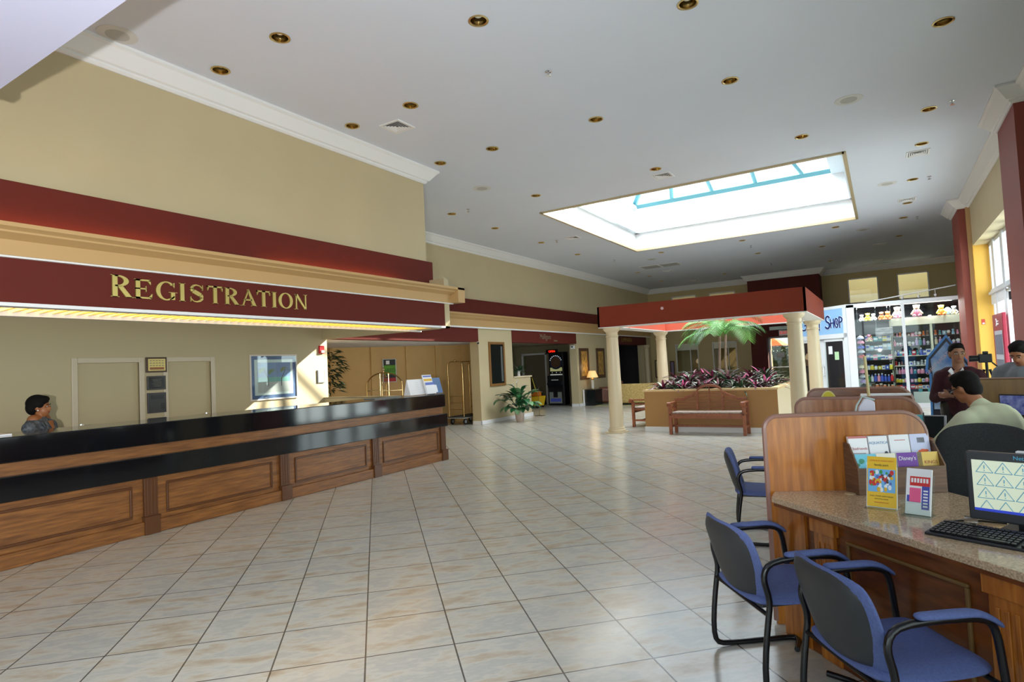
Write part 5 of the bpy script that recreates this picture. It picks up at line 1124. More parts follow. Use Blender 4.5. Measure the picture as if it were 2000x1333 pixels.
# keyboard
kb_ = thing('keyboard', 'black computer keyboard lying near the granite edge', 'keyboard', (.34, 2.985, GZ + .001), R_(-25)); M3 = Matrix.Rotation(R_(5), 4, 'X')
MB().box(-.23, .23, -.085, .085, .0, .018, M3).build('case', mat('keyboard_black', (30, 32, 38), .3), kb_, bevel=.005)
f = MB(); KX = [(-.215 + .0192 * i, .0165) for i in range(15)] + [(.085 + .02 * i, .0165) for i in range(3)] + [(.15 + .0195 * i, .0165) for i in range(4)]
for r in range(6):
    for (x, w_) in KX:
        if r == 0 and -.08 < x < .03: 
            continue
        y = -.072 + r * .0255 + (.006 if r == 5 else 0); f.box(x, x + w_, y, y + .018, .018, .0265, M3)
f.box(-.08, .045, -.072, -.054, .018, .0265, M3)
f.build('keys', mat('key_black', (18, 20, 24), .25), kb_, bevel=.002, kind='stuff')
cb = thing('cable', 'thin black cable curving on the granite behind the keyboard', 'cable', (.2, 3.28, GZ + .004)); MB().tube([(-.05, -.12, 0), (-.03, -.06, 0), (.04, .0, 0), (.12, .02, 0), (.2, -.0, 0)], .0035, 6).build('cord', BLK, cb, smooth=True); MB().box(.05, .1, -.03, .01, -.003, .02).build('plug', CHR, cb, bevel=.003)
# ---- visitor chairs ----
def make_chair(label):
    t_ = thing('visitor_chair', label, 'chair', (0, 0, 0), 0, 'blue sled-base visitor chairs at the desks')   # faces +x
    hw = .255; pad = []
    for s_ in (-1, 1):
        y = s_ * hw
        P = [(.14, s_ * .12, .013), (.2, s_ * .2, .013), (.215, y - s_ * .02, .013), (.2, y, .013), (.1, y, .013), (-.17, y, .013), (-.215, y, .02), (-.235, y, .06), (-.225, y, .2), (-.2, y, .36), (-.185, y, .42), (-.205, y, .48), (-.215, y, .53), (-.195, y, .575), (-.15, y, .595), (0, y, .6), (.12, y, .598), (.16, y, .58), (.18, y, .54), (.19, y, .4), (.205, y, .3)]
        # smooth
        Q = []
        for i in range(len(P) - 1):
            a_, b_ = Vector(P[i]), Vector(P[i + 1])
            Q += [a_, a_.lerp(b_, .5)]
        Q.append(Vector(P[-1]))
        for _ in range(2): Q = [Q[0]] + [(Q[i - 1] + Q[i] * 2 + Q[i + 1]) / 4 for i in range(1, len(Q) - 1)] + [Q[-1]]
        MB().tube(Q, .0135, 10).build('leg_frame', BLKM, t_, smooth=True)
        rows = []
        for i in range(9):
            x = -.11 + .31 * i / 8; z = .614 - (0 if i < 6 else (i - 5) ** 2 * .006); wv = .026 + .008 * math.sin(math.pi * i / 8); rows.append([(x, y - wv, z - .006), (x, y - wv * .7, z + .014), (x, y + wv * .7, z + .014), (x, y + wv, z - .006), (x, y, z - .012)])
        m = MB()
        vs = [v for r in rows for v in r]; fs = []
        for i in range(8):
            for k_ in range(5): fs.append((i * 5 + k_, i * 5 + (k_ + 1) % 5, (i + 1) * 5 + (k_ + 1) % 5, (i + 1) * 5 + k_))
        fs += [(4, 3, 2, 1, 0), (40, 41, 42, 43, 44)]; m.add(vs, fs); m.build('arm_pad', BLUE, t_, sub=2, smooth=True)
    MB().tube([(-.2, -hw, .36), (-.2, hw, .36)], .01, 8).build('rear_crossbar', BLKM, t_); MB().tube([(.18, -hw, .37), (.18, hw, .37)], .01, 8).build('front_crossbar', BLKM, t_)
    # seat cushion, gently dished
    n_ = 10; vs = []; 
    def cush(mb, fn, n=11):
        g = [[fn(i / (n - 1), j / (n - 1)) for j in range(n)] for i in range(n)]; mb.strip(g)
    def se(u, v, top):
        a_ = (u - .5) * 2; b_ = (v - .5) * 2; r = (1 - .12 * abs(b_) ** 4); rr = (1 - .12 * abs(a_) ** 4); x = -.005 + a_ * .235 * r; y = b_ * .235 * rr; e = max(abs(a_), abs(b_))
        return (x, y, .43 - .02 * (1 - a_ * a_) + .012 * abs(b_) - .035 * e ** 8 + (.0) if top else .385)
    m = MB(); cush(m, lambda u, v: se(u, v, True)); cush(m, lambda u, v: se(u, v, False))
    n = 11; o_ = n * n; ring_ = [i * n for i in range(n)] + [(n - 1) * n + j for j in range(1, n)] + [i * n + n - 1 for i in range(n - 2, -1, -1)] + [j for j in range(n - 2, 0, -1)]
    for i in range(len(ring_)): a_, b_ = ring_[i], ring_[(i + 1) % len(ring_)]; m.f.append((a_, b_, b_ + o_, a_ + o_)); m.m.append(0)
    m.build('seat', BLUE, t_, sub=1, smooth=True)
    MB().prism([(-.2, -.2), (.19, -.2), (.19, .2), (-.2, .2)], .37, .386).build('seat_pan', GREYP, t_, bevel=.006)
    # backrest: front pad blue, grey shell behind; wraps slightly
    def bk(u, v, off, sc=1.0):
        a_ = (u - .5) * 2; b_ = v * 2 - 1; wv = (.25 * (1 - .1 * abs(b_) ** 3)) * (1 - .14 * (1 - v) ** 2); y = a_ * wv * sc * (1 - .06 * abs(b_) ** 6); z = .54 + b_ * .19 * sc * (1 - .12 * abs(a_) ** 4)
        x = -.175 - .1 * v - .02 + .045 * a_ * a_ + off * (1 - .8 * max(abs(a_), abs(b_)) ** 6); return (x, y, z)
    for nm_, m_, o1, o2, sc in (('backrest', BLUE, .03, -.022, 1.0), ('back_shell', GREYP, -.018, -.036, .94)):
        m = MB(); cush(m, lambda u, v: bk(u, v, o1, sc)); cush(m, lambda u, v: bk(u, v, o2, sc))
        for i in range(len(ring_)): a_, b_ = ring_[i], ring_[(i + 1) % len(ring_)]; m.f.append((a_, b_, b_ + o_, a_ + o_)); m.m.append(0)
        m.build(nm_, m_, t_, sub=1, smooth=True)
    return t_
ch = make_chair('blue fabric sled-base chair at the nearest desk, farther left of the front pair')
CH1, CH2 = (-.50, 3.17, 38), (-.03, 2.665, 36)
ch.location = (CH1[0], CH1[1], 0); ch.rotation_euler = (0, 0, R_(CH1[2]))
dup(ch, (CH2[0], CH2[1], 0), R_(CH2[2]), 'blue fabric sled-base chair closest to the camera at bottom right')
dup(ch, (-.9, 5.35, 0), R_(12), 'blue chair half hidden behind the left edge of the nearest partition')
# ================= gift shop =================
SY = 18.3; X0, X1 = -.72, 1.74
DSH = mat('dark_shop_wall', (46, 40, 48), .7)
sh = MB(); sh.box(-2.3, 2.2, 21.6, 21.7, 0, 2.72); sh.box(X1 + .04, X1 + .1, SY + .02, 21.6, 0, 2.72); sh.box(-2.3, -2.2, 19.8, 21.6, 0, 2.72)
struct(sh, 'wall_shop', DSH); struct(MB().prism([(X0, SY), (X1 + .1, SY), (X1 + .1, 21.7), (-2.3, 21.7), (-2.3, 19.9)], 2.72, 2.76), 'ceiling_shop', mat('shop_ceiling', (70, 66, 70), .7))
fr = MB()
fr.box(X0 - .05, X0 + .12, SY - .05, SY + .08, 0, 2.73); fr.box(.45, .52, SY - .04, SY + .06, 0, 2.73); fr.box(X1 - .08, X1, SY - .05, SY + .08, 0, 2.73); fr.box(X0 - .05, X1, SY - .05, SY + .08, 2.66, 2.75); fr.box(X0, X1, SY - .03, SY + .05, 0, .12)
fr = struct(fr, 'window_shop', mat('shop_frame_white', (228, 232, 236), .35)); MB().box(X0 + .1, X1 - .08, SY + .0, SY + .008, .12, 2.66).build('glass_pane', GLS, fr)
# diagonal entrance: local frame, x to the right along the doors
DA = R_(-45); DO = Vector((-2.14, 19.72, 0)); Md = T(DO.x, DO.y, 0, DA); LD = 1.98
f = MB(); f.box(0, LD, -.04, .06, 2.68, 2.76, Md); f.box(0, LD, -.05, .05, 1.88, 2.0, Md)
for x in (0, LD - .14): f.box(x, x + .12, -.05, .06, 0, 2.7, Md)
struct(f, 'trim_22', MC['shop_frame_white'])
for i, (a, b) in enumerate(((.12, .98), (.98, 1.84))):
    f = MB(); f.box(a, a + .09, -.02, .03, 0, 1.88, Md); f.box(b - .09, b, -.02, .03, 0, 1.88, Md); f.box(a, b, -.02, .03, 1.8, 1.88, Md); f.box(a, b, -.02, .03, 0, .2, Md)
    o = struct(f, 'door_%d' % (i + 5), MC['shop_frame_white']); MB().box(a + .09, b - .09, 0, .006, .2, 1.8, Md).build('glass_pane', GLS, o)
    hx_ = b - .05 if i == 0 else a + .05; s_ = -1 if i == 0 else 1
    MB().tube([(hx_, -.03, .85), (hx_, -.08, .85), (hx_, -.08, 1.1), (hx_, -.03, 1.1)], .012, 8, M=Md).build('door_handle', CHR, o)
gs = thing('shop_sign', 'pale blue shop sign board with dark blue lettering reading GIFT SHOP over the doors', 'sign', (DO.x, DO.y, 0), DA)
MB().box(.12, LD - .14, -.035, .0, 2.0, 2.68).build('board', mat('sign_light_blue', (146, 190, 232), .4, emit=.12), gs)
INK = mat('sign_navy', (24, 44, 110), .4); HALO = mat('sign_halo', (226, 238, 248), .5, emit=.15)
def strokes(par, x, z, h, segs, w_):
    for (m_, ex_, wd_) in ((HALO, .0, w_ * 2.1), (INK, .012, w_ * 1.35)):
        f = MB()
        for pts in segs:
            for i in range(len(pts) - 1):
                f.tube([(x + pts[i][0] * h, -.037 - ex_, z + pts[i][1] * h), (x + pts[i + 1][0] * h, -.037 - ex_, z + pts[i + 1][1] * h)], wd_ * h, 6, flat=1)
        f.v = [(a, -.037 - ex_ + (b + .037 + ex_) * .15, c) for a, b, c in f.v]
        f.build('letter' if m_ is INK else 'letter_outline', m_, par)
arc = lambda cx, cz, rx, rz, a0, a1, n=10: [(cx + rx * math.cos(R_(a0 + (a1 - a0) * i / n)), cz + rz * math.sin(R_(a0 + (a1 - a0) * i / n))) for i in range(n + 1)]
zl = 2.17
strokes(gs, .2, zl, .34, [arc(.42, .5, .4, .5, 50, 330, 14) + [(.76, .42), (.5, .42)]], .055)      # G
strokes(gs, .56, zl, .26, [[(.12, 0), (.08, 1)]], .055)
strokes(gs, .68, zl, .26, [[(.05, -.1), (.08, 1.0), (.55, 1.02)], [(.06, .5), (.42, .52)]], .055)
strokes(gs, .9, zl, .26, [[(-.05, .95), (.62, 1.02)], [(.3, 1.0), (.24, -.15)]], .055)
strokes(gs, 1.2, zl, .34, [arc(.28, .74, .2, .24, 20, 250, 10) + arc(.22, .24, .24, .25, 80, -160, 10)], .062)   # S
strokes(gs, 1.37, zl, .25, [[(.1, 1), (.12, 0)], [(.58, 1), (.56, 0)], [(.1, .52), (.58, .55)]], .06)
strokes(gs, 1.53, zl, .25, [arc(.32, .5, .24, .5, 0, 360, 16), arc(.4, .55, .1, .22, 120, 300, 6)], .06)
strokes(gs, 1.68, zl, .27, [[(.12, 1.0), (.16, -.05)], arc(.15, .76, .36, .27, 100, -90, 10)], .06)
for (x, z, a, b, m_, l) in ((1.28, 1.56, .07, .11, PAPER, 'white paper notice taped inside the right shop door'), (1.5, 1.4, .075, .11, mat('green_paper', (190, 226, 180), .6), 'pale green paper notice taped low on the right shop door')):
    n_ = thing('door_notice', l, 'notice', tuple(Md @ Vector((x, .0, z))), DA); MB().box(-a, a, -.012, -.008, -b, b).build('sheet', m_, n_)
pc_ = thing('cash_counter', 'white fronted counter just inside the shop door', 'counter', tuple(Md @ Vector((1.5, .7, 0))), DA); MB().box(-.35, .35, -.15, .15, 0, .75).build('body', mat('counter_white', (196, 206, 206), .5), pc_, bevel=.02); MB().box(-.37, .37, -.17, .17, .75, .78).build('counter_top', BLK, pc_)
sl_ = area('shop_ceiling_light', (.5, 18.9, 2.66), (2.2, .5), (0, 0, 0), 130, (1, .97, 1)); sl2 = area('shop_rear_light', (-.8, 20.4, 2.66), (1.6, .6), (0, 0, 0), 22, (1, .95, 1))
lt = thing('ceiling_light', 'long white tube light at the shop ceiling behind the storefront', 'light', (.5, 18.75, 2.68)); MB().box(-1.1, 1.1, -.06, .06, 0, .035).build('housing', WHITE, lt); MB().box(-1.05, 1.05, -.04, .04, -.012, 0).build('tube', mat('tube_glow', (255, 250, 255), .4, emit=2.0), lt)
# shelving
SHB = mat('shelf_black', (34, 34, 38), .5); SHC = mat('shelf_cream', (222, 220, 196), .5)
su = thing('shelving_unit', 'dark shelving unit full of small goods behind the left shop window', 'shelves', (-.08, 18.95, 0))
BZ = [.46, .66, .98, 1.24, 1.50, 1.74]
for z in BZ: MB().box(-.34, .3, -.12, .2, z - .02, z).build('shelf', SHB, su)
MB().box(-.34, .3, .2, .22, 0, 2.2).build('back_panel', SHB, su)
for x in (-.34, .28): MB().box(x, x + .02, -.12, .2, 0, 2.1).build('upright', SHB, su)
sb = thing('price_board', 'grey white printed board with wavy pattern above the goods in the left shop window', 'sign', (.05, 18.78, 1.98)); MB().box(-.2, .2, 0, .02, -.12, .12).build('panel', mat('board_waves', (90, 90, 96), .6, rgb2=(206, 204, 208), nscale=6, stretch=(1, 1, 4)), sb)
for x in (-.17, .17): MB().tube([(x, .01, .12), (x, .01, .68)], .003, 5).build('hanging_wire', CHR, sb)
cu_ = thing('display_cabinet', 'cream framed display cabinet with glass shelves behind the right shop window', 'cabinet', (1.0, 19.0, 0))
CZ = [.44, .62, .84, 1.06, 1.32, 1.58, 1.82]
for z in CZ: MB().box(-.78, .72, -.12, .26, z - .015, z).build('shelf', SHC if z in (1.06 + .0, 1.32) else SHB, cu_)
for x in (-.82, .06, .70): MB().box(x, x + .05, -.14, .26, 0, 2.35).build('upright', SHC, cu_)
MB().box(-.82, .75, -.16, .26, 2.12, 2.32).build('header', SHC, cu_); MB().box(-.8, .72, .26, .28, 0, 2.3).build('back_panel', SHB, cu_)
PAL = {'white': (230, 230, 232), 'pink': (232, 150, 180), 'red': (196, 40, 46), 'blue': (60, 90, 190), 'teal': (70, 150, 160), 'green': (60, 150, 80), 'orange': (226, 120, 50), 'yellow': (226, 206, 70), 'black': (34, 34, 40), 'lilac': (190, 160, 214), 'cream': (226, 214, 180), 'silver': (170, 176, 184), 'brown': (130, 84, 54), 'pale blue': (160, 200, 226)}
GM = {k_: mat('goods_' + k_.replace(' ', '_'), v_, .4, emit=.04) for k_, v_ in PAL.items()}
def item(kind, col, loc, s, label, grp):
    nm_ = {'bottle': 'bottle', 'box': 'gift_box', 'mug': 'mug', 'jar': 'jar', 'figurine': 'figurine', 'book': 'book', 'snow globe': 'snow_globe'}[kind]
    key = (kind, col)
    m_ = GM[col]; c2 = GM['white'] if col != 'white' else GM['blue']
    if key not in ITEMS:
        f = MB()
        if kind == 'bottle': f.lathe([(.026, 0), (.028, .01), (.028, .085), (.012, .11), (.012, .12)], 10)
        elif kind == 'box': f.box(-.035, .035, -.025, .025, 0, .09)
        elif kind == 'mug': f.lathe([(.03, 0), (.033, .07), (.028, .07)], 12); f.tube([(.03, 0, .055), (.05, 0, .045), (.05, 0, .025), (.03, 0, .015)], .005, 5)
        elif kind == 'jar': f.lathe([(.03, 0), (.034, .02), (.034, .06), (.024, .075)], 12)
        elif kind == 'figurine': f.lathe([(.02, 0), (.026, .02), (.018, .055), (.008, .06)], 10); f.ell((0, 0, .078), .02, 8, 6)
        elif kind == 'book': f.box(-.04, .04, -.008, .008, 0, .11)
        else: f.lathe([(.03, 0), (.028, .025)], 12); 
        o = f.build(nm_, m_, smooth=kind not in ('box', 'book')); COL.objects.unlink(o)
        g = MB()
        if kind == 'bottle': g.lathe([(.014, .12), (.014, .14)], 8); pn_ = 'cap'
        elif kind == 'box': g.box(-.036, .036, -.026, -.025, .03, .06); pn_ = 'label_band'
        elif kind == 'mug': g.box(-.012, .012, -.034, -.03, .02, .05); pn_ = 'printed_badge'
        elif kind == 'jar': g.lathe([(.026, .075), (.026, .09)], 10); pn_ = 'lid'
        elif kind == 'figurine': g.lathe([(.026, -.0), (.026, .008)], 10); pn_ = 'base'
        elif kind == 'book': g.box(-.03, .03, -.0095, -.008, .05, .09); pn_ = 'cover_picture'
        else: g.ell((0, 0, .055), .032, 12, 8); pn_ = 'globe'
        q = g.build(pn_, c2); COL.objects.unlink(q); ITEMS[key] = (o, q)
    o, q = ITEMS[key]; a = o.copy(); COL.objects.link(a); b = q.copy(); COL.objects.link(b); b.parent = a
    a.location = loc; a.scale = (s * .92, s * .92, s); a.rotation_euler = (0, 0, 0); tag(a, label, kind if kind != 'box' else 'gift box', grp)
ITEMS = {}; ORDW = ORD; rnd = random.Random(31); used_l = {}
ROWS = {0: 'lowest', 1: 'second lowest', 2: 'third', 3: 'fourth', 4: 'fifth', 5: 'sixth', 6: 'top'}
def fill(xa, xb, y, z, n_, kinds, cols, where, grp, smin=1.0, smax=1.25):
    for i in range(n_):
        kd = rnd.choice(kinds); c_ = rnd.choice(cols); x = xa + (xb - xa) * (i + .5) / n_
        s = rnd.uniform(smin, smax) * min(1.15, (xb - xa) / n_ / .066)
        item(kd, c_, (x, y, z + .001), s if kd != 'mug' else s, '%s %s, %s from left, %s' % (c_, kd, ORDW[i], where), grp)
W1 = 'left window unit'
specs = [(0, 7, ['jar', 'figurine'], ['orange', 'brown', 'red', 'cream']), (1, 8, ['bottle'], ['blue', 'blue', 'green', 'white', 'pink', 'red']), (2, 7, ['jar', 'mug', 'figurine'], ['white', 'blue', 'yellow', 'white', 'cream']), (3, 7, ['box', 'mug', 'book'], ['pink', 'red', 'teal', 'lilac', 'blue', 'white']), (4, 6, ['box', 'book'], ['pale blue', 'white', 'silver', 'white']), (5, 6, ['box', 'book', 'figurine'], ['orange', 'white', 'teal', 'yellow', 'white'])]
for r, n_, kd, cl in specs: fill(-.41, .2, 18.88, BZ[r], n_, kd, cl, '%s shelf, %s' % (ROWS[r], W1), 'souvenirs on the left window shelves', 1.1, 1.4)
for ci, (xa, xb, n_, nm_) in enumerate(((.24, .5, 4, 'left bay of cream cabinet'), (.56, 1.04, 6, 'middle bay of cream cabinet'), (1.13, 1.68, 6, 'right bay of cream cabinet'))):
    for r in range(7):
        kd = [['box', 'mug'], ['mug', 'jar'], ['bottle', 'jar'], ['mug', 'figurine'], ['bottle', 'book', 'figurine'], ['bottle', 'snow globe'], ['snow globe', 'figurine', 'mug']][r]
        cl = [['orange', 'red', 'white', 'pale blue'], ['white', 'cream', 'yellow', 'pink'], ['silver', 'teal', 'blue', 'pink'], ['silver', 'red', 'brown', 'white'], ['red', 'blue', 'teal', 'white', 'orange'], ['teal', 'pink', 'lilac', 'silver', 'cream'], ['brown', 'teal', 'orange', 'pink', 'pale blue']][r]
        fill(xa, xb, 18.95, CZ[r], n_, kd, cl, '%s shelf, %s' % (ROWS[r], nm_), 'souvenirs in the cream cabinet', 1.0, 1.3)
# tower of caps at the far left of the window
cr_ = thing('cap_rack', 'slim chrome rack holding caps and visors at the left edge of the shop window', 'rack', (-.5, 18.62, 0)); MB().tube([(0, 0, 0), (0, 0, 1.95)], .01, 8).build('pole', CHR, cr_); MB().lathe([(.12, 0), (.12, .02)], 16).build('base', CHR, cr_)
cap0 = None
for i, (z, c_) in enumerate(((1.82, 'white'), (1.7, 'pink'), (1.57, 'blue'), (1.45, 'white'), (1.32, 'red'), (1.18, 'black'), (1.05, 'cream'), (.92, 'pink'), (.79, 'white'), (.66, 'lilac'), (.53, 'black'), (.42, 'pink'))):
    t_ = thing('cap', '%s cap hanging on the rack at the left shop window edge, %s from the top' % (c_, ORDW[i]), 'cap', (-.5, 18.56, z), 0, 'caps on the window rack')
    MB().lathe([(.085, 0), (.08, .04), (.05, .075), (.01, .09)], 16).build('crown', GM[c_], t_, smooth=True); MB().prism([(.075 * math.cos(a), -.02 + .12 * math.sin(a)) for a in [R_(180 + 18 * k_) for k_ in range(11)]], -.005, .003).build('peak', GM[c_ if c_ != 'white' else 'blue'], t_)
# plush toys: plain bears
def plush(loc, s, c_, dress, label, sit=True):
    t_ = thing('plush_toy', label, 'plush toy', loc, 0, 'stuffed toys along the top of the shop window'); m_ = GM[c_]
    f = MB(); f.ell((0, 0, .11), (.07, .06, .1), 14, 10); f.build('body', GM[dress], t_, smooth=True)
    f = MB(); f.ell((0, -.01, .25), (.07, .065, .065), 14, 10); f.ell((0, -.07, .235), (.028, .022, .02), 10, 8)
    f.build('head', m_, t_, smooth=True)
    for s_ in (-1, 1):
        MB().ell((s_ * .06, 0, .29), (.02, .014, .02), 10, 8).build('ear', m_, t_, smooth=True)
        MB().cap((s_ * .055, -.02, .17), .022, (s_ * .11, -.05, .08), .025).build('arm', m_, t_, smooth=True); MB().cap((s_ * .045, -.04, .04), .03, (s_ * .07, -.13, .03), .034).build('leg', GM[dress], t_, smooth=True)
        MB().ell((s_ * .025, -.07, .262), .007, 8, 6).build('eye', GM['black'], t_)
    t_.scale = (s,) * 3
CT = 2.321
plush((.38, 18.92, CT), .98, 'cream', 'pink', 'large cream plush toy in a pink dress sitting left of the window mullion')
plush((.8, 18.78, CT), 1.0, 'cream', 'pink', 'large cream plush toy in pink dress sitting right of the mullion')
plush((1.33, 18.92, CT), .85, 'yellow', 'orange', 'yellow and orange plush toy sitting on the cabinet top')
plush((1.6, 18.95, CT), .7, 'white', 'cream', 'white plush toy at the far right of the cabinet top')
pb_ = thing('gift_basket', 'pale wrapped gift basket on the cabinet top between two plush toys', 'basket', (1.47, 18.99, CT)); MB().lathe([(.05, 0), (.085, .08), (.07, .16), (.02, .2)], 14).build('wrap', GM['pale blue'], pb_, smooth=True); MB().lathe([(.055, -.0), (.06, .04)], 14).build('basket', GM['brown'], pb_)
sh2 = thing('hanging_shelf', 'thin dark shelf high in the left shop window carrying toys', 'shelf', (-.1, 18.9, 2.28)); MB().box(-.5, .3, -.1, .12, 0, .015).build('board', SHB, sh2); [MB().tube([(x, 0, .015), (x, 0, .38)], .004, 5).build('hanging_wire', CHR, sh2) for x in (-.45, .25)]
plush((-.44, 18.9, 2.296), .6, 'white', 'white', 'small white plush toy at the left end of the high shelf'); plush((-.3, 18.9, 2.296), .7, 'yellow', 'yellow', 'round yellow plush toy on the high shelf'); plush((-.17, 18.9, 2.296), .62, 'white', 'silver', 'small grey-white plush toy on the high shelf right of the yellow one')
plush((.02, 18.9, 2.296), .72, 'brown', 'orange', 'brown and orange plush toy on the high shelf'); plush((.16, 18.9, 2.296), .74, 'orange', 'orange', 'bright orange plush toy on the high shelf')
plush((-.02, 18.8, 2.0 - .1), .5, 'black', 'yellow', 'small black and yellow plush toy hanging below the high shelf') if False else None
plush((-.3, 18.86, 1.742), .62, 'pink', 'cream', 'small pink and cream plush toy on the top shelf of the left unit')
ob = thing('white_planter_box', 'low white display tray standing at the foot of the cabinet in the right window', 'tray', (1.05, 18.62, 0)); MB().box(-.45, .4, -.1, .1, 0, .38).build('body', mat('tray_white', (220, 226, 224), .5), ob); [MB().lathe([(.04, .38), (.05, .46), (.02, .47)], 12, T(x, 0, 0)).build('pot', GM['teal'], ob) for x in (-.3, -.1, .1, .3)]
# diagonal light rail above the storefront
tr_ = thing('light_rail', 'white diagonal rail with small spotlights above the storefront', 'rail', (0, 0, 0)); a_, b_ = at(1700, 606, 'Y', 18.4), at(1880, 568, 'Y', 17.9)
MB().tube([(-.3, 18.42, 2.78), (1.62, 18.4, 3.02)], .016, 6).build('rail', WHITE, tr_)
for k_ in range(3): x = .5 + .35 * k_; MB().lathe([(.02, 0), (.035, .06)], 10, T(x, 18.38, 2.78)).build('spotlight', WHITE, tr_); MB().tube([(x, 18.38, 2.84), (x, 18.41, 2.88 + .04 * k_)], .006, 5).build('bracket', WHITE, tr_)
# ================= things on and behind the agents' desks =================
os_ = thing('oval_sign', 'yellow oval sign with cream rim standing before the farthest partition', 'sign', (-.46, 6.3, GZ + .001)); Me = T(0, 0, .27) @ Matrix.Rotation(R_(90), 4, 'X')
MB().prism([(.075 * math.cos(k_ * .2094), .14 * math.sin(k_ * .2094)) for k_ in range(30)], -.008, .0, Me).build('rim', mat('oval_cream', (206, 196, 120), .5), os_)
MB().prism([(.064 * math.cos(k_ * .2094), .128 * math.sin(k_ * .2094)) for k_ in range(30)], .0, .003, Me).build('face', mat('oval_yellow', (196, 180, 10), .5), os_); MB().box(-.05, .05, -.05, .05, 0, .012).build('foot', BLK, os_); MB().box(-.01, .01, .0, .01, .0, .15).build('stem', BLK, os_)
gp = thing('flag_pole', 'slim cream pole rising between the farthest and middle partitions', 'pole', (-.12, 6.0, GZ + .001)); MB().lathe([(.05, 0), (.05, .015), (.012, .02)], 16).build('base', BRASS, gp); MB().tube([(0, 0, .02), (-.02, 0, .72)], .012, 8).build('pole', mat('pole_cream', (206, 190, 140), .4), gp)
wt = thing('paper_tray', 'long flat white tray lying across the farthest partition area', 'tray', (-.01, 6.3, GZ + .001)); MB().box(-.19, .19, -.06, .06, .36, .375).build('tray', PAPER, wt); MB().box(-.2, -.18, -.02, .02, 0, .36).build('post', CHR, wt); MB().box(-.1, -.08, -.02, .02, 0, .36).build('post', CHR, wt)
st = thing('literature_stand', 'tall white curved acrylic literature stand on the second desk', 'leaflet holder', (-.13, 4.55, GZ + .001), R_(10))
MB().prism([(-.07, 0), (.06, 0), (.06, .43), (.03, .455), (.0, .45), (-.03, .4), (-.05, .3)], -.02, .02, Matrix.Rotation(R_(90), 4, 'X')).build('back_plate', mat('milky_acrylic', (214, 212, 226), .25), st, bevel=.004)
MB().tube([(-.09, -.022, 0), (-.07, -.022, .3), (-.045, -.022, .41), (-.01, -.022, .468), (.06, -.022, .445)], .006, 6).build('rim', mat('acrylic_rim', (180, 200, 200), .15), st)
for i, (x, y, w_, h_, c_, l) in enumerate(((-.26, 4.35, .07, .375, 'white', 'white leaflet bundle left of the curved stand on the second desk'), (.02, 4.4, .05, .37, 'lilac', 'purple leaflet bundle right of the curved stand on the second desk'), (.12, 4.42, .06, .36, 'teal', 'pale teal leaflet bundle at the right end of the second desk'))):
    t_ = thing('leaflet_bundle', l, 'leaflets', (x, y, GZ + .001), 0, 'leaflet bundles peeking over the nearest partition'); MB().box(-w_, w_, -.015, .015, 0, h_).build('paper', GM[c_] if c_ != 'white' else PAPER, t_); MB().box(-w_ - .006, -w_, -.02, .02, 0, h_ + .012).build('holder_side', BLK, t_); MB().box(w_, w_ + .006, -.02, .02, 0, h_ + .012).build('holder_side', BLK, t_)
bp_ = thing('pen_cup', 'blue and black pens in a cup behind the left part of the nearest partition', 'pen cup', (-.42, 4.25, GZ + .001)); MB().lathe([(.04, 0), (.04, .1), (.035, .1)], 16).build('cup', BLK, bp_)
for k_, c_ in enumerate(('blue', 'black', 'blue')): MB().tube([(0, 0, .05), (-.03 + .03 * k_, .01, .385)], .006, 6).build('pen', GM[c_], bp_)
lap = thing('laptop', 'open laptop with dark screen and silver rim on the third desk', 'laptop', (.2, 5.72, GZ + .001), R_(-12)); SIL = mat('laptop_silver', (176, 180, 184), .3, .6)
MB().box(-.17, .17, -.25, 0, 0, .018).build('base', SIL, lap, bevel=.004); MB().box(-.15, .15, -.14, -.02, .018, .02).build('keyboard', BLK, lap); ML = Matrix.Rotation(R_(-22), 4, 'X'); MB().box(-.17, .17, 0, .01, .01, .25, ML).build('screen_lid', SIL, lap, bevel=.003); MB().box(-.16, .155, -.002, .0, .02, .24, ML).build('screen', mat('off_screen', (18, 26, 24), .15), lap)

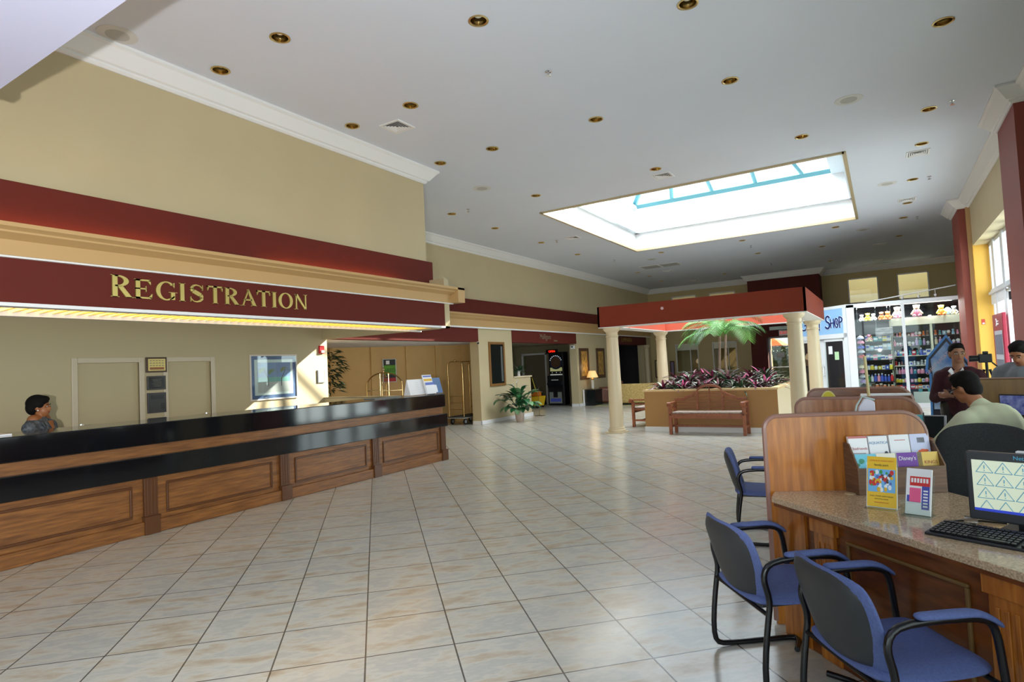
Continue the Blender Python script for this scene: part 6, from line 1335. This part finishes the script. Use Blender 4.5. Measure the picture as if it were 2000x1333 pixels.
# office chairs
MESHF = mat('charcoal_mesh', (44, 45, 48), .9, noise=.35, nscale=160)
def office(loc, rz, label, w_=.26, zt=1.02, m_=MESHF):
    t_ = thing('office_chair', label, 'office chair', loc, rz, None); n = 12
    m = MB(); g = []; 
    def fn(u, v, off):
        a_ = u * 2 - 1; b_ = v * 2 - 1; e = math.sqrt(max(0, 1 - b_ ** 4 * .55 - (0.0 if b_ > 0 else 0))); return (a_ * w_ * e * (1 - .12 * (1 - v)), off * (1 - .7 * max(abs(a_), abs(b_)) ** 6) - .05 * a_ * a_, (zt + .5) / 2 + b_ * (zt - .5) / 2 * (1 - .1 * a_ * a_))
    for off in (-.03, .03): m.strip([[fn(i / (n - 1), j / (n - 1), off) for j in range(n)] for i in range(n)])
    ring_ = [i * n for i in range(n)] + [(n - 1) * n + j for j in range(1, n)] + [i * n + n - 1 for i in range(n - 2, -1, -1)] + [j for j in range(n - 2, 0, -1)]; o_ = n * n
    for i in range(len(ring_)): a_, b_ = ring_[i], ring_[(i + 1) % len(ring_)]; m.f.append((a_, b_, b_ + o_, a_ + o_)); m.m.append(0)
    m.build('backrest', m_, t_, sub=1, smooth=True)
    MB().box(-.25, .25, -.48, -.03, .42, .49).build('seat', m_, t_, bevel=.03, seg=3); MB().lathe([(.025, .08), (.025, .42)], 12, T(0, -.24, 0)).build('gas_column', BLK, t_); MB().box(-.03, .03, -.1, .06, .4, .6).build('back_bar', BLK, t_)
    f = MB()
    for k_ in range(5): a_ = k_ * 1.2566; f.tube([(0, -.24, .09), (.27 * math.cos(a_), -.24 + .27 * math.sin(a_), .06)], .016, 6)
    f.build('star_base', BLK, t_)
    for k_ in range(5): a_ = k_ * 1.2566; MB().lathe([(.025, -.015), (.025, .015)], 10, T(.27 * math.cos(a_), -.24 + .27 * math.sin(a_), .026, 0, R_(90))).build('caster', BLK, t_)
    for s_ in (-1, 1): f = MB(); f.box(s_ * .27 - .03, s_ * .27 + .03, -.36, -.1, .63, .66); f.box(s_ * .27 - .012, s_ * .27 + .012, -.25, -.21, .46, .63); f.build('arm', BLK, t_, bevel=.006)
    return t_
office((.50, 4.72, 0), R_(-6), 'charcoal mesh office chair directly behind the nearest partition and monitor', .27, 1.02)
office((.98, 5.3, 0), R_(-110), 'black office chair behind the man in the pale green shirt', .25, 1.18, mat('black_fabric', (24, 25, 28), .8))
# rear partition and things by the window
rp = thing('desk_partition', 'brown wooden partition behind the seated man at the right edge', 'partition', (.72, 6.98, 0), R_(-8)); MB().box(0, .9, -.015, .015, 0, 1.19).build('panel', wood('brown_partition', (112, 84, 46), (130, 98, 56), .4, (10, 10, 1), 2), rp, bevel=.01); MB().box(0, .9, -.02, .02, 1.19, 1.2).build('edge_trim', EDG, rp)
bb = thing('screen_monitor', 'monitor with blue patterned picture right of the seated man', 'monitor', (.98, 6.55, .9), R_(-35)); MB().box(-.19, .16, -.0, .03, -.02, .17).build('bezel', BLK, bb, bevel=.004); MB().box(-.18, .15, -.002, 0, 0, .16).build('screen', mat('blue_picture', (50, 60, 150), .4, rgb2=(170, 180, 220), nscale=18, emit=.1, emc=(80, 90, 200)), bb); MB().box(-.03, .03, .03, .05, -.17, .1).build('stand', BLK, bb)
d4 = thing('granite_desk', 'low desk surface under the blue patterned monitor behind the seated man', 'desk', (.75, 6.45, 0)); MB().box(.0, .9, 0, .45, .69, .725).build('granite_top', GRAN, d4); MB().box(.02, .88, .4, .43, 0, .69).build('back_panel', WOODK, d4); MB().box(.02, .05, .02, .4, 0, .69).build('side_panel', WOODK, d4)
# tall poster stand
pp = at(1845, 850, 'Z', 0) if False else Vector((.74, 10.5, 0))
pst = thing('poster_stand', 'tall house-topped blue and black advertising stand behind the man in maroon', 'advertising stand', (.74, 10.5, 0), R_(-4))
pts = [(-.23, 0), (.25, 0), (.25, 1.3), (.03, 1.68), (-.22, 1.36), (-.24, 1.18), (-.2, 1.12)]
Mx_ = Matrix.Rotation(R_(90), 4, 'X'); MB().prism(pts, -.02, .02, Mx_).build('board', mat('cutout_blue', (70, 140, 220), .4), pst)
ins = [(-.205, .02), (.25, .02), (.25, 1.27), (.03, 1.635), (-.19, 1.35), (-.21, 1.19), (-.17, 1.12)]
MB().prism([p for p in ins], .02, .022, Mx_).build('dark_face', mat('stand_navy', (22, 26, 48), .4), pst); MB().prism([(-.17, .62), (.25, .62), (.25, 1.22), (.03, 1.58), (-.17, 1.33), (-.16, 1.1)], .022, .024, Mx_).build('sky_picture', mat('stand_sky', (70, 120, 200), .4, rgb2=(190, 216, 240), nscale=5), pst)
for s, sz, x, z in (('24, 2012', .05, -.04, .5), ('the COST', .055, -.02, .42), ('the MAP', .05, -.02, .34), ('@', .14, -.05, .14)): text('lettering', s, sz, faceY(x, -.026, z), PAPER, pst, .001)
text('banner_lettering', 'GREAT VACATIONS', .06, faceY(-.05, -.026, 1.32) @ Matrix.Rotation(R_(48), 4, 'Z'), mat('pale_rose', (226, 190, 200), .5), pst, .001)
# camera on tripod
tp = thing('camera_tripod', 'dark camera on a tripod beside the man in maroon', 'tripod', (1.0, 8.75, 0))
for k_ in range(3): a_ = k_ * 2.094 + .4; MB().tube([(.03 * math.cos(a_), .03 * math.sin(a_), 1.22), (.42 * math.cos(a_), .42 * math.sin(a_), .01)], .014, 8).build('leg', BLK, tp)
MB().tube([(0, 0, .9), (0, 0, 1.3)], .014, 8).build('centre_column', BLK, tp); f = MB(); f.box(-.07, .05, -.05, .05, 1.3, 1.4); f.lathe([(.035, 0), (.038, .09)], 14, T(-.07, 0, 1.35, 0, 0, R_(-90))); f.box(-.03, .02, -.03, .03, 1.4, 1.43); f.build('camera_body', BLK, tp, bevel=.006); MB().tube([(.05, 0, 1.3), (.2, -.02, 1.14)], .009, 6).build('pan_handle', BLK, tp)
# burgundy kiosk by the window, wall switch, clear valance of the windows
kk = thing('information_board', 'burgundy board with white emblem and timetable pockets by the right window', 'information board', (2.02, 15.45, 0)); MB().box(-.03, .03, -.62, .6, .3, 2.12).build('board', mat('burgundy', (142, 20, 48), .4), kk, bevel=.01)
MB().box(-.035, -.03, -.5, .42, .75, 1.78).build('pocket_panel', mat('pocket_grey', (176, 180, 190), .4), kk); f = MB(); [f.box(-.038, -.035, -.46 + k_ * .125, -.38 + k_ * .125, z, z + .4) for k_ in range(7) for z in (.8, 1.3)]; f.build('leaflet_columns', mat('dark_leaflets', (90, 92, 110), .5), kk); f = MB(); f.tube([(-.034, .1 + .06 * math.cos(a), 1.95 + .07 * math.sin(a)) for a in [R_(60 + 30 * k_) for k_ in range(9)]], .012, 6); f.box(-.036, -.03, -.15, .05, 1.9, 1.93); f.box(-.036, -.03, -.15, .05, 1.96, 1.98); f.build('emblem', PAPER, kk)
sc2 = thing('security_camera', 'silver camera dome on the white window transom', 'camera', (2.06, 14.3, 2.52)); MB().ell((0, 0, 0), .06, 14, 10).build('dome', CHR, sc2, smooth=True); MB().box(-.02, .05, -.03, .03, -.2, -.06).build('bracket', BLK, sc2)
sw_ = thing('wall_switch', 'small red wall device on the yellow jamb', 'switch', (1.93, 16.84, 2.02)); MB().box(-.03, .03, 0, .012, -.06, .06).build('case', mat('switch_red', (190, 70, 50), .5), sw_); MB().box(-.02, .02, -.004, 0, -.05, -.02).build('button', PAPER, sw_)

# ================= people =================
def body(name, caps, ells, m_, par, vox=.012, extra=None):
    f = MB()
    for a in caps: f.cap(*a)
    for e in ells: f.ell(e[0], e[1], 18, 12, e[2] if len(e) > 2 else None)
    if extra: extra(f)
    return f.build(name, m_, par, smooth=True, voxel=vox)
def head_parts(c, r, yaw, pitch=0.0, s=1.0):
    """skull, jaw, nose, ears, lips as blobs about centre c, facing local +x turned by yaw"""
    M = T(*c) @ Matrix.Rotation(yaw, 4, 'Z') @ Matrix.Rotation(pitch, 4, 'Y') @ Matrix.Scale(s, 4)
    E_ = [((-.008, 0, .02), (.088, .072, .092), M), ((.028, 0, -.04), (.06, .054, .062), M), ((.05, 0, -.075), (.03, .034, .026), M), ((.086, 0, -.012), (.014, .012, .022), M), ((.096, 0, -.022), (.011, .014, .01), M), ((-.0, .074, -.008), (.018, .01, .03), M), ((-.0, -.074, -.008), (.018, .01, .03), M), ((.062, .0, .022), (.022, .052, .014), M), ((.074, 0, -.05), (.012, .024, .01), M)]
    return M, E_
def face(M, par, lipm, browm):
    for s_ in (-1, 1):
        MB().ell((.077, s_ * .03, .006), (.008, .015, .008), 10, 8, M).build('eye', mat('eye_white', (168, 158, 148), .3), par, smooth=True)
        MB().ell((.083, s_ * .03, .006), (.004, .0065, .0065), 10, 8, M).build('iris', BLK, par, smooth=True)
        MB().tube([M @ Vector((.084, s_ * .014, .026)), M @ Vector((.086, s_ * .03, .03)), M @ Vector((.077, s_ * .047, .025))], .0035, 6).build('eyebrow', browm, par)
    MB().ell((.084, 0, -.05), (.008, .022, .007), 12, 8, M).build('mouth', lipm, par, smooth=True)
def hand(f, wrist, dirv, upv, s=1.0, curl=.5):
    """palm, four fingers and a thumb added to mesh builder f"""
    d_ = Vector(dirv).normalized(); u = Vector(upv).normalized(); sd = d_.cross(u).normalized(); w_ = Vector(wrist)
    f.cap(w_, .024 * s, w_ + d_ * .07 * s, .03 * s)
    for k_, L_ in enumerate((.062, .072, .068, .05)):
        b_ = w_ + d_ * .085 * s + sd * (.027 - .018 * k_) * s; m1 = b_ + (d_ - u * curl * .5).normalized() * L_ * .5 * s; m2 = m1 + (d_ * .6 - u * curl).normalized() * L_ * .5 * s
        f.cap(b_ - d_ * .02 * s, .0095 * s, m1, .009 * s); f.cap(m1, .009 * s, m2, .008 * s)
    b_ = w_ + d_ * .03 * s + sd * .028 * s; m1 = b_ + (sd * .7 + d_ * .6).normalized() * .035 * s; f.cap(b_, .012 * s, m1, .011 * s); f.cap(m1, .011 * s, m1 + (d_ + sd * .1 - u * .3).normalized() * .03 * s, .009 * s)
HB = mat('black_hair', (16, 13, 12), .85, spec=.2, noise=.3, nscale=90); LIP = mat('lip', (140, 70, 60), .5)
# --- receptionist: local frame faces +x (towards the lobby) ---
SK1 = mat('brown_skin', (150, 94, 56), .5)
w1 = thing('person', 'woman with short black hair in a dark patterned blouse standing behind the desk', 'person', (-7.6, 2.78, 0), R_(42))
M, E_ = head_parts((0.0, 0, 1.315), .1, R_(8))
def ex_(f): hand(f, (.27, .2, .86), (1, -.2, 0), (0, 0, 1)); hand(f, (.27, -.2, .86), (1, .2, 0), (0, 0, 1))
body('body', [((0, 0, 1.15), .045, (0, 0, 1.24), .042), ((-.01, 0, .8), .13, (-.01, 0, 1.06), .125), ((-.01, -.1, 1.19), .055, (-.01, .1, 1.19), .055), ((0, .17, 1.11), .05, (.03, .21, .84), .036), ((.03, .21, .84), .036, (.27, .2, .86), .024), ((0, -.17, 1.11), .05, (.03, -.21, .84), .036), ((.03, -.21, .84), .036, (.27, -.2, .86), .024), ((0, .08, .78), .085, (0, .08, .42), .055), ((0, .08, .42), .055, (0, .08, .06), .035), ((0, -.08, .78), .085, (0, -.08, .42), .055), ((0, -.08, .42), .055, (0, -.08, .06), .035), ((0, .08, .03), .035, (.12, .08, .03), .03), ((0, -.08, .03), .035, (.12, -.08, .03), .03)], E_, SK1, w1, .01, ex_)
face(M, w1, LIP, HB)
body('hair', [], [((-.024, 0, .045), (.1, .1, .092), M), ((-.06, 0, -.0), (.062, .092, .08), M), ((.035, 0, .085), (.052, .07, .038), M), ((-.03, .05, .0), (.04, .035, .05), M), ((-.03, -.05, .0), (.04, .035, .05), M)], HB, w1, .01)
body('blouse', [((-.01, 0, 1.06), .13, (-.005, 0, 1.165), .075), ((-.01, 0, 1.14), .09, (-.01, .1, 1.14), .075), ((-.01, 0, 1.14), .09, (-.01, -.1, 1.14), .075), ((-.01, 0, .78), .15, (-.01, 0, 1.04), .145), ((-.01, -.12, 1.125), .07, (-.01, .12, 1.125), .07), ((0, .18, 1.11), .07, (.03, .215, .86), .052), ((0, -.18, 1.11), .07, (.03, -.215, .86), .052)], [], mat('patterned_blouse', (40, 46, 56), .7, rgb2=(104, 110, 116), nscale=30), w1, .012)
f = MB(); f.add([(.055, -.05, 1.19), (.14, 0, 1.05), (.145, -.06, 1.0), (.07, -.11, 1.17)], [(0, 1, 2, 3)]); f.add([(.055, .05, 1.19), (.14, 0, 1.05), (.145, .06, 1.0), (.07, .11, 1.17)], [(0, 1, 2, 3)]); f.build('collar', MC['patterned_blouse'], w1, solid=.006); f = MB(); f.add([(.14, 0, 1.05), (.1, -.045, 1.17), (.1, .045, 1.17)], [(0, 1, 2)]); f.build('neckline', SK1, w1, solid=.004)
body('trousers', [((0, .08, .78), .1, (0, .08, .42), .07), ((0, .08, .42), .07, (0, .08, .1), .055), ((0, -.08, .78), .1, (0, -.08, .42), .07), ((0, -.08, .42), .07, (0, -.08, .1), .055)], [], BLK, w1, .014)
for s_ in (-1, 1): MB().ell((.012, s_ * .078, -.03), .008, 10, 8, M).build('earring', PAPER, w1, smooth=True)
# --- standing man in maroon, facing -y (towards the camera), arms crossed ---
SK2 = mat('tan_skin', (150, 104, 78), .5); MAR = mat('maroon_sweater', (58, 16, 28), .85)
w2 = thing('person', 'man in maroon sweater over white collar standing with crossed arms near the poster stand', 'person', (.70, 8.3, 0), R_(-108))
M, E_ = head_parts((0.02, 0, 1.42), .1, R_(28), R_(6))
body('body', [((0, 0, 1.22), .06, (0.01, 0, 1.36), .056), ((0, 0, .85), .14, (0, 0, 1.12), .14), ((0, -.15, 1.17), .06, (0, .15, 1.17), .06), ((0, .17, 1.15), .055, (.04, .22, .93), .045), ((.04, .22, .93), .042, (.2, -.02, .97), .03), ((0, -.17, 1.15), .055, (.04, -.22, .93), .045), ((.04, -.22, .93), .042, (.2, .02, 1.0), .03), ((0, .09, .82), .1, (0, .1, .44), .065), ((0, .1, .44), .06, (0, .1, .08), .04), ((0, -.09, .82), .1, (0, -.1, .44), .065), ((0, -.1, .44), .06, (0, -.1, .08), .04)], E_, SK2, w2, .011, lambda f: (hand(f, (.2, -.03, .97), (0, -1, 0), (1, 0, 0), 1.0, .8), hand(f, (.2, .03, 1.0), (0, 1, 0), (1, 0, 0), 1.0, .8)))
face(M, w2, LIP, HB)
body('hair', [], [((-.02, 0, .038), (.09, .079, .086), M), ((.01, 0, .09), (.062, .062, .036), M), ((-.04, 0, .0), (.055, .078, .075), M)], HB, w2, .01)
body('sweater', [((0, 0, .82), .15, (0, 0, 1.1), .15), ((0, -.1, 1.2), .078, (0, .1, 1.2), .078), ((0, .17, 1.17), .075, (.04, .23, .93), .062), ((.04, .23, .93), .06, (.19, .02, .97), .048), ((0, -.17, 1.17), .075, (.04, -.23, .93), .062), ((.04, -.23, .93), .06, (.19, -.0, 1.0), .048)], [], MAR, w2, .013)
f = MB(); f.add([(.07, -.055, 1.265), (.085, -.02, 1.2), (.15, 0, 1.15), (.12, -.07, 1.235)], [(0, 1, 2, 3)]); f.add([(.07, .055, 1.265), (.085, .02, 1.2), (.15, 0, 1.15), (.12, .07, 1.235)], [(0, 1, 2, 3)]); f.build('shirt_collar', PAPER, w2, solid=.01)
body('trousers', [((0, .09, .84), .115, (0, .1, .44), .085), ((0, .1, .44), .08, (0, .1, .08), .065), ((0, -.09, .84), .115, (0, -.1, .44), .085), ((0, -.1, .44), .08, (0, -.1, .08), .065)], [], BLK, w2, .014)
for s_ in (-1, 1): f = MB(); f.cap((0, s_ * .1, .045), .045, (.15, s_ * .1, .035), .038); f.build('shoe', BLK, w2, smooth=True)
# --- seated man in pale green shirt, faces left (-x) slightly away ---
SK3 = mat('warm_skin', (170, 112, 78), .5); GSH = mat('pale_green_shirt', (204, 208, 178), .8)
w3 = thing('person', 'seated man in pale green shirt leaning over the laptop, seen from behind', 'person', (.62, 5.62, 0), R_(140))
M, E_ = head_parts((.14, .0, 1.18), .1, R_(8), R_(22))
body('body', [((.02, 0, 1.0), .06, (.1, 0, 1.12), .056), ((-.12, 0, .56), .14, (-.02, 0, .92), .14), ((-.01, -.15, .94), .06, (-.01, .15, .94), .06), ((0, .21, .92), .055, (.14, .27, .76), .042), ((.14, .27, .76), .04, (.36, .18, .79), .028), ((0, -.21, .92), .055, (.14, -.27, .76), .042), ((.14, -.27, .76), .04, (.36, -.18, .79), .028), ((-.12, .1, .52), .1, (.3, .12, .52), .07), ((.3, .12, .5), .065, (.3, .12, .08), .042), ((-.12, -.1, .52), .1, (.3, -.12, .52), .07), ((.3, -.12, .5), .065, (.3, -.12, .08), .042)], E_, SK3, w3, .011, lambda f: (hand(f, (.36, .18, .79), (1, -.2, 0), (0, 0, 1)), hand(f, (.36, -.18, .79), (1, .2, 0), (0, 0, 1))))
face(M, w3, LIP, HB)
body('hair', [], [((-.022, 0, .042), (.094, .084, .09), M), ((-.048, 0, -.012), (.058, .08, .075), M), ((.012, 0, .09), (.062, .064, .04), M)], HB, w3, .01)
body('shirt', [((-.14, 0, .56), .18, (-.05, 0, .9), .18), ((-.02, -.13, .98), .085, (-.02, .13, .98), .085), ((.0, .21, .95), .085, (.13, .29, .78), .072), ((.0, -.21, .95), .085, (.13, -.29, .78), .072), ((.01, 0, 1.02), .07, (.045, 0, 1.05), .066)], [], GSH, w3, .013)
body('trousers', [((-.12, .1, .54), .115, (.3, .12, .52), .085), ((.3, .12, .5), .08, (.3, .12, .1), .06), ((-.12, -.1, .54), .115, (.3, -.12, .52), .085), ((.3, -.12, .5), .08, (.3, -.12, .1), .06)], [], BLK, w3, .014)
f = MB(); f.tube([(.0, .082, .01), (.09, .06, .008), (.098, .03, -.006), (.098, .012, .006), (.098, -.012, .006), (.098, -.03, -.006), (.09, -.06, .008), (.0, -.082, .01)], .0035, 6, M=M); f.build('glasses', BLK, w3)
for s_ in (-1, 1): f = MB(); f.cap((.3, s_ * .12, .045), .043, (.44, s_ * .12, .035), .036); f.build('shoe', BLK, w3, smooth=True)
# --- man at right edge in grey jacket, looking down ---
w4 = thing('person', 'dark-haired man in grey jacket looking down at the right edge of the picture', 'person', (1.16, 7.55, 0), R_(-125))
M, E_ = head_parts((0.08, 0, 1.40), .1, R_(0), R_(28))
body('body', [((0, 0, 1.2), .055, (0.06, 0, 1.33), .05), ((0, 0, .85), .14, (0, 0, 1.12), .14), ((0, -.15, 1.17), .06, (0, .15, 1.17), .06), ((0, .21, 1.15), .055, (.03, .26, .9), .045), ((.03, .26, .9), .042, (.22, .2, .82), .03), ((0, -.21, 1.15), .055, (.03, -.26, .9), .045), ((.03, -.26, .9), .042, (.22, -.2, .82), .03), ((0, .09, .82), .1, (0, .1, .44), .065), ((0, .1, .44), .06, (0, .1, .08), .04), ((0, -.09, .82), .1, (0, -.1, .44), .065), ((0, -.1, .44), .06, (0, -.1, .08), .04)], E_, SK3, w4, .011, lambda f: (hand(f, (.22, .2, .82), (1, 0, -.3), (0, 0, 1)), hand(f, (.22, -.2, .82), (1, 0, -.3), (0, 0, 1))))
face(M, w4, LIP, HB)
body('hair', [], [((-.02, 0, .04), (.092, .082, .09), M), ((.015, 0, .092), (.062, .064, .038), M), ((-.05, 0, .0), (.05, .08, .07), M), ((-.02, .055, .02), (.05, .03, .05), M), ((-.02, -.055, .02), (.05, .03, .05), M)], HB, w4, .01)
body('jacket', [((0, 0, .78), .17, (0, 0, 1.15), .17), ((0, -.13, 1.24), .085, (0, .13, 1.24), .085), ((0, .2, 1.21), .085, (.03, .28, .9), .068), ((.03, .28, .9), .062, (.18, .22, .83), .05), ((0, -.2, 1.21), .085, (.03, -.28, .9), .068), ((.03, -.28, .9), .062, (.18, -.22, .83), .05)], [], mat('grey_jacket', (120, 126, 134), .8), w4, .013)
MB().add([(.1, -.05, 1.26), (.1, .05, 1.26), (.19, .03, .95), (.19, -.03, .95)], [(0, 1, 2, 3)]).build('dark_shirt', BLK, w4, solid=.01)
body('trousers', [((0, .09, .84), .115, (0, .1, .44), .085), ((0, .1, .44), .08, (0, .1, .08), .065), ((0, -.09, .84), .115, (0, -.1, .44), .085), ((0, -.1, .44), .08, (0, -.1, .08), .065)], [], BLK, w4, .014)
for s_ in (-1, 1): f = MB(); f.cap((0, s_ * .1, .045), .045, (.15, s_ * .1, .035), .038); f.build('shoe', BLK, w4, smooth=True)
